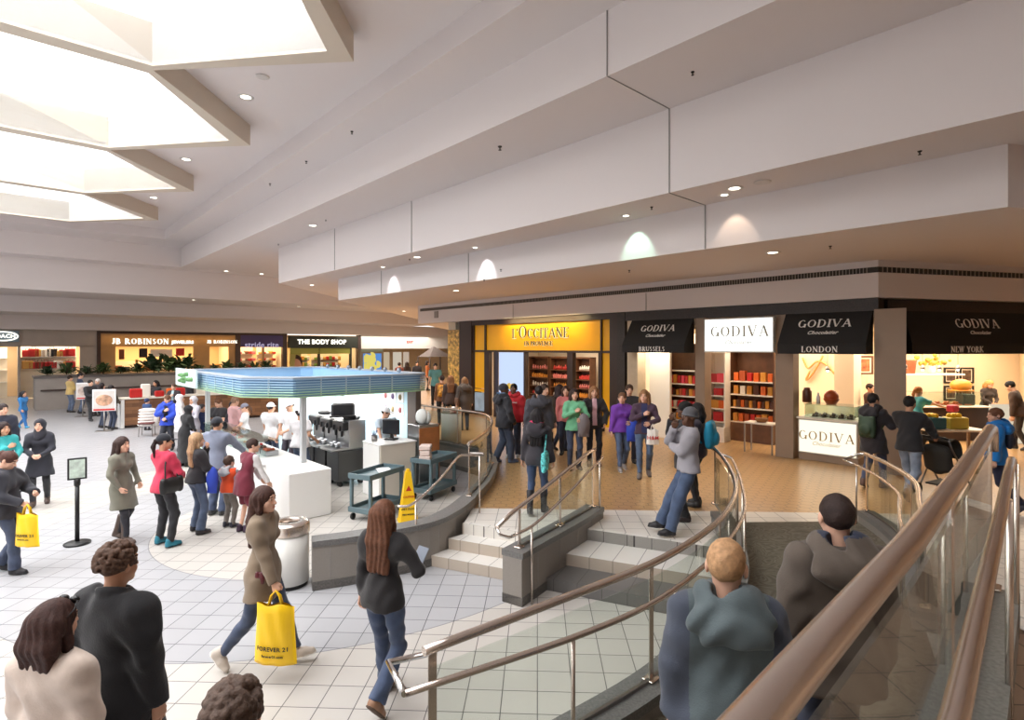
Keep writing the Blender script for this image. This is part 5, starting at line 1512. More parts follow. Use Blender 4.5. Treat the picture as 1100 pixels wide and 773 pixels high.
# litter bins
def bin_(loc, h, r0, label):
    r = empty('litter_bin', loc, label=label, cat='bin')
    MB().lathe([(r0, .05), (r0, h - .14)], seg=32).build('body', mat('bin white', (222, 220, 214), .4), r)
    MB().lathe([(r0 - .02, .0), (r0 - .02, .05)], seg=32).build('base_ring', M_BLACK, r)
    MB().lathe([(r0 + .008, h - .14), (r0 + .008, h - .03), (r0 - .01, h), (r0 * .55, h + .012), (r0 * .5, h - .0), (r0 * .5, h - .06)], seg=32, caps=False).build('lid', M_STEEL, r)
    MB().lathe([(r0 * .5, h - .05), (0, h - .06)], seg=24).build('opening', M_BLACK, r)
    return r
bin_((-2.82, 7.08, 0), .80, .235, 'white litter bin with a steel top beside the end of the curved stone wall')
bin_((-1.62, 14.9, UP), .95, .27, 'white litter bin with a steel top on the raised floor behind the glass rail')
# queue sign and poster stands
qs = empty('queue_sign', (-6.64, 8.53, 0), rz=math.radians(38), label='slim black queue sign on a round foot, left of the woman in the olive coat', cat='sign stand')
MB().lathe([(.17, 0.003), (.175, .02), (.15, .035), (.03, .05), (.0, .05)], seg=28).build('base', M_BLACK, qs)
MB().tube([(0, 0, .04), (0, 0, .92)], .03, 12).build('post', M_BLACK, qs)
MB().lathe([(.03, .88), (.042, .9), (.042, .99), (.025, 1.0), (.0, 1.0)], seg=16).build('head', M_BLACK, qs)
MB().box((0, 0, 1.15), (.24, .025, .33), 0, .006).build('frame', M_BLACK, qs)
for s_ in (-1, 1): MB().box((0, s_ * .014, 1.15), (.19, .004, .28)).build('notice', mat('notice', (206, 222, 210), .5, var=.25, vscale=14), qs)
def poster_stand(loc, rz, w, h, z0, label, art):
    r = empty('poster_stand', loc, rz=rz, label=label, cat='poster stand')
    MB().box((0, 0, .012), (.5, .4, .02), 0, .006).build('foot', M_STEELD, r); MB().tube([(0, 0, .02), (0, 0, z0)], .022, 10).build('pole', M_STEELD, r)
    bd_ = MB().box((0, 0, z0 + h / 2), (w, .03, h), 0, .005).build('board', M_WHITE, r)
    MB().box((0, -.017, z0 + h * .52), (w * .9, .006, h * .8)).build('print', mat('poster pale', (214, 206, 200), .6, var=.1, vscale=3), bd_)
    MB().ball((0, -.02, z0 + h * .5), (w * .36, .012, h * .26), 14, 8).build('dessert_picture', art, bd_)
    MB().box((0, -.018, z0 + h * .07), (w * .9, .008, h * .08)).build('red_band', mat('poster red', (196, 50, 44), .5), bd_)
    return r
poster_stand((-14.6, 20.0, 0), math.radians(24), .70, .78, .72, 'white poster of a dessert on a pole in front of the wooden counter', mat('poster dessert', (206, 160, 130), .6, var=.5, vscale=6))
poster_stand((-18.6, 24.2, 0), math.radians(24), .46, .72, .75, 'smaller white poster stand further back, behind the man in black', mat('poster dessert2', (190, 170, 160), .6, var=.4, vscale=6))
# wooden counter behind
def plank_mat():
    n = N('mixed wood planks')
    tc = n.new('ShaderNodeTexCoord').outputs['Object']
    sx = n.new('ShaderNodeSeparateXYZ'); n.put(sx.inputs[0], tc)
    cx = n.new('ShaderNodeCombineXYZ'); n.put(cx.inputs[0], n.math('ADD', sx.outputs[0], sx.outputs[1])); n.put(cx.inputs[1], sx.outputs[2])
    b = n.new('ShaderNodeTexBrick'); n.put(b.inputs['Vector'], cx.outputs[0]); b.inputs['Scale'].default_value = 1
    b.inputs['Brick Width'].default_value = .62; b.inputs['Row Height'].default_value = .13; b.inputs['Mortar Size'].default_value = .003; b.inputs['Bias'].default_value = 0
    b.inputs['Color1'].default_value = (.36, .17, .075, 1); b.inputs['Color2'].default_value = (.15, .065, .03, 1); b.inputs['Mortar'].default_value = (.07, .03, .015, 1)
    n.put(n.b.inputs['Base Color'], b.outputs['Color']); n.b.inputs['Roughness'].default_value = .5
    return n.m
M_PLANK = plank_mat()
wc_ = empty('wooden_counter', (*ab(6.0, 25.3), 0), label='long counter clad in mixed brown wood planks behind the dessert kiosk', cat='counter')
part(nbox(MB(), 3.35, 10.5, 25.0, 25.7, .1, 1.06), 'plank_front', M_PLANK, wc_); part(nbox(MB(), 3.3, 10.5, 25.05, 25.75, .004, .1), 'plinth', M_BROWN, wc_)
part(nbox(MB(), 3.24, 3.35, 24.96, 25.74, .004, 1.1), 'end_panel', M_SOLID, wc_); part(nbox(MB(), 3.24, 10.55, 24.95, 25.78, 1.06, 1.1), 'worktop', M_SOLID2, wc_)
for i, (a_, c, nm, w, h) in enumerate(((3.75, 'red', 'red', .42, .34), (4.05, 'white', 'white', .3, .5), (4.5, 'red', 'red', .3, .22), (4.85, 'orange', 'orange', .22, .3), (5.2, 'red', 'red', .34, .3))):
    o = MB().box((0, 0, h / 2), (w, .24, h), 0, .03).build('candy_box', CH[c]); o.location = (*ab(a_, 25.2), 1.103); o.rotation_euler = (0, 0, RB); tag(o, '%s box on the wooden counter, number %s along from the poster stand' % (nm, ('one', 'two', 'three', 'four', 'five')[i]), 'box', 'boxes on the wooden counter')
o = MB().box((0, 0, .28), (1.3, .05, .56), 0, .01).box((0, 0, .02), (1.3, .3, .03)).build('glass_screen', M_SOLID2); o.location = (*ab(6.5, 25.5), 1.103); o.rotation_euler = (0, 0, RB); tag(o, 'cream upright screen on the wooden counter', 'screen')
o = MB().box((0, 0, .25), (1.5, .3, .3), 0, .03).box((0, 0, .06), (1.4, .25, .1)).build('dark_appliance', M_BLACK); o.location = (*ab(7.9, 25.4), 1.103); o.rotation_euler = (0, 0, RB); tag(o, 'dark appliance at the right part of the wooden counter', 'appliance')
wh = nbox(MB(), 10.6, 11.4, 26.5, 28.0, .004, 1.2).build('wall_kiosk_rear', M_PLANK); struct(wh)
# chair with a white coat on it
ch = empty('cafe_chair', (*G(158, 468), 0), rz=math.radians(20), label='dark chair with a white quilted coat hung over it, before the wooden counter', cat='chair')
MB().box((0, 0, .44), (.44, .44, .05), 0, .015).build('seat', mat('dark red seat', (96, 34, 30), .5), ch)
MB().box((0, .2, .70), (.42, .04, .44), 0, .012).build('backrest', M_BROWN, ch)
for sx in (-1, 1):
    for sy in (-1, 1): MB().tube([(sx * .18, sy * .18, .43), (sx * .2, sy * .2, .003)], .014, 8).build('leg', M_STEELD, ch)
wcoat = empty('quilted_coat', (ch.location.x, ch.location.y, .3), rz=math.radians(20), label='white quilted coat draped over the back of the dark chair', cat='coat')
m = MB()
for k in range(6):
    z = .06 + k * .1; m.ball((0, .2 - .02 * k, z), (.34 - .012 * k, .16 - .006 * k, .075), 14, 8)
m.build('quilting', mat('white quilt', (232, 226, 220), .7), wcoat)
MB().ball((.24, .12, .3), (.09, .09, .28), 10, 8).build('sleeve', mat('white quilt', (232, 226, 220), .7), wcoat)
# light under the canopy
area('kiosk_lamp', (*ab(5.9, 13.4), 2.02), 1.5, 3.6, 60, (255, 250, 240), (0, 0, RA - PI / 2))
for b_ in (12.0, 13.6):
    area('menu_lamp', (*ab(6.4, b_), 2.02), .12, 1.6, 24, (255, 252, 246), (0, math.radians(40), RA + PI / 2))

# ================================================================== fittings of the ceiling
def zpt(px, py, z):
    Y = FPX * (z - EYE) / (CY - py); return ((px - CX) / FPX * Y, Y)
E_DOWN = emat('downlight glow', (255, 246, 228), 6.0)
M_TRIMW = mat('downlight trim', (226, 222, 216), .4)
def downlight(px, py, z, label, r=.10, beam=0, col=(255, 238, 214)):
    x, y = zpt(px, py, z)
    e = empty('ceiling_downlight', (x, y, z - .004), label=label, cat='ceiling light', group='recessed ceiling downlights')
    MB().lathe([(r * .8, -.004), (r * 1.25, -.006), (r * 1.28, .0), (r * .8, .002)], seg=20, caps=False).build('trim_ring', M_TRIMW, e)
    MB().lathe([(r * .8, -.002), (0, -.002)], seg=20).build('lamp', E_DOWN, e)
    if beam:
        l = bpy.data.lights.new('downlight', 'SPOT'); l.energy = beam; l.spot_size = math.radians(70); l.spot_blend = .6; l.color = lin(col); l.shadow_soft_size = .08
        o = bpy.data.objects.new('downlight', l); COL.objects.link(o); o.location = (x, y, z - .03)
DL = [(264, 104, 8.45, 'nearest the big skylight'), (200, 171, 8.45, 'beside the second skylight'), (165, 212, 8.45, 'beside the third skylight'), (336, 242, 7.03, 'on the high soffit, right of the skylights'), (243, 291, 7.03, 'on the high soffit over the kiosk, left of a pair'),
      (281, 294, 7.03, 'on the high soffit over the kiosk, right of a pair'), (335, 306, 5.61, 'on the middle soffit near its left end'), (448, 276, 5.61, 'on the middle soffit above the golden shop'), (789, 202, 5.61, 'on the middle soffit above the white sign'),
      (830, 271, 4.8, 'on the lowest soffit above the corner column'), (490, 312, 4.8, 'on the lowest soffit left of the golden shop'), (434, 334, 4.8, 'on the lowest soffit at the mouth of the concourse'), (321, 329, 5.61, 'far soffit above the purple sign'), (208, 322, 5.61, 'far soffit above the tan shop')]
for i, (px, py, z, t) in enumerate(DL):
    downlight(px, py, z, 'recessed downlight ' + t, beam=(320 if z < 5 else (300 if px < 330 and py > 315 else 90)) if z < 5.7 else 0, r=.11 if z < 7 else .13)
# unseen downlights added to brighten the higher floor where the camera stands
for i, (x, y, z) in enumerate(((4.6, 1.2, 5.61), (6.6, 1.4, 5.61), (5.4, -2.2, 5.61), (1.6, -3.2, 7.03))):
    e = empty('ceiling_downlight', (x, y, z - .004), label='added downlight above the higher floor, unseen behind the camera', cat='ceiling light', group='added downlights over the higher floor')
    MB().lathe([(.08, -.004), (.125, -.006), (.128, .0), (.08, .002)], seg=20, caps=False).build('trim_ring', M_TRIMW, e); MB().lathe([(.08, -.002), (0, -.002)], seg=20).build('lamp', E_DOWN, e)
    l = bpy.data.lights.new('downlight', 'SPOT'); l.energy = 420; l.spot_size = math.radians(95); l.spot_blend = .7; l.color = lin((255, 234, 208)); l.shadow_soft_size = .1
    o = bpy.data.objects.new('downlight', l); COL.objects.link(o); o.location = (x, y, z - .03)
SPK = [(554, 33, 7.5), (744, 77, 7.03), (537, 157, 5.61), (538, 289, 4.8), (988, 162, 5.61), (700, 222, 5.61), (892, 264, 4.8), (676, 290, 4.8), (439, 97, 8.45), (378, 141, 7.03), (329, 173, 7.03), (290, 197, 7.03), (350, 236, 7.03), (440, 278, 5.61), (520, 300, 4.8), (299, 262, 7.03)]
for i, (px, py, z) in enumerate(SPK):
    if z == 7.5: continue
    x, y = zpt(px, py, z)
    o = MB().lathe([(.028, 0), (.024, -.014), (.009, -.02), (.009, -.044), (.022, -.048), (.022, -.052), (0, -.054)], seg=12).build('sprinkler', mat('sprinkler dark', (60, 54, 50), .4, .6)); o.location = (x, y, z - .001)
    tag(o, 'small dark sprinkler head hanging from the stepped ceiling', 'sprinkler', 'ceiling sprinklers')
for px, py, z, t in ((819, 195, 5.61, 'near the downlight above the white sign'), (282, 82, 8.45, 'beside the nearest skylight')):
    x, y = zpt(px, py, z); o = MB().lathe([(.13, 0), (.13, -.012), (.10, -.02), (.05, -.014), (0, -.014)], seg=20).build('ceiling_speaker', mat('speaker white', (206, 200, 196), .6)); o.location = (x, y, z - .002)
    tag(o, 'round flush ceiling speaker ' + t, 'speaker')
gr = fbox(MB(), 13.27, 13.297, FA(471, 338, 13.3)[0], FA(467, 338, 13.3)[0], 4.22, 4.5).build('speaker_grille', mat('grille grey', (150, 142, 136), .7)); tag(gr, 'small grey grille at the left end of the white fascia', 'grille')
# wall-washing spots on the lowest stepped face
for px, py, col, pw in ((685, 268, (196, 255, 226), 40), (523, 292, (250, 250, 255), 45), (423, 304, (250, 250, 255), 40), (790, 252, (255, 226, 196), 14)):
    b_, z_ = FA(px, py, 9.52)
    q = ab(9.12, b_)
    l = bpy.data.lights.new('wall_spot', 'SPOT'); l.energy = pw; l.spot_size = math.radians(64); l.spot_blend = .5; l.color = lin(col); l.shadow_soft_size = .03
    o = bpy.data.objects.new('wall_spot', l); COL.objects.link(o); o.location = (*q, 5.57)
    tgt = Vector((*ab(9.52, b_), 4.85)); o.rotation_euler = (tgt - o.location).to_track_quat('-Z', 'Y').to_euler()
    e = empty('ceiling_spot', (*q, 5.605), label='recessed ceiling spot washing the stepped white face', cat='ceiling light', group='wall-washing ceiling spots')
    MB().lathe([(.06, -.004), (.10, -.006), (.1, .0)], seg=16, caps=False).build('trim_ring', M_TRIMW, e); MB().lathe([(.06, -.002), (0, -.002)], seg=16).build('lamp', E_DOWN, e)
# ================================================================== smooth organic surfaces: distance fields meshed by surface nets
class Field:
    def __init__(s, lo, hi, h):
        s.h = h
        s.lo = np.array(lo, float) - 2.5 * h
        n = np.ceil((np.array(hi, float) + 2.5 * h - s.lo) / h).astype(int) + 1
        s.ax = [s.lo[i] + h * np.arange(n[i]) for i in range(3)]
        s.F = np.full(n, 1.0, np.float32)
    def _win(s, lo, hi, m):
        sl = []
        for i in range(3):
            a = int(np.floor((lo[i] - m - s.lo[i]) / s.h)); b = int(np.ceil((hi[i] + m - s.lo[i]) / s.h)) + 1
            a = max(0, a); b = min(len(s.ax[i]), b)
            if b <= a: return None
            sl.append(slice(a, b))
        return tuple(sl)
    def _grid(s, sl):
        return s.ax[0][sl[0]][:, None, None], s.ax[1][sl[1]][None, :, None], s.ax[2][sl[2]][None, None, :]
    def _put(s, sl, d, k, sub=False):
        A = s.F[sl]
        if sub:
            s.F[sl] = np.maximum(A, -d) if k <= 0 else -s._smin(-A, d, k)
        else:
            s.F[sl] = np.minimum(A, d) if k <= 0 else s._smin(A, d, k)
    @staticmethod
    def _smin(a, b, k):
        h = np.maximum(k - np.abs(a - b), 0) / k
        return np.minimum(a, b) - h * h * k * .25
    def caps(s, a, b, ra, rb=None, k=.03, dv=None, fl=1.0, end=False, sub=False):
        a = np.array(a, float); b = np.array(b, float); rb = ra if rb is None else rb
        r = max(ra, rb)
        sl = s._win(np.minimum(a, b) - r, np.maximum(a, b) + r, k + 2 * s.h)
        if sl is None: return s
        X, Y, Z = s._grid(sl)
        v = b - a; L2 = max(1e-9, v @ v)
        px, py, pz = X - a[0], Y - a[1], Z - a[2]
        t = (px * v[0] + py * v[1] + pz * v[2]) / L2
        h = np.clip(t, 0, 1)
        qx, qy, qz = px - h * v[0], py - h * v[1], pz - h * v[2]
        if dv is not None:
            c = (qx * dv[0] + qy * dv[1] + qz * dv[2]) * (1 / fl - 1)
            qx, qy, qz = qx + dv[0] * c, qy + dv[1] * c, qz + dv[2] * c
        d = np.sqrt(qx * qx + qy * qy + qz * qz) - (ra + (rb - ra) * h)
        if end: d = np.maximum(d, (t - 1) * math.sqrt(L2))
        s._put(sl, d.astype(np.float32), k, sub)
        return s
    def ell(s, c, r, k=.03, R=None, sub=False):
        c = np.array(c, float); r = np.array(r, float); m = r.max()
        sl = s._win(c - m, c + m, k + 2 * s.h)
        if sl is None: return s
        X, Y, Z = s._grid(sl)
        px, py, pz = X - c[0], Y - c[1], Z - c[2]
        if R is not None:
            px, py, pz = (R[0][0] * px + R[1][0] * py + R[2][0] * pz, R[0][1] * px + R[1][1] * py + R[2][1] * pz, R[0][2] * px + R[1][2] * py + R[2][2] * pz)
        q = np.sqrt((px / r[0]) ** 2 + (py / r[1]) ** 2 + (pz / r[2]) ** 2)
        d = (q - 1) * r.min()
        s._put(sl, d.astype(np.float32), k, sub)
        return s
    def below(s, p, n):                        # cut away what lies on the far side of a plane (normal n points to what goes)
        X, Y, Z = s.ax[0][:, None, None], s.ax[1][None, :, None], s.ax[2][None, None, :]
        d = (X - p[0]) * n[0] + (Y - p[1]) * n[1] + (Z - p[2]) * n[2]
        s.F = np.maximum(s.F, d.astype(np.float32)); return s
    def folds(s, amp, seed, f=1.0):
        X, Y, Z = s.ax[0][:, None, None], s.ax[1][None, :, None], s.ax[2][None, None, :]
        w = np.sin(34 * f * Z + 6 * np.sin(8 * X + seed) + 4 * np.sin(7 * Y + 2 * seed)) * np.sin(11 * f * X + 9 * f * Y + 5 * Z + seed)
        w = w + .6 * np.sin(19 * X - 23 * Y + 13 * Z + 3 * seed)
        s.F = s.F + (amp * w).astype(np.float32); return s
    def disp(s, fn):
        X, Y, Z = s.ax[0][:, None, None], s.ax[1][None, :, None], s.ax[2][None, None, :]
        s.F = s.F + fn(X, Y, Z).astype(np.float32); return s
    def join(s, o):
        s.F = np.minimum(s.F, o.F); return s
    def mesh(s):
        F = s.F; I = F < 0
        nx, ny, nz = F.shape
        cnt = np.zeros((nx - 1, ny - 1, nz - 1), np.int8)
        for dx in (0, 1):
            for dy in (0, 1):
                for dz in (0, 1): cnt += I[dx:nx - 1 + dx, dy:ny - 1 + dy, dz:nz - 1 + dz]
        act = (cnt > 0) & (cnt < 8)
        ii = np.argwhere(act)
        if len(ii) == 0: return np.zeros((0, 3)), np.zeros((0, 4), int)
        idx = np.full(act.shape, -1, np.int64); idx[act] = np.arange(len(ii))
        acc = np.zeros((len(ii), 3)); num = np.zeros(len(ii))
        C = [(0, 0, 0), (1, 0, 0), (0, 1, 0), (1, 1, 0), (0, 0, 1), (1, 0, 1), (0, 1, 1), (1, 1, 1)]
        val = [F[ii[:, 0] + c[0], ii[:, 1] + c[1], ii[:, 2] + c[2]] for c in C]
        for a, b in ((0, 1), (2, 3), (4, 5), (6, 7), (0, 2), (1, 3), (4, 6), (5, 7), (0, 4), (1, 5), (2, 6), (3, 7)):
            va, vb = val[a], val[b]; m = (va < 0) != (vb < 0)
            t = np.where(m, va / np.where(m, va - vb, 1), 0)
            for q in range(3): acc[:, q] += np.where(m, C[a][q] + t * (C[b][q] - C[a][q]), 0)
            num += m
        V = s.lo + s.h * (ii + acc / num[:, None])
        faces = []
        for ax_ in range(3):
            u, w = [(1, 2), (2, 0), (0, 1)][ax_]
            A = np.swapaxes(I, 0, ax_) if False else I
            sa = [slice(None)] * 3; sb = [slice(None)] * 3
            sa[ax_] = slice(0, -1); sb[ax_] = slice(1, None)
            cross = I[tuple(sa)] != I[tuple(sb)]
            lim = [slice(None)] * 3
            e = np.argwhere(cross)
            ok = (e[:, u] > 0) & (e[:, w] > 0) & (e[:, u] < F.shape[u] - 1) & (e[:, w] < F.shape[w] - 1)
            e = e[ok]
            if not len(e): continue
            def cell(du, dw):
                q = e.copy(); q[:, u] -= du; q[:, w] -= dw
                return idx[q[:, 0], q[:, 1], q[:, 2]]
            f = np.stack([cell(1, 1), cell(0, 1), cell(0, 0), cell(1, 0)], 1)
            ins = I[e[:, 0], e[:, 1], e[:, 2]]
            f[~ins] = f[~ins][:, ::-1]
            faces.append(f)
        Q = np.concatenate(faces)
        return V, Q[(Q >= 0).all(1)]

def np_mesh(name, V, Q, mats, mi=None):
    me = bpy.data.meshes.new(name)
    n, m = len(V), len(Q)
    me.vertices.add(n); me.vertices.foreach_set('co', np.ascontiguousarray(V, np.float32).ravel())
    me.loops.add(4 * m); me.loops.foreach_set('vertex_index', np.ascontiguousarray(Q, np.int32).ravel())
    me.polygons.add(m); me.polygons.foreach_set('loop_start', np.arange(0, 4 * m, 4, dtype=np.int32))
    me.polygons.foreach_set('use_smooth', np.ones(m, bool))
    for q in mats: me.materials.append(q)
    if mi is not None: me.polygons.foreach_set('material_index', np.ascontiguousarray(mi, np.int32))
    me.update(calc_edges=True); me.validate()
    return me
def np_obj(name, V, Q, mats, parent=None, mi=None):
    if not isinstance(mats, (list, tuple)): mats = [mats]
    o = bpy.data.objects.new(name, np_mesh(name, V, Q, mats, mi)); COL.objects.link(o)
    if parent is not None: o.parent = parent
    return o
# ================================================================== people
VOX = {0: (.0055, .0045, .0115), 1: (.008, .007, .016), 2: (.0105, .0095, .021), 3: (.015, .013, .03)}   # head, hand, clothes
TPL = {}
def tpl(key, fn):
    if key not in TPL: TPL[key] = fn()
    return TPL[key]
EYES = ((-.031, .010), (.031, .010))
def head_tpl(lod):
    def f():
        h = VOX[lod][0]
        s = Field((-.10, -.12, -.19), (.10, .13, .13), h)
        s.ell((0, -.012, .03), (.074, .092, .086), .02).ell((0, .03, -.05), (.054, .058, .062), .035).ell((0, .068, -.092), (.022, .02, .018), .025)
        for x in (-1, 1):
            s.ell((x * .038, .055, -.03), (.025, .022, .028), .02)
            s.ell((x * .077, -.008, -.002), (.010, .02, .031), .006)
        s.caps((-.034, .079, .031), (.034, .079, .031), .011, k=.014)
        for x, z in EYES: s.ell((x, .100, z), (.016, .014, .010), .010, sub=True)
        for x, z in EYES: s.ell((x, .078, z), (.0125, .0125, .0115), .003)
        s.caps((0, .083, .014), (0, .107, -.027), .008, .0125, k=.010).caps((-.012, .094, -.03), (.012, .094, -.03), .008, k=.008)
        s.caps((-.017, .0875, -.060), (.017, .0875, -.060), .0065, k=.006).caps((-.014, .087, -.069), (.014, .087, -.069), .007, k=.006)
        s.caps((0, -.014, -.06), (0, -.03, -.19), .049, .054, .03)
        V, Q = s.mesh()
        c = V[Q].mean(1); mi = np.zeros(len(Q), int)
        for x, z in EYES:
            d = np.hypot(c[:, 0] - x, (c[:, 2] - z) * 1.7)
            mi[(d < .0098) & (c[:, 1] > .07)] = 1
            mi[(d < max(.0075, h * .8)) & (c[:, 1] > .07)] = 2
        mi[(np.abs(c[:, 0]) < .020) & (np.abs(c[:, 2] + .064) < .0085) & (c[:, 1] > .083)] = 3
        ax_ = np.abs(c[:, 0])
        mi[(ax_ > .013) & (ax_ < .046) & (np.abs(c[:, 2] - .034 + (ax_ - .03) ** 2 * 8) < max(.004, h * .55)) & (c[:, 1] > .055)] = 4
        return V, Q, mi
    return tpl(('head', lod), f)
def hand_tpl(pose, lod):
    def f():
        h = VOX[lod][1]; g = {0: 0, 1: .0008, 2: .002, 3: .004}[lod]
        curl = {'relax': (22, 28, 16), 'grip': (72, 78, 40), 'flat': (8, 10, 6), 'hold': (45, 50, 25)}[pose]
        s = Field((-.03, -.06, -.11), (.20, .10, .05), h)
        ys = (.031, .0105, -.0105, -.030); ln = (.070, .079, .073, .057)
        for i, y in enumerate(ys):
            s.caps((.0, y * .5, 0), (.088 - .006 * abs(i - 1.2), y, 0), .0145, .0125 + g, .012)
        for i, y in enumerate(ys):
            p = np.array((.088 - .006 * abs(i - 1.2), y, 0.)); a = 0
            for j, fr in enumerate((.45, .30, .25)):
                a += math.radians(curl[j] + 3 * i)
                q = p + ln[i] * fr * np.array((math.cos(a), .06 * (1.5 - i) * .5, -math.sin(a)))
                s.caps(p, q, .0088 - .001 * j + g, .0080 - .001 * j + g, .0035); p = q
        s.caps((.012, .018, -.004), (.048, .046, -.016), .0145, .0115 + g, .010)
        t2 = (.078, .058, -.026) if pose in ('relax', 'flat') else (.082, .040, -.042)
        s.caps((.048, .046, -.016), t2, .0105 + g, .0092 + g, .004)
        e = np.array(t2) + (np.array((.024, .002, -.008)) if pose in ('relax', 'flat') else np.array((.020, -.018, -.012)))
        s.caps(t2, e, .0092 + g, .0075 + g, .004)
        s.caps((-.03, 0, 0), (.01, 0, 0), .024, .022, .015, dv=(0, 0, 1), fl=.75)
        return s.mesh()
    return tpl(('hand', pose, lod), f)
def shoe_tpl(kind, lod):
    def f():
        h = VOX[lod][0] * 1.15
        s = Field((-.07, -.10, -.08), (.07, .21, .36 if kind == 'boot' else .12), h)
        s.caps((0, -.035, -.035), (0, .06, -.04), .040, .044, .02).caps((0, .06, -.042), (0, .135, -.05), .044, .036, .03).caps((0, -.02, -.03), (0, -.02, .02), .042, .045, .03)
        if kind == 'boot': s.caps((0, -.02, .0), (0, -.025, .30), .048, .062, .02, end=True)
        s.below((0, 0, -.078), (0, 0, -1))
        so = Field((-.07, -.10, -.08), (.07, .21, .36 if kind == 'boot' else .12), h)
        so.caps((0, -.035, -.066), (0, .06, -.066), .044, .047, .0, dv=(0, 0, 1), fl=.3).caps((0, .06, -.066), (0, .14, -.066), .047, .040, .02, dv=(0, 0, 1), fl=.3)
        so.below((0, 0, -.08), (0, 0, -1))
        s.join(so)
        V, Q = s.mesh(); c = V[Q].mean(1)
        return V, Q, (c[:, 2] < -.060).astype(int)
    return tpl(('shoe', kind, lod), f)
def hair_tpl(style, lod, var=0):
    def f():
        h = VOX[lod][0]
        r = np.random.default_rng(5 + var)
        L = {'long': .34, 'longer': .37, 'bob': .115, 'mid': .24}.get(style, .0)
        s = Field((-.15, -.21, -.14 - L if L else (-.30 if style == 'pony' else -.12)), (.15, .13, .17), h)
        thick = {'crew': .004, 'short': .010, 'curly': .003, 'bun': .008, 'pony': .008}.get(style, .012)
        s.ell((0, -.014, .034), (.0745 + thick, .094 + thick, .0875 + thick), .01)
        s.ell((0, .105, -.045), (.066, .062, .105), .012, sub=True)
        if style in ('crew', 'short', 'curly'):
            for x in (-1, 1): s.ell((x * .085, .02, -.045), (.03, .045, .05), .01, sub=True)
            s.below((0, -.05, -.072), (0, .25, -.97))
            if style == 'crew': s.disp(lambda X, Y, Z: .0016 * np.sin(95 * X + 40 * Y) * np.sin(80 * Z + 60 * Y))
            if style == 'short': s.disp(lambda X, Y, Z: .0035 * np.sin(70 * X + 20 * Y) * np.sin(55 * Z + 25 * Y) + 0 * Z)
            if style == 'curly':
                for i in range(330):
                    d = r.normal(size=3); d /= np.linalg.norm(d)
                    if d[2] < -.35 or (d[1] > .62 and d[2] < .35): continue
                    p = np.array((0, -.014, .034)) + d * (np.array((.083, .101, .094)))
                    s.ell(p, (.0135, .0135, .0135) * (1 + .6 * r.random(3)), .0)
        elif L:
            s.below((0, 0, .5), (0, 0, 1))
            z1 = -.06 - L
            for x in (-.055, -.02, .02, .055):
                s.caps((x, -.05, .02), (x * 1.25, -.085, z1 * .45), .055, .045, .03).caps((x * 1.25, -.085, z1 * .45), (x * 1.35, -.088, z1 + .01 * r.random()), .045, .028, .03)
            for x in (-1, 1):
                s.caps((x * .068, .005, .04), (x * .080, .0, -.08), .022, .026, .02).caps((x * .080, .0, -.08), (x * .088, .012 if style != 'bob' else .0, max(z1, -.30)), .026, .016, .02)
            s.ell((0, .075, -.055), (.056, .075, .11), .01, sub=True)
            s.disp(lambda X, Y, Z: .0032 * np.sin(26 * np.arctan2(X, -Y + .05) + 3 * np.sin(9 * Z)) * np.clip((.12 - Z) * 9, 0, 1))
        else:
            for x in (-1, 1): s.ell((x * .088, .02, -.04), (.026, .04, .045), .01, sub=True)
            s.below((0, -.05, -.07), (0, .3, -.95))
            if style == 'pony':
                s.ell((0, -.108, .035), (.026, .024, .026), .01).caps((0, -.125, .03), (0, -.155, -.06), .028, .03, .02).caps((0, -.155, -.06), (0, -.14, -.24), .03, .010, .03)
            if style == 'bun': s.ell((0, -.115, .055), (.042, .036, .040), .012)
            s.disp(lambda X, Y, Z: .002 * np.sin(60 * X + 8 * np.sin(14 * Z)) + 0 * Y)
        return s.mesh()
    return tpl(('hair', style, lod, var), f)
def hat_tpl(kind, lod):
    def f():
        h = VOX[lod][0]
        s = Field((-.17, -.17, -.30), (.17, .20, .18), h)
        if kind == 'beanie':
            s.ell((0, -.016, .044), (.088, .106, .096), .01).below((0, 0, .012), (0, .18, -.98))
            for i in range(20):
                t = 2 * PI * i / 20; t1 = t + 2 * PI / 20
                s.caps((.084 * math.cos(t), -.016 + .102 * math.sin(t), .022 + .014 * math.sin(t)), (.084 * math.cos(t1), -.016 + .102 * math.sin(t1), .022 + .014 * math.sin(t1)), .014, k=.004)
        elif kind == 'cap':
            s.ell((0, -.014, .042), (.085, .102, .088), .01).below((0, 0, .026), (0, 0, -1))
            b = Field((-.17, -.17, -.30), (.17, .20, .18), h)
            b.caps((0, .07, .034), (0, .125, .026), .066, .058, .0, dv=(0, .12, .99), fl=.13)
            s.join(b)
        elif kind == 'headscarf':
            s.ell((0, -.016, .03), (.092, .112, .100), .01).caps((0, -.01, -.07), (0, -.01, -.17), .085, .12, .05, dv=(0, 1, 0), fl=.85)
            s.caps((0, .03, -.10), (0, .07, -.22), .06, .07, .04, dv=(0, 1, 0), fl=.6)
            s.ell((0, .115, -.012), (.056, .075, .080), .012, sub=True)
            s.disp(lambda X, Y, Z: .003 * np.sin(40 * Z + 22 * X + 10 * Y))
        return s.mesh()
    return tpl(('hat', kind, lod), f)

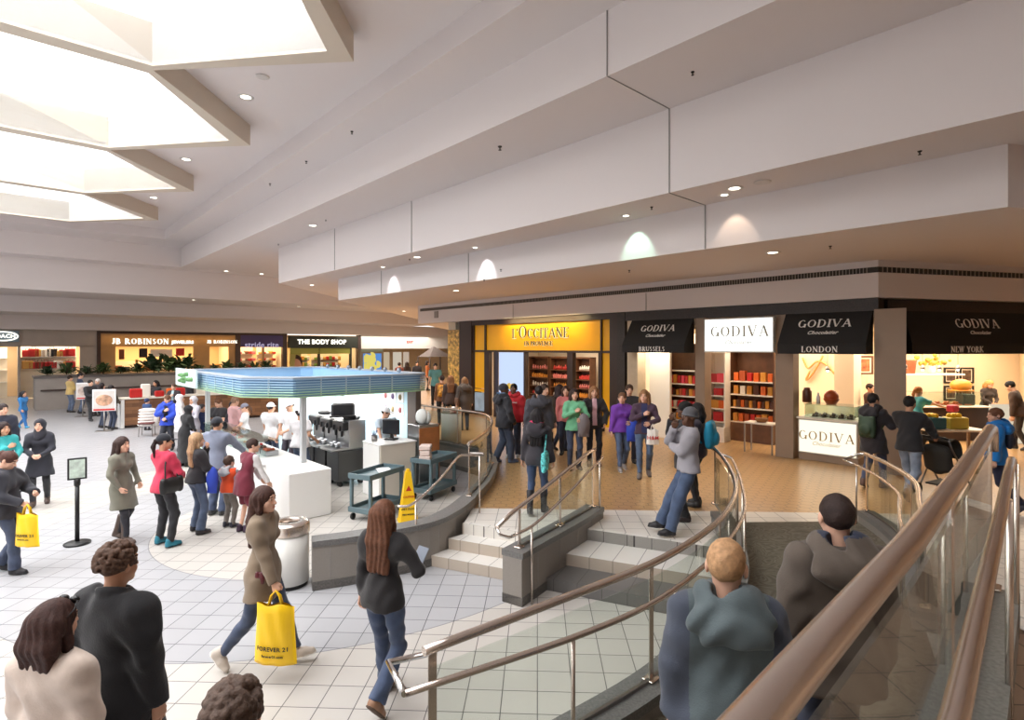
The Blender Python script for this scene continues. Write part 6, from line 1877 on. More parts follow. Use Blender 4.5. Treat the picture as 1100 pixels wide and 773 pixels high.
def skin_m(c): return mat('skin %d %d %d' % c, c, .5, spec=.35)
def cloth(c, kind='cotton', rough=.85):
    if kind == 'denim':
        g = sum(c) / 3; c = tuple(int(.68 * v + .32 * g) for v in c)
    return mat('%s %d %d %d' % (kind, *c), c, rough, var=.28 if kind == 'denim' else .12, vscale=7 if kind == 'denim' else 5, bump=.25, bscale=160 if kind != 'fleece' else 90, sheen=.15)
def hair_m(c): return mat('hair %d %d %d' % c, c, .6, var=.24, vscale=40, spec=.3, bump=.5, bscale=130)
M_EYEW = mat('eye white', (200, 188, 180), .4); M_IRIS = mat('eye dark', (36, 24, 20), .25)
PALE, TAN, OLIVE, DARKSK = (226, 178, 152), (206, 156, 126), (178, 130, 100), (98, 66, 50)

def ik(a, b, l1, l2, pole):
    a, b = Vector(a), Vector(b); d = b - a; L = d.length
    L = min(L, (l1 + l2) * .999); dn = d.normalized()
    x = (l1 * l1 - l2 * l2 + L * L) / (2 * L); y = math.sqrt(max(0, l1 * l1 - x * x))
    p = Vector(pole) - dn * Vector(pole).dot(dn)
    p = p.normalized() if p.length > 1e-4 else dn.orthogonal()
    return a + dn * x + p * y, a + dn * L

ARMS = {   # wrist in the upright body frame for the right arm (x outwards), elbow pole, hand pose
 'down': ((.27, .04, .80), (.35, -1, 0), 'relax'), 'fwd': ((.24, .16, .86), (.4, -1, -.2), 'relax'), 'back': ((.26, -.16, .84), (.5, -1, 0), 'relax'),
 'clasp': ((.06, .27, 1.04), (1, -.5, -.6), 'hold'), 'phone': ((.09, .33, 1.16), (.9, -.4, -.8), 'hold'), 'pocket': ((.22, .13, .93), (.9, -.8, 0), 'relax'),
 'counter': ((.20, .46, 1.05), (.7, -.3, -.7), 'flat'), 'chin': ((.05, .20, 1.44), (.7, .2, -1), 'hold'), 'cross': ((-.12, .20, 1.18), (1, -.1, -.7), 'relax'),
 'chest': ((.02, .20, 1.26), (1, -.2, -.7), 'relax'), 'carry': ((.10, .26, 1.10), (1, -.6, -.5), 'relax'), 'reach': ((.22, .52, 1.22), (.6, -.2, -.8), 'flat'),
 'push': ((.22, .42, 1.02), (.8, -.4, -.5), 'grip'), 'hold': ((.26, .10, .80), (.4, -1, 0), 'grip'), 'side': ((.36, .12, 1.02), (.5, -.8, -.4), 'grip'),
}
def walk(st=.32, lead='r'):
    f, b = ((.09, st * .9, 0, 12), (-.09, -st * 1.1, .09, -48))
    return (f, b) if lead == 'r' else ((.09, -st * 1.1, .09, -48), (-.09, st * .9, 0, 12))
STAND = ((.10, .02, 0, 0), (-.10, -.01, 0, 0)); WIDE = ((.15, .0, 0, 0), (-.15, .03, 0, 0)); CLOSE = ((.07, .03, 0, 0), (-.07, -.03, 0, 0)); STEP = ((.09, .14, 0, 0), (-.09, -.14, .03, -18))

PEOPLE = []
def person(label, loc, face, H=1.7, sex='m', arms=('down', 'down'), feet=STAND, lean=0, side=0, twist=0, head=(0, 0), hip=(0, 0), hs=1.0, lod=2,
           skin=PALE, hair=('short', (58, 40, 32)), hat=None, top=None, bottom=None, shoes=('shoe', (40, 38, 38)), group=None, wr=None, pocket=False, build=1.0):
    u = H / 1.72
    hv, dv_, cv_ = VOX[lod]
    sw = (.185 if sex == 'm' else .165) * build; hw = .088 if sex == 'm' else .092
    X, Y, Z = Vector((1, 0, 0)), Vector((0, 1, 0)), Vector((0, 0, 1))
    piv = Vector((hip[0], hip[1], .94)) * u
    Mu = Matrix.Translation(piv) @ Matrix.Rotation(math.radians(-twist), 4, 'Z') @ Matrix.Rotation(math.radians(-lean), 4, 'X') @ Matrix.Rotation(math.radians(side), 4, 'Y') @ Matrix.Translation(Vector((0, 0, -.94 * u)))
    def U(x, y, z): return Mu @ Vector((x * u, y * u, z * u))
    fw = (Mu.to_3x3() @ Y)
    pel = Vector((hip[0], hip[1], .93)) * u
    # legs
    legs = []
    for i, sx in enumerate((1, -1)):
        fx, fy, lift, pitch = feet[i]
        hj = pel + Vector((sx * hw, 0, -.03)) * u
        ank = Vector((fx * u, fy * u, (.085 + lift) * u))
        kn, ank = ik(hj, ank, .42 * u, .415 * u, (sx * .12, 1, .05))
        legs.append((hj, kn, ank, pitch, sx))
    zmin = min(l[2].z for l in legs) - .085 * u
    if abs(zmin) > 1e-4: pass
    # arms
    limbs = []
    for i, sx in enumerate((1, -1)):
        pos, pole, hp = ARMS[arms[i]]
        if wr and wr[i]: pos = wr[i]
        S = U(sx * sw, 0, 1.405); W = U(sx * pos[0], pos[1], pos[2])
        E, W = ik(S, W, .285 * u, .255 * u, Mu.to_3x3() @ Vector((sx * pole[0], pole[1], pole[2])))
        limbs.append((S, E, W, hp, sx))
    neck = U(0, -.015, 1.455)
    Mh = Matrix.Translation(U(0, .012, 1.605)) @ Mu.to_3x3().to_4x4() @ Matrix.Rotation(math.radians(-head[0]), 4, 'Z') @ Matrix.Rotation(math.radians(head[1]), 4, 'X') @ Matrix.Scale(1.03 * u ** .5, 4)
    if hs != 1: Mh = Matrix.Translation(U(0, .012, 1.605)) @ Mu.to_3x3().to_4x4() @ Matrix.Rotation(math.radians(-head[0]), 4, 'Z') @ Matrix.Rotation(math.radians(head[1]), 4, 'X') @ Matrix.Scale(hs, 4)
    def tf(V, M):
        A = np.array(M); return V @ A[:3, :3].T + A[:3, 3]
    allp = [Vector(l[k]) for l in legs for k in (0, 1, 2)] + [Vector(l[k]) for l in limbs for k in (0, 1, 2)] + [U(0, 0, 1.5), U(.2, .16, 1.3), U(-.2, -.16, 1.3), pel + Vector((.16, .16, 0)), pel - Vector((.16, .16, 0))]
    lo = np.array([min(p[i] for p in allp) for i in range(3)]); hi = np.array([max(p[i] for p in allp) for i in range(3)])
    # ---- body: one continuous skin
    bh = max(cv_, .014)
    top = top or {}; bottom = bottom or {}
    B = Field(lo - .07, hi + .08, bh)
    B.caps(U(0, 0, 1.0), U(0, 0, 1.3), .10 * u, .115 * u, dv=fw, fl=.7).caps(U(-sw * .7, 0, 1.385), U(sw * .7, 0, 1.385), .055 * u, k=.05)
    B.ell(pel, (.125 * u, .09 * u, .10 * u), .05)
    for hj, kn, an, pt, sx in legs:
        B.caps(hj, kn, .064 * u, .041 * u).caps(kn, an, .041 * u, .032 * u, .02).caps(kn.lerp(an, .1) - Vector((0, .010, 0)), kn.lerp(an, .5), .040 * u, .033 * u, .02)
    for S, E, W, hp, sx in limbs:
        B.caps(S, E, .045 * u, .037 * u).caps(E, W, .037 * u, .026 * u, .02)
    B.caps(neck - Vector((0, 0, .06 * u)), Mh @ Vector((0, -.02, -.11)), .056 * u, .050 * u, .04)
    V, Q = B.mesh(); mi = np.zeros(len(Q), int)
    hV, hQ, hm = head_tpl(lod)
    parts = [(V, Q, mi), (tf(hV, Mh), hQ, hm)]
    for S, E, W, hp, sx in limbs:
        if hp is None: continue
        tV, tQ = hand_tpl(hp, lod)
        f = (W - E).normalized()
        th = fw if f.z < -.45 else (Z * .8 + Mu.to_3x3() @ Vector((-sx * .5, 0, 0)))
        y = (th - f * th.dot(f)).normalized(); z = f.cross(y)
        hsz = (.98 if sex == 'm' else .9) * u
        M = Matrix(((f.x, y.x, z.x, W.x), (f.y, y.y, z.y, W.y), (f.z, y.z, z.z, W.z), (0, 0, 0, 1))) @ Matrix.Scale(hsz, 4)
        v = tV.copy(); q = tQ
        if sx < 0: v[:, 2] *= -1; q = q[:, ::-1]
        parts.append((tf(v, M), q, np.zeros(len(q), int)))
    o = 0; Vs, Qs, Ms = [], [], []
    for v, q, m in parts:
        Vs.append(v); Qs.append(q + o); Ms.append(m); o += len(v)
    hc = hair[1] if hair else (40, 30, 26)
    lip = tuple(int(a * b) for a, b in zip(skin, (.88, .70, .68)))
    root = np_obj('person', np.concatenate(Vs), np.concatenate(Qs), [skin_m(skin), M_EYEW, M_IRIS, mat('lips %d %d %d' % lip, lip, .45), hair_m(tuple(int(c * .8) for c in hc))], None, np.concatenate(Ms))
    root.location = loc; root.rotation_euler = (0, 0, -math.radians(face))
    tag(root, label, 'person', group)
    sd = (len(PEOPLE) * 1.7) % 6.28
    PEOPLE.append(root)
    fa = {0: .0062, 1: .005, 2: .0042, 3: .002}[lod]
    # ---- trousers or skirt
    if bottom:
        kind = bottom.get('kind', 'jeans'); fit = bottom.get('fit', 'straight')
        T = Field(lo - .12, hi + .12, cv_)
        T.caps(pel + Vector((-.05 * u, 0, .03 * u)), pel + Vector((.05 * u, 0, .03 * u)), .105 * u, k=.03, dv=Y, fl=.9)
        T.caps(pel + Vector((0, 0, .02)) * u, pel + Vector((0, 0, .10)) * u, .125 * u, .118 * u, .04, dv=Y, fl=.78, end=True)
        if sex == 'f': T.ell(pel + Vector((0, -.03 * u, -.02 * u)), (.14 * u, .105 * u, .10 * u), .04)
        a_r = {'slim': .046, 'straight': .058, 'flare': .078, 'baggy': .075}[fit]; k_r = {'slim': .060, 'straight': .068, 'flare': .062, 'baggy': .085}[fit]
        for hj, kn, an, pt, sx in legs:
            if kind == 'shorts':
                T.caps(hj, hj.lerp(kn, .95), .098 * u, .095 * u, .04, end=True); continue
            T.caps(hj, kn, .094 * u, k_r * u, .04)
            e = an.lerp(kn, -.02 if fit != 'slim' else .06)
            T.caps(kn, e, k_r * u, a_r * u, .03, end=True)
            if fit == 'slim': T.caps(kn.lerp(an, .12) - Vector((0, .012, 0)), kn.lerp(an, .5), .052 * u, .046 * u, .03)
        T.folds(fa, sd, 1.2)
        V, Q = T.mesh()
        np_obj({'jeans': 'jeans', 'shorts': 'shorts'}.get(kind, 'trousers'), V, Q, cloth(bottom['c'], 'denim' if kind == 'jeans' else 'cotton'), root)
    # ---- shoes
    for hj, kn, an, pt, sx in legs:
        sV, sQ, sM = shoe_tpl(shoes[0], lod)
        out = math.radians(-8 * sx)
        M = Matrix.Translation(an) @ Matrix.Rotation(out, 4, 'Z') @ Matrix.Rotation(math.radians(pt), 4, 'X') @ Matrix.Scale(u, 4)
        np_obj('boot' if shoes[0] == 'boot' else 'shoe', tf(sV, M), sQ, [mat('shoe %d %d %d' % shoes[1], shoes[1], .55, var=.1), mat('sole %d' % (sum(shoes[1]) // 3), tuple(int(c * .5 + 10) for c in shoes[1]) if sum(shoes[1]) < 420 else (225, 222, 216), .7)], root, sM)
    # ---- upper garment
    def garment(t, name, grow=0.0):
        g = t.get('puff', .0) + grow
        hem = t.get('hem', .86) * u; flare = t.get('flare', 0)
        G_ = Field(lo - .16, hi + .16, cv_)
        G_.caps(U(0, 0, 1.04), U(0, .0, 1.28), (.132 if sex == 'm' else .118) * u * build + g, (.142 if sex == 'm' else .128) * u * build + g, .05, dv=fw, fl=.74)
        G_.caps(U(-sw * .5, -.005, 1.32), U(sw * .5, -.005, 1.32), .108 * u + g, k=.05, dv=fw, fl=.82)
        G_.caps(U(-sw * .84, -.01, 1.385), U(sw * .84, -.01, 1.385), .058 * u + g * .45, k=.05).caps(U(0, -.02, 1.435), U(-sw * .92, -.012, 1.375), .054 * u + g * .5, .058 * u + g * .55, .06).caps(U(0, -.02, 1.435), U(sw * .92, -.012, 1.375), .054 * u + g * .5, .058 * u + g * .55, .06).caps(U(-.06, -.02, 1.43), U(.06, -.02, 1.43), .05 * u + g * .5, k=.05)
        if sex == 'f':
            if hem < .90 * u: G_.ell(pel + Vector((0, -.03 * u, -.01 * u)), (.158 * u, .125 * u + g, .13 * u), .05)
            for x in (-1, 1): G_.ell(U(x * .06, .085, 1.27), (.055 * u, .05 * u, .055 * u), .05)
        wz = U(0, 0, 1.03); hz = Vector((pel.x, pel.y, min(hem, .95 * u)))
        hr = (.150 if sex == 'f' else .142) * u * build + g + flare
        G_.caps(wz, pel + Vector((0, 0, -.02 * u)), .128 * u * build + g, .146 * u * build + g, .05, dv=Y, fl=.80)
        hb = min(hem, .92 * u)
        for x in (-.058, .058):
            G_.caps(Vector((pel.x + x * u * .7, pel.y, 1.0 * u)), Vector((pel.x + x * u, pel.y - .006 * u, min(.88 * u, hb + .02))), .120 * u * build + g, .138 * u * build + g, .05, dv=Y, fl=.90)
        if hem < .80 * u:
            mid = (legs[0][1] + legs[1][1]) / 2; mid.z = hem
            base = Vector((pel.x, pel.y, .80 * u))
            tgt = base.lerp(Vector((mid.x, mid.y, .45 * u)), (.80 * u - hem) / (.35 * u)) if hem > .2 * u else Vector((mid.x, mid.y, hem))
            tgt.z = hem - .02
            G_.caps(pel, tgt, .146 * u * build + g, hr, .05, dv=Y, fl=.82)
            for x in (-.06, .06): G_.caps(pel + Vector((x * u, 0, -.05 * u)), tgt + Vector((x * u, 0, 0)), .136 * u * build + g, hr, .05, dv=Y, fl=.85)
        G_.below((0, 0, hem), (0, 0, -1))
        zt = U(0, 0, 1.475)
        G_.below(zt, tuple(Mu.to_3x3() @ Z))
        A_ = Field(lo - .16, hi + .16, cv_)
        sl = t.get('sleeve', 'long')
        for S, E, W, hp, sx in limbs:
            if sl == 'none': continue
            if sl == 'short':
                A_.caps(S, S.lerp(E, .72), .066 * u + g, .066 * u + g, .03, end=True); continue
            A_.caps(S.lerp(E, .10), S.lerp(E, .5), .055 * u + g * .5, .055 * u + g, .03).caps(S.lerp(E, .5), E, .056 * u + g, .052 * u + g, .03)
            A_.caps(E, W.lerp(E, -.04 if sl == 'long' else .55), .052 * u + g, .040 * u + g * .8, .02, end=True)
        sm = .075
        d = np.maximum(sm - np.abs(G_.F - A_.F), 0) / sm
        G_.F = np.minimum(G_.F, A_.F) - d * d * sm * .25
        if t.get('collar'):
            R_ = Mu.to_3x3()
            for i in range(14):
                q0, q1 = 2 * PI * i / 14, 2 * PI * (i + 1) / 14
                G_.caps(U(.072 * math.cos(q0), -.015 + .068 * math.sin(q0), 1.475 + .02 * -math.sin(q0)), U(.072 * math.cos(q1), -.015 + .068 * math.sin(q1), 1.475 - .02 * math.sin(q1)), .020 * u, k=.015)
        G_.folds(fa * 1.25, sd + 1, .8)
        V, Q = G_.mesh()
        ms = [cloth(t['c'], t.get('fab', 'cotton'))]; mi = None
        if t.get('c2'):                        # an open front shows the shirt underneath
            c = V[Q].mean(1); inv = np.array(Mu.inverted())
            L_ = c @ inv[:3, :3].T + inv[:3, 3]
            mi = ((np.abs(L_[:, 0]) < .05 * u) & (L_[:, 1] > .04 * u) & (L_[:, 2] > .9 * u)).astype(int); ms.append(cloth(t['c2']))
        if t.get('armc'):                      # sleeves of another colour
            c = V[Q].mean(1); inv = np.array(Mu.inverted()); L_ = c @ inv[:3, :3].T + inv[:3, 3]
            mi = (np.abs(L_[:, 0]) > sw * u * .98).astype(int); ms.append(cloth(t['armc']))
        return np_obj(name, V, Q, ms, root, mi)
    if top:
        top_ob = garment(top, top.get('name', 'jacket'))
        if top.get('over'): garment(top['over'], top['over'].get('name', 'vest'), .012)
    if top and (top.get('hood') or top.get('over', {}).get('hood')):
        H_ = Field(lo - .2, hi + .2, min(cv_, .014))
        g = top.get('puff', 0) * .5
        for i in range(12):
            q0, q1 = 2 * PI * i / 12, 2 * PI * (i + 1) / 12
            pt_ = lambda q: U(.100 * math.cos(q), -.012 + .092 * math.sin(q), 1.470 - .030 * math.sin(q))
            if 2 <= i <= 3: continue
            H_.caps(pt_(q0), pt_(q1), (.044 + g) * u, k=.03)
        R3 = Mu.to_3x3() @ Matrix.Rotation(math.radians(-14), 3, 'X')
        H_.ell(U(0, -.150, 1.395), ((.172 + g) * u, (.070 + g) * u, .108 * u), .04, R=[[R3[a][b] for b in range(3)] for a in range(3)])
        H_.caps(U(-.085, -.15, 1.46), U(.085, -.15, 1.46), .030 * u, k=.02)
        H_.ell(U(0, -.085, 1.51), (.085 * u, .062 * u, .06 * u), .02, sub=True)
        H_.folds(fa * 1.6, sd + 2, 1.1)
        V, Q = H_.mesh(); ms = [cloth(top['c'], top.get('fab', 'cotton'))]; mi = None
        if top.get('lining'):
            c = V[Q].mean(1); inv = np.array(Mu.inverted()); L_ = c @ inv[:3, :3].T + inv[:3, 3]
            mi = ((L_[:, 2] > 1.435 * u) & (np.hypot(L_[:, 0] / 1.15, L_[:, 1] + .05 * u) < .105 * u)).astype(int); ms.append(cloth(top['lining']))
        np_obj('hood', V, Q, ms, top_ob, mi)
    # ---- hair and hat
    if hair:
        V, Q = hair_tpl(hair[0], lod, hair[2] if len(hair) > 2 else 0)
        np_obj('hair', tf(V, Mh @ Matrix.Scale(.93, 4) if hat else Mh), Q, hair_m(hair[1]), root)
    if hat:
        V, Q = hat_tpl(hat[0], lod)
        np_obj(hat[0], tf(V, Mh), Q, cloth(hat[1]), root)
    root['_w'] = 0; del root['_w']
    RW = Matrix.Translation(loc) @ Matrix.Rotation(-math.radians(face), 4, 'Z')
    info = {'root': root, 'W': [RW @ l[2] for l in limbs], 'E': [RW @ l[1] for l in limbs], 'U': lambda x, y, z: RW @ U(x, y, z), 'Mh': RW @ Mh, 'RW': RW, 'fw': RW.to_3x3() @ fw, 'Uloc': U, 'Mhl': Mh, 'u': u}
    return info
def atH(px, head_y, H, z=0.0):
    s = (head_y - CY) / (EYE - z - H)
    return ((px - CX) / s, FPX / s, z + .002)
def foot(px, py, z=0.0):
    q = G(px, py, z); return (*q, z + .002)
# ================================================================== bags and other carried things
def sack(label, top, w, h, th, yaw, m, lettering=(), cat='bag', name='shopping_bag', handle=.11):
    """soft shopping bag hanging from the point top; yaw: direction its broad face looks to (0 = away from the camera)"""
    r = empty(name, (top[0], top[1], top[2] - h - handle), rz=-math.radians(yaw) + PI, label=label, cat=cat)
    nx, nz = 14, 16
    vs, fs = [], []
    rg = np.random.default_rng(len(label))
    for sd in (-1, 1):
        for j in range(nz + 1):
            for i in range(nx + 1):
                u_, v_ = i / nx * 2 - 1, j / nz
                b = (1 - abs(u_) ** 3) * (.35 + .65 * math.sin(PI * min(1, .25 + v_ * .62))) if v_ < .98 else (1 - abs(u_) ** 3) * .35
                wob = .006 * math.sin(9 * u_ + 7 * v_ + sd)
                vs.append((u_ * w / 2 * (.94 + .06 * math.sin(2 + 3 * v_)), sd * (th / 2 * b + wob * b), v_ * h + .012 * math.sin(5 * u_) * v_))
    k = (nx + 1) * (nz + 1)
    for j in range(nz):
        for i in range(nx):
            a = j * (nx + 1) + i
            fs.append((a, a + 1, a + nx + 2, a + nx + 1)); fs.append((k + a, k + a + nx + 1, k + a + nx + 2, k + a + 1))
    for i in range(nx): fs.append((i, k + i, k + i + 1, i + 1))
    for j in range(nz):
        a = j * (nx + 1); fs.append((a, a + nx + 1, k + a + nx + 1, k + a)); a += nx; fs.append((a, k + a, k + a + nx + 1, a + nx + 1))
    MB().add(vs, fs, True).build('sack', m, r)
    for sd in (-1, 1):
        MB().tube([(-w * .16, sd * .012, h - .015), (-w * .10, sd * .010, h + handle * .7), (0, 0, h + handle + .01), (w * .10, sd * .010, h + handle * .7), (w * .16, sd * .012, h - .015)], .009, 6).build('handle', m, r)
    for txt, zz, sz, mm in lettering:
        vf = text_mesh(txt, sz, .004, .001, 1.1)
        b = .35 + .65 * math.sin(PI * min(1, .25 + zz / h * .62))
        vs2 = []
        for x, y, z in vf[0]:
            vs2.append((x, -(th / 2 * b * (1 - abs(2 * x / w) ** 3) + .009) + z * -1 * .5, zz + y))
        MB().add(vs2, vf[1]).build('lettering', mm, r)
    return r
def blob(name, label, cat, c, radii, yaw, m, straps=(), pocket=None, sr=.012):
    """padded bag: a rounded box with optional pocket and strap tubes given as world points"""
    r = empty(name, c, rz=-math.radians(yaw), label=label, cat=cat)
    F = Field([-x - .05 for x in radii], [x + .05 for x in radii], max(.009, max(radii) / 14))
    rx, ry, rz_ = radii; q = min(radii) * .6
    for x in (-1, 1):
        F.caps((x * (rx - q), 0, -rz_ + q), (x * (rx - q), 0, rz_ - q), q, k=.02, dv=(0, 1, 0), fl=max(.3, ry / q * .9 if ry < q else 1))
    F.ell((0, 0, 0), (rx, ry, rz_), .03)
    if pocket: F.ell((0, pocket * ry * .9, -rz_ * .25), (rx * .7, ry * .5, rz_ * .5), .01)
    V, Q = F.mesh(); np_obj('body', V, Q, m, r)
    inv = (Matrix.Translation(r.location) @ Matrix.Rotation(-math.radians(yaw), 4, 'Z')).inverted()
    for s_ in straps: MB().tube(smooth_path([tuple(inv @ Vector(p)) for p in s_], 5), sr, 6).build('strap', m, r)
    return r
def on_back(P_, name, label, cat, m, radii=(.14, .085, .21), z=1.2):
    U = P_['U']; c = U(0, -.11 - radii[1], z)
    fwd = P_['fw']; yaw = math.degrees(math.atan2(fwd.x, fwd.y))
    st = [[U(sx * .11, -.09, z - .14), U(sx * .15, .0, z - .02), U(sx * .135, .11, z + .08), U(sx * .11, .07, 1.45), U(sx * .09, -.09, 1.44)] for sx in (-1, 1)]
    return blob(name, label, cat, c, radii, yaw, m, st, pocket=-1, sr=.016)
def at_hip(P_, name, label, cat, m, side=1, radii=(.14, .055, .11), z=.92, out=.26, back=-.06):
    U = P_['U']; c = U(side * out, back, z)
    fwd = P_['fw']; yaw = math.degrees(math.atan2(fwd.x, fwd.y)) + 90
    st = [[U(side * out, back + .1, z + .06), U(side * .19, .05, 1.30), U(side * .13, .0, 1.46), U(side * .17, -.09, 1.30), U(side * out, back - .1, z + .06)]]
    return blob(name, label, cat, c, radii, yaw, m, st)
def held_cloth(label, c, radii, m, name='folded_coat', cat='coat'):
    r = empty(name, c, label=label, cat=cat)
    F = Field([-x - .06 for x in radii], [x + .06 for x in radii], .016)
    F.ell((0, 0, .1 * radii[2]), radii, .02)
    for i in range(4): F.caps((radii[0] * (-.6 + .4 * i), .3 * radii[1] * (-1) ** i, .3 * radii[2]), (radii[0] * (-.7 + .45 * i), 0, -radii[2]), radii[0] * .3, radii[0] * .22, .02)
    V, Q = F.mesh(); np_obj('folds', V, Q, m, r); return r
M_YBAG = mat('yellow carrier plastic', (244, 196, 16), .35); M_INK = mat('black ink', (40, 34, 20), .5)
LEA = mat('black leather', (28, 27, 28), .4); BRN = mat('brown leather', (96, 66, 48), .5)

# ================================================================== the cast
JN, JD, BK = (52, 68, 104), (38, 46, 72), (30, 30, 34)
# -- nearest figures on the lower floor
P1 = person('woman in a long khaki jacket striding right with a yellow shopping bag', foot(283, 716), 90, 1.68, 'f', ('hold', 'back'), walk(.33, 'l'), lod=0, hair=('long', (74, 48, 40)), top=dict(c=(134, 116, 96), hem=.70, collar=True, puff=.008), bottom=dict(c=JN, fit='slim'), shoes=('shoe', (196, 184, 172)), wr=((.27, .27, .75), None), head=(8, 0))
hw_ = P1['W'][0]
sack('yellow plastic shopping bag in the hand of the striding woman in khaki', (hw_.x + .03, hw_.y - .03, hw_.z - .07), .40, .52, .13, 186, M_YBAG, [('FOREVER 21', .15, .051, M_INK), ('forever21.com', .085, .03, M_INK)])
o = blob('phone', 'dark red phone in the jacket pocket of the striding woman', 'phone', P1['U'](.19, .05, .93), (.035, .012, .05), 0, mat('phone red', (90, 30, 36), .3))
P2 = person('woman with very long auburn hair, black sweater and flared jeans, seen from behind', (-1.08, 4.70, .002), 22, 1.70, 'f', ('phone', 'down'), walk(.20, 'l'), lod=0, hair=('longer', (104, 66, 46)), top=dict(c=(36, 33, 34), hem=.84, fab='fleece', name='sweater'), bottom=dict(c=(58, 78, 116), fit='flare'), shoes=('shoe', (150, 112, 86)), wr=((.22, .24, 1.10), None))
w_ = P2['W'][0]
ph = MB().box((0, 0, 0), (.10, .17, .012), 0, .004).build('magazine', mat('folded paper', (150, 158, 172), .5)); ph.location = (w_.x - .02, w_.y + .09, w_.z + .07); ph.rotation_euler = (.9, .2, -.3); tag(ph, 'folded grey paper in the hand of the woman in the black sweater', 'paper')
P3 = person('man with curly brown hair in a long black wool coat, seen from behind', (-2.36, 3.33, .002), 18, 1.82, 'm', ('down', 'down'), STAND, lod=0, skin=TAN, hair=('curly', (92, 68, 54)), top=dict(c=(27, 26, 29), hem=.52, puff=.022, collar=True, name='coat', fab='fleece', flare=.02), bottom=dict(c=(40, 50, 80)), build=1.06, wr=(None, (.16, .16, .98)))
P4 = person('woman with a brown bob in a cream sweater, near the bottom left corner', (-2.40, 2.92, .002), 14, 1.66, 'f', ('down', 'down'), STAND, lod=0, hair=('bob', (66, 42, 36)), top=dict(c=(214, 196, 182), hem=.84, fab='fleece', puff=.014, name='sweater'), bottom=dict(c=JD), build=1.12)
mh4 = P4['Mh']
g_ = empty('sunglasses', mh4 @ Vector((0, .02, .10)), label='dark sunglasses pushed up on the brown bobbed hair', cat='sunglasses')
HP = lambda x, y, z: tuple(mh4 @ Vector((x, y, z)) - g_.location)
for sx in (-1, 1):
    MB().ball(HP(sx * .036, .072, .098), (.028, .018, .020), 10, 8).build('lens', mat('lens dark', (24, 22, 24), .1), g_)
    MB().tube([HP(sx * .064, .066, .098), HP(sx * .089, .03, .072), HP(sx * .094, -.03, .035)], .0035, 6).build('temple', M_BLACK, g_)
P5 = person('person with short curly grey brown hair, only the crown in view at the bottom edge', (-1.03, 2.06, .002), 10, 1.75, 'm', lod=0, hair=('curly', (98, 80, 70), 3), top=dict(c=(60, 60, 66), hem=.8), bottom=dict(c=JD))
P6 = person('blond boy in a grey blue hooded rain jacket on the carpeted landing', (1.0, 2.60, UP + .002), 12, 1.63, 'm', ('down', 'down'), STEP, lod=0, hair=('crew', (188, 146, 106)), top=dict(c=(84, 95, 98), hem=.70, puff=.03, hood=True, armc=(70, 76, 90)), bottom=dict(c=BK), build=1.02, hs=1.10, head=(14, -2))
P7 = person('dark-haired boy in a brown hooded coat walking ahead on the carpeted landing', (1.76, 3.02, UP + .002), 4, 1.74, 'm', ('down', 'down'), STEP, lod=0, hair=('crew', (50, 36, 32)), top=dict(c=(90, 79, 70), hem=.72, puff=.03, hood=True, lining=(40, 46, 66)), bottom=dict(c=JD), build=1.02, hs=1.08, head=(6, 0))
# -- queue and passers-by
P8 = person('woman with long dark hair in an olive parka and brown boots, standing in the queue', foot(131, 581), 92, 1.60, 'f', ('pocket', 'pocket'), STEP, lod=1, hair=('long', (62, 44, 40)), top=dict(c=(122, 120, 106), hem=.56, collar=True, flare=.02, name='parka'), bottom=dict(c=(44, 42, 52), fit='slim'), shoes=('boot', (86, 70, 62)), head=(10, 0))
P9 = person('woman in a bright pink jacket and black cap, seen from behind', foot(176, 586), 24, 1.68, 'f', ('clasp', 'clasp'), WIDE, lod=1, skin=TAN, hair=('pony', (48, 34, 32)), hat=('cap', (34, 36, 44)), top=dict(c=(206, 52, 82), hem=.84, puff=.006), bottom=dict(c=(40, 40, 46)), shoes=('shoe', (40, 120, 140)), head=(25, 0))
at_hip(P9, 'handbag', 'black shoulder bag of the woman in pink', 'handbag', LEA, 1, (.17, .07, .12), .98, .27)
P10 = person('woman with long blonde hair in a short black jacket and flared jeans', foot(211, 572), 38, 1.60, 'f', ('clasp', 'chin'), WIDE, lod=1, hair=('long', (176, 142, 108), 2), top=dict(c=(44, 42, 46), hem=.88, puff=.012), bottom=dict(c=(72, 92, 128), fit='flare'), shoes=('shoe', (50, 46, 50)), head=(12, 0))
held_cloth('bright blue coat over the arm of the blonde woman', P10['U'](.24, .16, .92), (.09, .08, .20), mat('royal blue cloth', (48, 74, 186), .7))
P11 = person('man in a grey blue shirt and dark cap at the white counter, seen from behind', foot(233, 553), 12, 1.74, 'm', ('counter', 'down'), STAND, lod=1, skin=TAN, hair=('short', (40, 32, 30)), hat=('cap', (46, 48, 56)), top=dict(c=(124, 130, 148), hem=.82, puff=.012, collar=True, name='shirt'), bottom=dict(c=(64, 82, 118), fit='baggy'), shoes=('shoe', (60, 60, 60)), build=1.08)
P12 = person('small boy in an orange vest over a grey hoodie, at the white counter', foot(246, 566), 20, 1.16, 'm', ('fwd', 'fwd'), STAND, lod=1, hs=.90, hair=('short', (74, 54, 44)), top=dict(c=(170, 170, 174), hem=.86, hood=True, name='hoodie', over=dict(c=(222, 78, 32), hem=.88, sleeve='none', puff=.012, name='vest')), bottom=dict(c=(122, 112, 104)), shoes=('shoe', (44, 44, 58)))
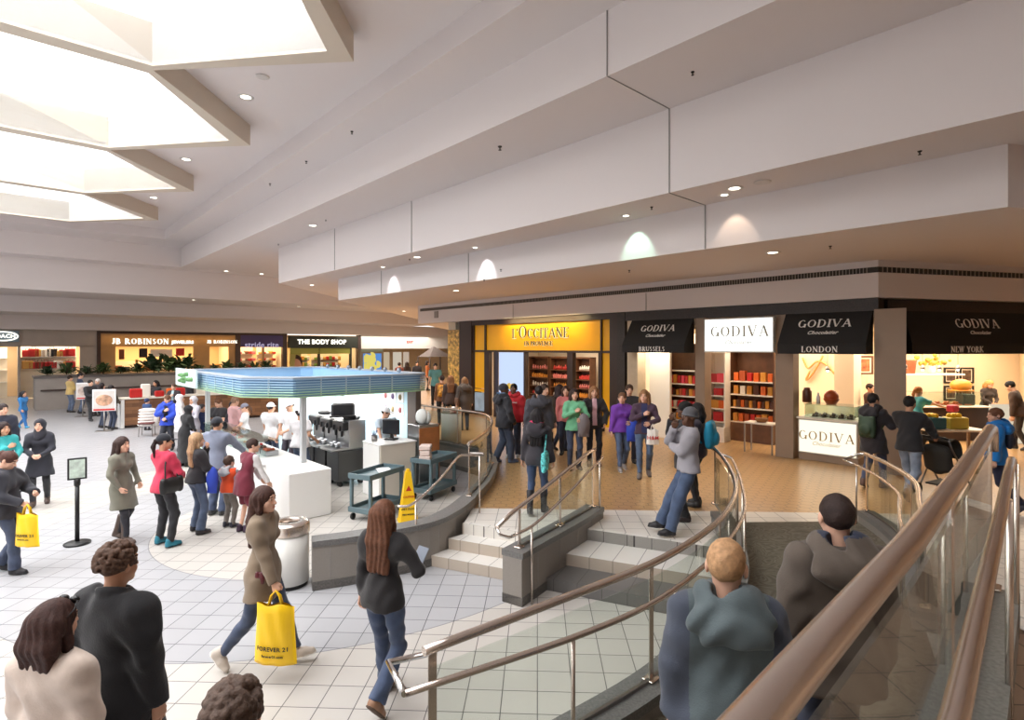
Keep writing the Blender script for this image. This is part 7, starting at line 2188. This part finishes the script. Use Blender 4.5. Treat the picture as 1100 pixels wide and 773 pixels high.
P13 = person('boy in a maroon sleeveless shirt over white sleeves, leaning on the white counter', foot(262, 571), 40, 1.50, 'm', ('counter', 'counter'), CLOSE, lod=1, lean=14, hs=.95, hair=('short', (62, 44, 38)), top=dict(c=(226, 222, 222), hem=.84, name='undershirt', over=dict(c=(112, 34, 52), hem=.70, sleeve='none', puff=.006, name='jersey')), bottom=dict(c=(108, 32, 50), kind='shorts'), shoes=('shoe', (60, 40, 60)), head=(20, 10), wr=((.26, .40, .90), (.05, .44, .92)))
vn = P13['U'](0, -.155, 1.20); fw_ = P13['fw']; rt_ = Vector((fw_.y, -fw_.x, 0)).normalized(); up_ = (P13['U'](0, 0, 1.3) - P13['U'](0, 0, 1.1)).normalized()
nb = put_text(text_mesh('30', .15, .008, .005), vn, rt_, up_, M_WHITE, 'shirt_number', None)
nb.parent = P13['root']; nb.matrix_parent_inverse = P13['RW'].inverted()
P14 = person('boy in an open royal blue jacket eating, left of the kiosk', foot(180, 484), 168, 1.60, 'm', ('chest', 'clasp'), STEP, lod=2, hair=('short', (108, 74, 54)), top=dict(c=(44, 74, 190), c2=(34, 34, 38), hem=.80, puff=.03, hood=True), bottom=dict(c=(36, 38, 50), fit='baggy'), head=(20, -18))
P15 = person('woman in a white headscarf and white top beside the boy in royal blue', atH(193, 424, 1.64), 60, 1.64, 'f', ('clasp', 'clasp'), lod=2, hair=None, hat=('headscarf', (236, 230, 228)), top=dict(c=(232, 228, 226), hem=.62), bottom=dict(c=(60, 60, 70)))
P16 = person('woman in a long black gown leaning beside the canopy post', atH(198, 436, 1.52), 30, 1.52, 'f', ('clasp', 'clasp'), lod=2, hair=None, hat=('headscarf', (30, 28, 32)), top=dict(c=(28, 27, 30), hem=.12, flare=.10, name='gown'), bottom=dict(c=BK), lean=10)
P17 = person('woman in a pale grey headscarf just right of the canopy post', atH(208, 426, 1.62), 200, 1.62, 'f', ('clasp', 'clasp'), lod=2, skin=TAN, hair=None, hat=('headscarf', (212, 206, 210)), top=dict(c=(190, 186, 196), hem=.6), bottom=dict(c=(70, 66, 76)))
P18 = person('child in a dark blue top at the far side of the kiosk counter', atH(217, 435, 1.36), 110, 1.36, 'm', ('fwd', 'fwd'), lod=2, hs=.95, skin=TAN, hair=('short', (36, 30, 30)), top=dict(c=(44, 58, 104), hem=.8), bottom=dict(c=JD))
P19 = person('woman with short brown hair in a black top reading beyond the kiosk', atH(235, 428, 1.66), 195, 1.66, 'f', ('phone', 'clasp'), lod=2, hair=('short', (112, 74, 50)), top=dict(c=(36, 34, 38), hem=.82, sleeve='short', name='blouse'), bottom=dict(c=BK), head=(0, -22), build=1.1)
P20 = person('dark-haired person in black at the far side of the kiosk, behind the reading woman', atH(250, 431, 1.48), 160, 1.48, 'f', lod=2, skin=TAN, hair=('mid', (34, 28, 28)), top=dict(c=(52, 46, 60), hem=.82), bottom=dict(c=BK))
P21 = person('person in a pink sweater at the far side of the kiosk', (*ab(4.62, 16.1), .002), 30, 1.66, 'm', lod=2, hair=('short', (150, 120, 100)), top=dict(c=(228, 178, 178), hem=.82, name='sweater'), bottom=dict(c=JD))
# -- kiosk staff in white
ST = dict(c=(228, 226, 228), hem=.84, sleeve='short', name='tee_shirt')
P22 = person('kiosk worker in a grey cap and white tee behind the toppings', (*ab(4.68, 15.45), .002), -110, 1.52, 'f', ('fwd', 'clasp'), lod=2, hair=('pony', (92, 62, 46)), hat=('cap', (128, 126, 140)), top=ST, bottom=dict(c=JD), head=(0, -15))
P23 = person('kiosk worker in white with dark hair, standing left of the machines', (*ab(4.78, 13.85), .002), 12, 1.66, 'm', ('fwd', 'fwd'), lod=1, skin=TAN, hair=('short', (40, 30, 30)), hat=('cap', (236, 236, 238)), top=ST, bottom=dict(c=JN))
P24 = person('kiosk worker in white and a white cap looking down, beside the blue rear panel', (*ab(5.0, 13.2), .002), 200, 1.74, 'm', ('fwd', 'clasp'), lod=1, hair=('short', (70, 52, 44)), hat=('cap', (238, 238, 240)), top=ST, bottom=dict(c=(70, 60, 80)), head=(20, -15))
P25 = person('broad kiosk worker in a white tee and jeans, back to us at the machines', (*ab(4.74, 11.95), .002), 24, 1.68, 'f', ('side', 'carry'), WIDE, lod=1, skin=TAN, hair=('bun', (48, 34, 34)), hat=('cap', (240, 240, 240)), top=dict(c=(226, 222, 224), hem=.88, sleeve='short', puff=.022, name='tee_shirt'), bottom=dict(c=(72, 92, 132), fit='baggy'), build=1.14)
P26 = person('kiosk worker in pale blue bending over the till', (*ab(6.3, 11.12), .002), 150, 1.68, 'm', ('counter', 'fwd'), lod=1, hair=('short', (70, 52, 42)), hat=('cap', (240, 240, 242)), top=dict(c=(196, 212, 226), hem=.84, sleeve='short', name='tee_shirt'), bottom=dict(c=JN), head=(-60, -10), lean=8)
# -- far left of the lower floor
P27 = person('man in dark clothes at the left edge, behind the woman in teal', atH(3, 434, 1.74), 110, 1.74, 'm', lod=2, hair=('short', (50, 38, 36)), top=dict(c=(40, 42, 58), hem=.8, puff=.02), bottom=dict(c=JD))
P28 = person('dark-haired woman in a teal top at the left edge', atH(4, 454, 1.62), 112, 1.62, 'f', ('chest', 'clasp'), lod=1, skin=TAN, hair=('long', (50, 34, 32)), top=dict(c=(52, 168, 170), hem=.84), bottom=dict(c=JD))
P29 = person('woman with pinned-up brown hair in a dark coat, looking down', foot(8, 615), 78, 1.60, 'f', ('hold', 'clasp'), STEP, lod=1, hair=('bun', (84, 54, 46)), top=dict(c=(48, 48, 56), hem=.80, puff=.02, collar=True), bottom=dict(c=(58, 72, 106), fit='flare'), shoes=('shoe', (36, 34, 38)), head=(0, -28), wr=((.20, .28, 1.03), (.08, .30, 1.12)))
w_ = P29['W'][0]
sack('yellow plastic shopping bag hanging from the hand of the woman in the dark coat', (w_.x + .10, w_.y - .02, w_.z - .02), .36, .42, .12, 186, M_YBAG, [('FOREVER 21', .15, .048, M_INK), ('forever21.com', .10, .024, M_INK)])
P30 = person('smiling woman in a black headscarf and short black coat', foot(43, 542), 150, 1.62, 'f', ('clasp', 'clasp'), STEP, lod=1, hair=None, hat=('headscarf', (38, 36, 46)), top=dict(c=(42, 42, 52), hem=.60, flare=.03, collar=True, name='coat'), bottom=dict(c=(40, 40, 50), fit='slim'), shoes=('boot', (84, 66, 58)), head=(10, 0))
P31 = person('dark-haired child in all blue walking right, in front of the far planter', foot(25, 460), 92, 1.36, 'f', ('fwd', 'back'), walk(.26), lod=2, hs=.95, skin=TAN, hair=('mid', (28, 26, 30)), top=dict(c=(38, 112, 172), hem=.82), bottom=dict(c=(40, 100, 160), kind='trousers'), shoes=('shoe', (60, 150, 190)))
P32 = person('man in a tan jacket and jeans facing the grey planter', foot(75, 443), 30, 1.70, 'm', ('clasp', 'clasp'), lod=3, hair=('short', (60, 48, 44)), top=dict(c=(206, 176, 112), hem=.84, puff=.02), bottom=dict(c=(84, 104, 140)))
P33 = person('tall man in a navy jacket and jeans beside the man in tan', foot(86, 444), 50, 1.84, 'm', ('clasp', 'clasp'), lod=3, hair=('short', (50, 44, 46)), top=dict(c=(58, 68, 92), hem=.82, puff=.02), bottom=dict(c=(72, 90, 124)))
P34 = person('man all in black near the smaller poster stand', foot(97, 452), 110, 1.66, 'm', ('clasp', 'clasp'), STEP, lod=3, hair=('short', (34, 30, 30)), top=dict(c=(40, 40, 44), hem=.82, puff=.02), bottom=dict(c=(40, 42, 48)))
P35 = person('white-haired man behind the man in black', atH(105, 407, 1.62), 190, 1.62, 'm', lod=3, hair=('short', (214, 208, 204)), top=dict(c=(70, 66, 70), hem=.82), bottom=dict(c=BK))
P36 = person('dark-haired woman behind the white dessert poster', foot(109, 459.5), 40, 1.66, 'f', ('clasp', 'clasp'), lod=3, hair=('mid', (40, 32, 32)), top=dict(c=(56, 46, 48), hem=.8), bottom=dict(c=(48, 60, 88)))
P37 = person('person in an olive jacket at the end of the wooden counter', foot(119.5, 461), 30, 1.60, 'm', ('clasp', 'clasp'), lod=3, skin=TAN, hair=('short', (36, 30, 30)), top=dict(c=(84, 78, 66), hem=.82, puff=.02), bottom=dict(c=(58, 70, 100)))
P38 = person('seller with black hair behind the boxes of the wooden counter', (*ab(4.6, 26.4), .002), 190, 1.66, 'f', lod=3, skin=TAN, hair=('bob', (28, 26, 28)), top=dict(c=(40, 36, 40), hem=.82), bottom=dict(c=BK))
P39 = person('second seller with black hair behind the cream screen of the wooden counter', (*ab(5.8, 26.5), .002), 200, 1.66, 'm', lod=3, skin=TAN, hair=('short', (28, 26, 28)), top=dict(c=(36, 34, 38), hem=.82), bottom=dict(c=BK))
P40 = person('man in a dark suit and pale shirt at the right part of the wooden counter', atH(187, 412, 1.66), 185, 1.66, 'm', ('chest', 'clasp'), lod=3, hair=('short', (80, 60, 50)), top=dict(c=(52, 44, 44), c2=(170, 196, 200), hem=.8), bottom=dict(c=BK))
P41 = person('small child in a dark blue hat by the dark chair with the white coat', foot(158, 462), 10, 1.12, 'm', lod=3, hs=.88, hair=('short', (40, 32, 30)), hat=('beanie', (44, 56, 92)), top=dict(c=(50, 76, 120), hem=.8), bottom=dict(c=JD))
# -- raised level, group at the top of the steps
P42 = person('young man in a black jacket and beanie at the top of the left steps', foot(541, 497, UP), 62, 1.73, 'm', ('pocket', 'down'), STEP, lod=1, skin=DARKSK, hair=('crew', (24, 22, 22)), hat=('beanie', (40, 40, 48)), top=dict(c=(38, 38, 44), hem=.78, puff=.02, hood=True, lining=(110, 150, 190)), bottom=dict(c=(52, 62, 92), fit='baggy'), shoes=('shoe', (84, 96, 124)), head=(12, 0))
P43 = person('young man in a red hooded sweatshirt facing us', foot(552, 491, UP), 196, 1.70, 'm', ('pocket', 'down'), STAND, lod=1, skin=DARKSK, hair=('crew', (26, 22, 22)), top=dict(c=(190, 34, 44), hem=.84, puff=.02, hood=True, name='sweatshirt'), bottom=dict(c=(48, 56, 84), fit='baggy'), shoes=('shoe', (170, 170, 170)))
ct_ = P43['U'](0, .165, 1.27); f_ = P43['fw']; r_ = Vector((f_.y, -f_.x, 0)) * -1
nb = put_text(text_mesh('AEROPOSTALE', .035, .006, .001), ct_ + Vector((0, -.012, .03)), r_, (0, 0, 1), M_WHITE, 'chest_lettering'); nb.parent = P43['root']; nb.matrix_parent_inverse = P43['RW'].inverted()
P44 = person('man in a dark grey hooded coat walking away towards the golden shop', foot(579, 505, UP), 0, 1.74, 'm', ('down', 'down'), STAND, lod=1, hair=('short', (34, 30, 32)), top=dict(c=(64, 64, 72), hem=.74, puff=.025, hood=True), bottom=dict(c=BK), build=1.05)
P45 = person('girl with very long black hair and a black jacket on the top step', foot(577, 552, UP), 14, 1.60, 'f', ('down', 'down'), STEP, lod=1, skin=TAN, hair=('longer', (30, 26, 28)), top=dict(c=(46, 42, 48), hem=.82, hood=True, lining=(226, 50, 100)), bottom=dict(c=(46, 70, 112), fit='slim'), shoes=('boot', (40, 38, 42)))
at_hip(P45, 'tote_bag', 'turquoise and white patterned bag of the girl with long black hair', 'bag', mat('patterned turquoise', (90, 190, 210), .6, var=.95, vscale=26), 1, (.13, .06, .15), .90, .16, -.16)
P46 = person('dark-haired young woman carrying red clothes, left of the woman in green', foot(601, 484, UP), 70, 1.62, 'f', ('carry', 'carry'), STEP, lod=2, hair=('long', (48, 34, 34)), top=dict(c=(60, 56, 72), hem=.84, sleeve='short'), bottom=dict(c=JD), head=(-20, 0))
held_cloth('red and white folded clothes in the arms of the dark-haired young woman', P46['U'](.0, .27, 1.02), (.14, .10, .18), mat('red cloth', (206, 70, 70), .7))
P47 = person('man glancing back behind the man in the dark grey coat', atH(585, 413, 1.72, UP), 150, 1.72, 'm', lod=2, hair=('short', (60, 44, 36)), top=dict(c=(90, 84, 80), hem=.82), bottom=dict(c=BK))
P48 = person('young woman with brown hair half hidden left of the woman in green', atH(608, 415, 1.62, UP), 190, 1.62, 'f', lod=2, hair=('long', (80, 54, 44)), top=dict(c=(206, 120, 116), hem=.84), bottom=dict(c=JD))
P49 = person('young woman in a mint green cardigan facing us, grey coat on her arm', foot(617, 504, UP), 176, 1.68, 'f', ('chest', 'carry'), STAND, lod=1, hair=('long', (60, 42, 38)), top=dict(c=(122, 196, 152), hem=.84, name='cardigan'), bottom=dict(c=(48, 60, 92), fit='slim'), shoes=('boot', (70, 56, 50)))
held_cloth('grey coat over the arm of the young woman in mint green', P49['U'](-.15, .26, .98), (.13, .10, .22), mat('grey cloth', (120, 112, 114), .8))
P50 = person('young woman with long light brown hair in an open black jacket over pink', foot(638, 500, UP), 180, 1.70, 'f', ('down', 'pocket'), STAND, lod=1, hair=('long', (158, 112, 76), 1), top=dict(c=(46, 42, 44), c2=(222, 178, 186), hem=.84, puff=.01), bottom=dict(c=(42, 44, 60), fit='slim'), shoes=('boot', (112, 70, 50)))
P51 = person('young woman in a bright purple top looking left, blue coat on her arm', foot(668, 505, UP), 172, 1.60, 'f', ('down', 'carry'), STEP, lod=1, hair=('pony', (120, 84, 62)), top=dict(c=(122, 62, 172), hem=.86, puff=.008, collar=True), bottom=dict(c=(70, 92, 134), fit='slim'), shoes=('shoe', (150, 140, 136)), head=(25, 5))
held_cloth('royal blue coat over the arm of the young woman in purple', P51['U'](-.17, .25, .92), (.14, .10, .20), mat('royal blue cloth', (58, 70, 190), .7))
at_hip(P51, 'shoulder_bag', 'tan brown bag at the hip of the young woman in purple', 'bag', BRN, -1, (.16, .05, .09), .86, .27, .05)
P52 = person('person in a dark jacket just behind the young woman in purple', foot(676, 497, UP), 186, 1.72, 'm', lod=2, hair=('short', (70, 48, 38)), top=dict(c=(50, 44, 46), hem=.82, puff=.01), bottom=dict(c=JD))
P53 = person('young woman with long wavy hair in a plum jacket over dark blue', foot(692, 512, UP), 192, 1.70, 'f', ('chest', 'carry'), STEP, lod=1, hair=('long', (150, 108, 74), 3), top=dict(c=(76, 54, 72), c2=(44, 50, 92), hem=.86), bottom=dict(c=(70, 96, 136), fit='slim'), shoes=('boot', (112, 104, 102)), head=(14, 0))
q = P53['W'][1]
sack('small white paper bag with red letters on the arm of the woman in plum', (q.x + .05, q.y - .03, q.z - .02), .24, .29, .08, 188, mat('white paper', (236, 232, 226), .7), [('H&M', .13, .10, mat('red ink', (204, 30, 40), .5))], handle=.09)
P54 = person('young man in a grey sweatshirt and grey beanie leaning on the curved rail', (2.27, 7.58, UP + .002), -84, 1.72, 'm', ('chin', 'cross'), ((.09, .26, 0, 0), (-.09, .14, 0, 0)), lod=1, hip=(0, -.12), lean=-2, skin=DARKSK, hair=('crew', (24, 22, 22)), hat=('beanie', (92, 92, 96)), top=dict(c=(156, 152, 158), hem=.88, puff=.02, name='sweatshirt'), bottom=dict(c=(66, 88, 128), fit='baggy'), shoes=('shoe', (40, 38, 40)), head=(-18, 0))
P55 = person('young man in black just behind the one in the grey sweatshirt', (2.56, 8.25, UP + .002), -70, 1.74, 'm', ('chin', 'down'), STAND, lod=1, skin=DARKSK, hair=('short', (24, 22, 22)), top=dict(c=(34, 33, 37), hem=.76, puff=.02), bottom=dict(c=BK), shoes=('shoe', (50, 40, 40)))
P56 = person('young woman in dark clothes wearing the turquoise backpack by the curved rail', (2.98, 8.98, UP + .002), -60, 1.64, 'f', lod=1, skin=DARKSK, hair=('bob', (26, 22, 24)), top=dict(c=(56, 48, 60), hem=.84), bottom=dict(c=BK, fit='slim'))
on_back(P56, 'backpack', 'turquoise backpack by the end of the curved rail', 'backpack', mat('turquoise nylon', (30, 140, 176), .6), (.16, .10, .22), 1.22)
# -- in front of the chocolate shop
P57 = person('person in a black coat walking right past the glowing counter', foot(938, 524, UP), 62, 1.70, 'f', ('phone', 'phone'), STEP, lod=1, skin=TAN, hair=('short', (30, 28, 30)), top=dict(c=(42, 40, 46), hem=.66, puff=.02, hood=True, name='coat'), bottom=dict(c=(52, 66, 104)), shoes=('shoe', (90, 66, 56)), head=(15, 0))
on_back(P57, 'backpack', 'dark green backpack of the person in the black coat', 'backpack', mat('green nylon', (42, 64, 46), .6), (.14, .08, .20), 1.14)
P58 = person('man in a black jacket and pale jeans pushing the pushchair', foot(977, 536, UP), 58, 1.72, 'm', ('push', 'push'), walk(.28, 'l'), lod=1, skin=TAN, hair=('short', (26, 24, 26)), top=dict(c=(36, 36, 40), hem=.82, puff=.02), bottom=dict(c=(122, 140, 168)), shoes=('shoe', (100, 84, 76)))
P59 = person('boy in a bright blue jacket and navy trousers beyond the big rail', foot(1070, 547, UP), -52, 1.58, 'm', ('down', 'down'), walk(.30), lod=1, hair=('short', (112, 74, 54)), top=dict(c=(20, 120, 200), hem=.80, puff=.025, hood=True), bottom=dict(c=(34, 36, 60), kind='trousers'), shoes=('shoe', (50, 50, 60)), head=(-25, 0))
on_back(P59, 'backpack', 'small navy backpack of the boy in bright blue', 'backpack', mat('navy nylon', (36, 38, 54), .6), (.11, .06, .16), 1.24)
P60 = person('shop assistant in a teal top holding out a red wrapped gift', (*D(986, 13.4), UP + .002), 95, 1.60, 'f', ('reach', 'fwd'), lod=2, hair=('pony', (176, 116, 66)), top=dict(c=(70, 160, 170), hem=.84, sleeve='short', name='tee_shirt'), bottom=dict(c=BK), head=(-20, 0))
q = P60['W'][0]; o = MB().box((0, 0, 0), (.24, .16, .16), .4, .02).build('red_gift', mat('red gift wrap', (196, 40, 66), .4)); o.location = (q.x + .16, q.y - .04, q.z - .02); tag(o, 'red wrapped gift held out by the assistant in teal', 'gift')
P61 = person('man in a brown jacket bending over the pale till counter at the far right', (*D(1097, 13.9), UP + .002), -40, 1.72, 'm', ('fwd', 'fwd'), STEP, lod=2, lean=17, hair=('short', (28, 24, 24)), top=dict(c=(72, 54, 46), hem=.84, puff=.02), bottom=dict(c=(56, 46, 42)), head=(0, -10))
P62 = person('blond shop clerk in black behind the pale till counter', (*D(1060, 16.6), UP + .002), 185, 1.58, 'f', ('clasp', 'clasp'), lod=2, hair=('bob', (206, 150, 92)), top=dict(c=(50, 42, 42), hem=.84), bottom=dict(c=BK), head=(0, -20), lean=10)
P63 = person('dark-haired clerk partly hidden by the corner column', (*D(934.5, 15.0), UP + .002), 150, 1.56, 'f', lod=2, hair=('short', (50, 32, 28)), top=dict(c=(84, 50, 40), hem=.84), bottom=dict(c=BK))
# -- concourse
P64 = person('woman with a yellow backpack walking away along the concourse', (*D(475, 18.4), UP + .002), -8, 1.62, 'f', lod=3, hair=('short', (56, 40, 36)), top=dict(c=(110, 70, 40), hem=.82), bottom=dict(c=BK))
on_back(P64, 'backpack', 'yellow and brown backpack of the woman on the concourse', 'backpack', mat('yellow brown nylon', (190, 130, 40), .6, var=.8, vscale=10), (.15, .09, .20), 1.2)
P65 = person('woman with long light hair beside the yellow backpack', (*D(484, 17.6), UP + .002), -10, 1.66, 'f', lod=3, hair=('long', (140, 96, 64)), top=dict(c=(70, 52, 46), hem=.8), bottom=dict(c=BK))
P66 = person('woman in a dark parka with a brown handbag in front of the mosaic panel', (*D(499, 17.2), UP + .002), -20, 1.62, 'f', lod=3, hair=('mid', (150, 110, 76)), top=dict(c=(84, 74, 68), hem=.6, puff=.02, hood=True), bottom=dict(c=(50, 56, 76)))
at_hip(P66, 'handbag', 'brown handbag of the woman in the dark parka', 'handbag', BRN, -1, (.16, .06, .12), .95, .27, -.05)
P67 = person('man in a teal shirt far down the concourse', (*D(467.5, 24.0), UP + .002), 170, 1.86, 'm', lod=3, hair=('short', (40, 34, 32)), top=dict(c=(96, 150, 150), hem=.82, sleeve='short', name='tee_shirt'), bottom=dict(c=BK))
for i, (px, c, t) in enumerate(((429, (120, 60, 50), 'red brown'), (437, (60, 50, 50), 'dark brown'), (448, (50, 48, 56), 'charcoal'), (459, (190, 110, 60), 'orange'))):
    person('distant shopper in a %s top by the far shops' % t, (*D(px, 30 + i), .45 + .002), (20, -30, 160, 90)[i], 1.74, 'f' if i % 2 else 'm', lod=3, hair=('mid' if i % 2 else 'short', (50, 36, 32)), top=dict(c=c, hem=.8), bottom=dict(c=BK))
# pushchair
st = empty('pushchair', (*D(1015, 9.65), UP + .002), rz=math.radians(-62), label='dark pushchair pushed by the man in the black jacket', cat='pushchair')
M_PUSH = mat('pushchair cloth', (58, 56, 52), .8, bump=.2)
for sx in (-1, 1):
    MB().tube([(sx * .24, -.42, 1.02), (sx * .24, -.30, .84), (sx * .24, .36, .13)], .015, 8).build('frame_tube', M_STEELD, st)
    MB().tube([(sx * .24, .0, .52), (sx * .25, -.30, .13)], .014, 8).build('frame_tube', M_STEELD, st)
    for y in (.38, -.32):
        MB().lathe([(.0, -.02), (.085, -.02), (.10, 0), (.085, .02), (0, .02)], seg=18).xform(Matrix.Translation((sx * .25, y, .105)) @ Matrix.Rotation(PI / 2, 4, 'Y')).build('wheel', M_BLACK, st)
MB().tube([(-.24, -.42, 1.02), (-.2, -.45, 1.04), (.2, -.45, 1.04), (.24, -.42, 1.02)], .019, 8).build('handle', M_BLACK, st)
F = Field((-.26, -.40, .28), (.26, .42, .95), .018)
F.caps((-.12, .0, .46), (.12, .0, .46), .12, k=.05, dv=(0, 0, 1), fl=.6).caps((-.12, -.2, .52), (-.12, -.28, .80), .09, k=.05).caps((.12, -.2, .52), (.12, -.28, .80), .09, k=.05).caps((0, -.2, .5), (0, -.28, .8), .12, k=.05).caps((-.1, .2, .42), (.1, .2, .42), .07, k=.05)
V, Q = F.mesh(); np_obj('seat', V, Q, M_PUSH, st)
cn_ = MB()
for k in range(7):
    a0 = math.radians(-30 + k * 20); a1 = math.radians(-10 + k * 20)
    for sx0, sx1 in ((-.24, .24),):
        p = lambda x, a, r=.27: (x, -.22 + r * math.sin(a), .74 + r * math.cos(a))
        cn_.add([p(-.24, a0), p(.24, a0), p(.24, a1), p(-.24, a1)], [(0, 1, 2, 3)]); cn_.add([p(-.24, a0, .255), p(.24, a0, .255), p(.24, a1, .255), p(-.24, a1, .255)], [(3, 2, 1, 0)])
cn_.build('sun_canopy', M_PUSH, st)
MB().box((0, .02, .2), (.4, .5, .03), 0, .01).build('storage_tray', M_PUSH, st)
# ================================================================== light, world, camera
w = bpy.data.worlds.new('world'); SC.world = w; w.use_nodes = True
w.node_tree.nodes['Background'].inputs[0].default_value = (1.0, .985, .97, 1)
w.node_tree.nodes['Background'].inputs[1].default_value = 1.1
cam = bpy.data.cameras.new('camera'); co = bpy.data.objects.new('camera', cam); COL.objects.link(co)
co.location = (0, 0, EYE); co.rotation_euler = (PI / 2, 0, 0)
cam.sensor_fit = 'HORIZONTAL'; cam.sensor_width = 36; cam.lens = 36 * FPX / 1100
cam.shift_y = -13.5 / 1100
cam.clip_start = .05; cam.clip_end = 300
SC.camera = co
SC.view_settings.view_transform = 'Standard'; SC.view_settings.look = 'None'
SC.view_settings.gamma = 1; SC.view_settings.use_curve_mapping = False
SC.view_settings.exposure = 0.26
cy = SC.cycles
cy.max_bounces = 7; cy.diffuse_bounces = 4; cy.glossy_bounces = 4; cy.transparent_max_bounces = 40
cy.sample_clamp_indirect = 6; cy.caustics_reflective = False; cy.caustics_refractive = False
cy.use_denoising = True
try: cy.denoiser = 'OPENIMAGEDENOISE'
except Exception: pass
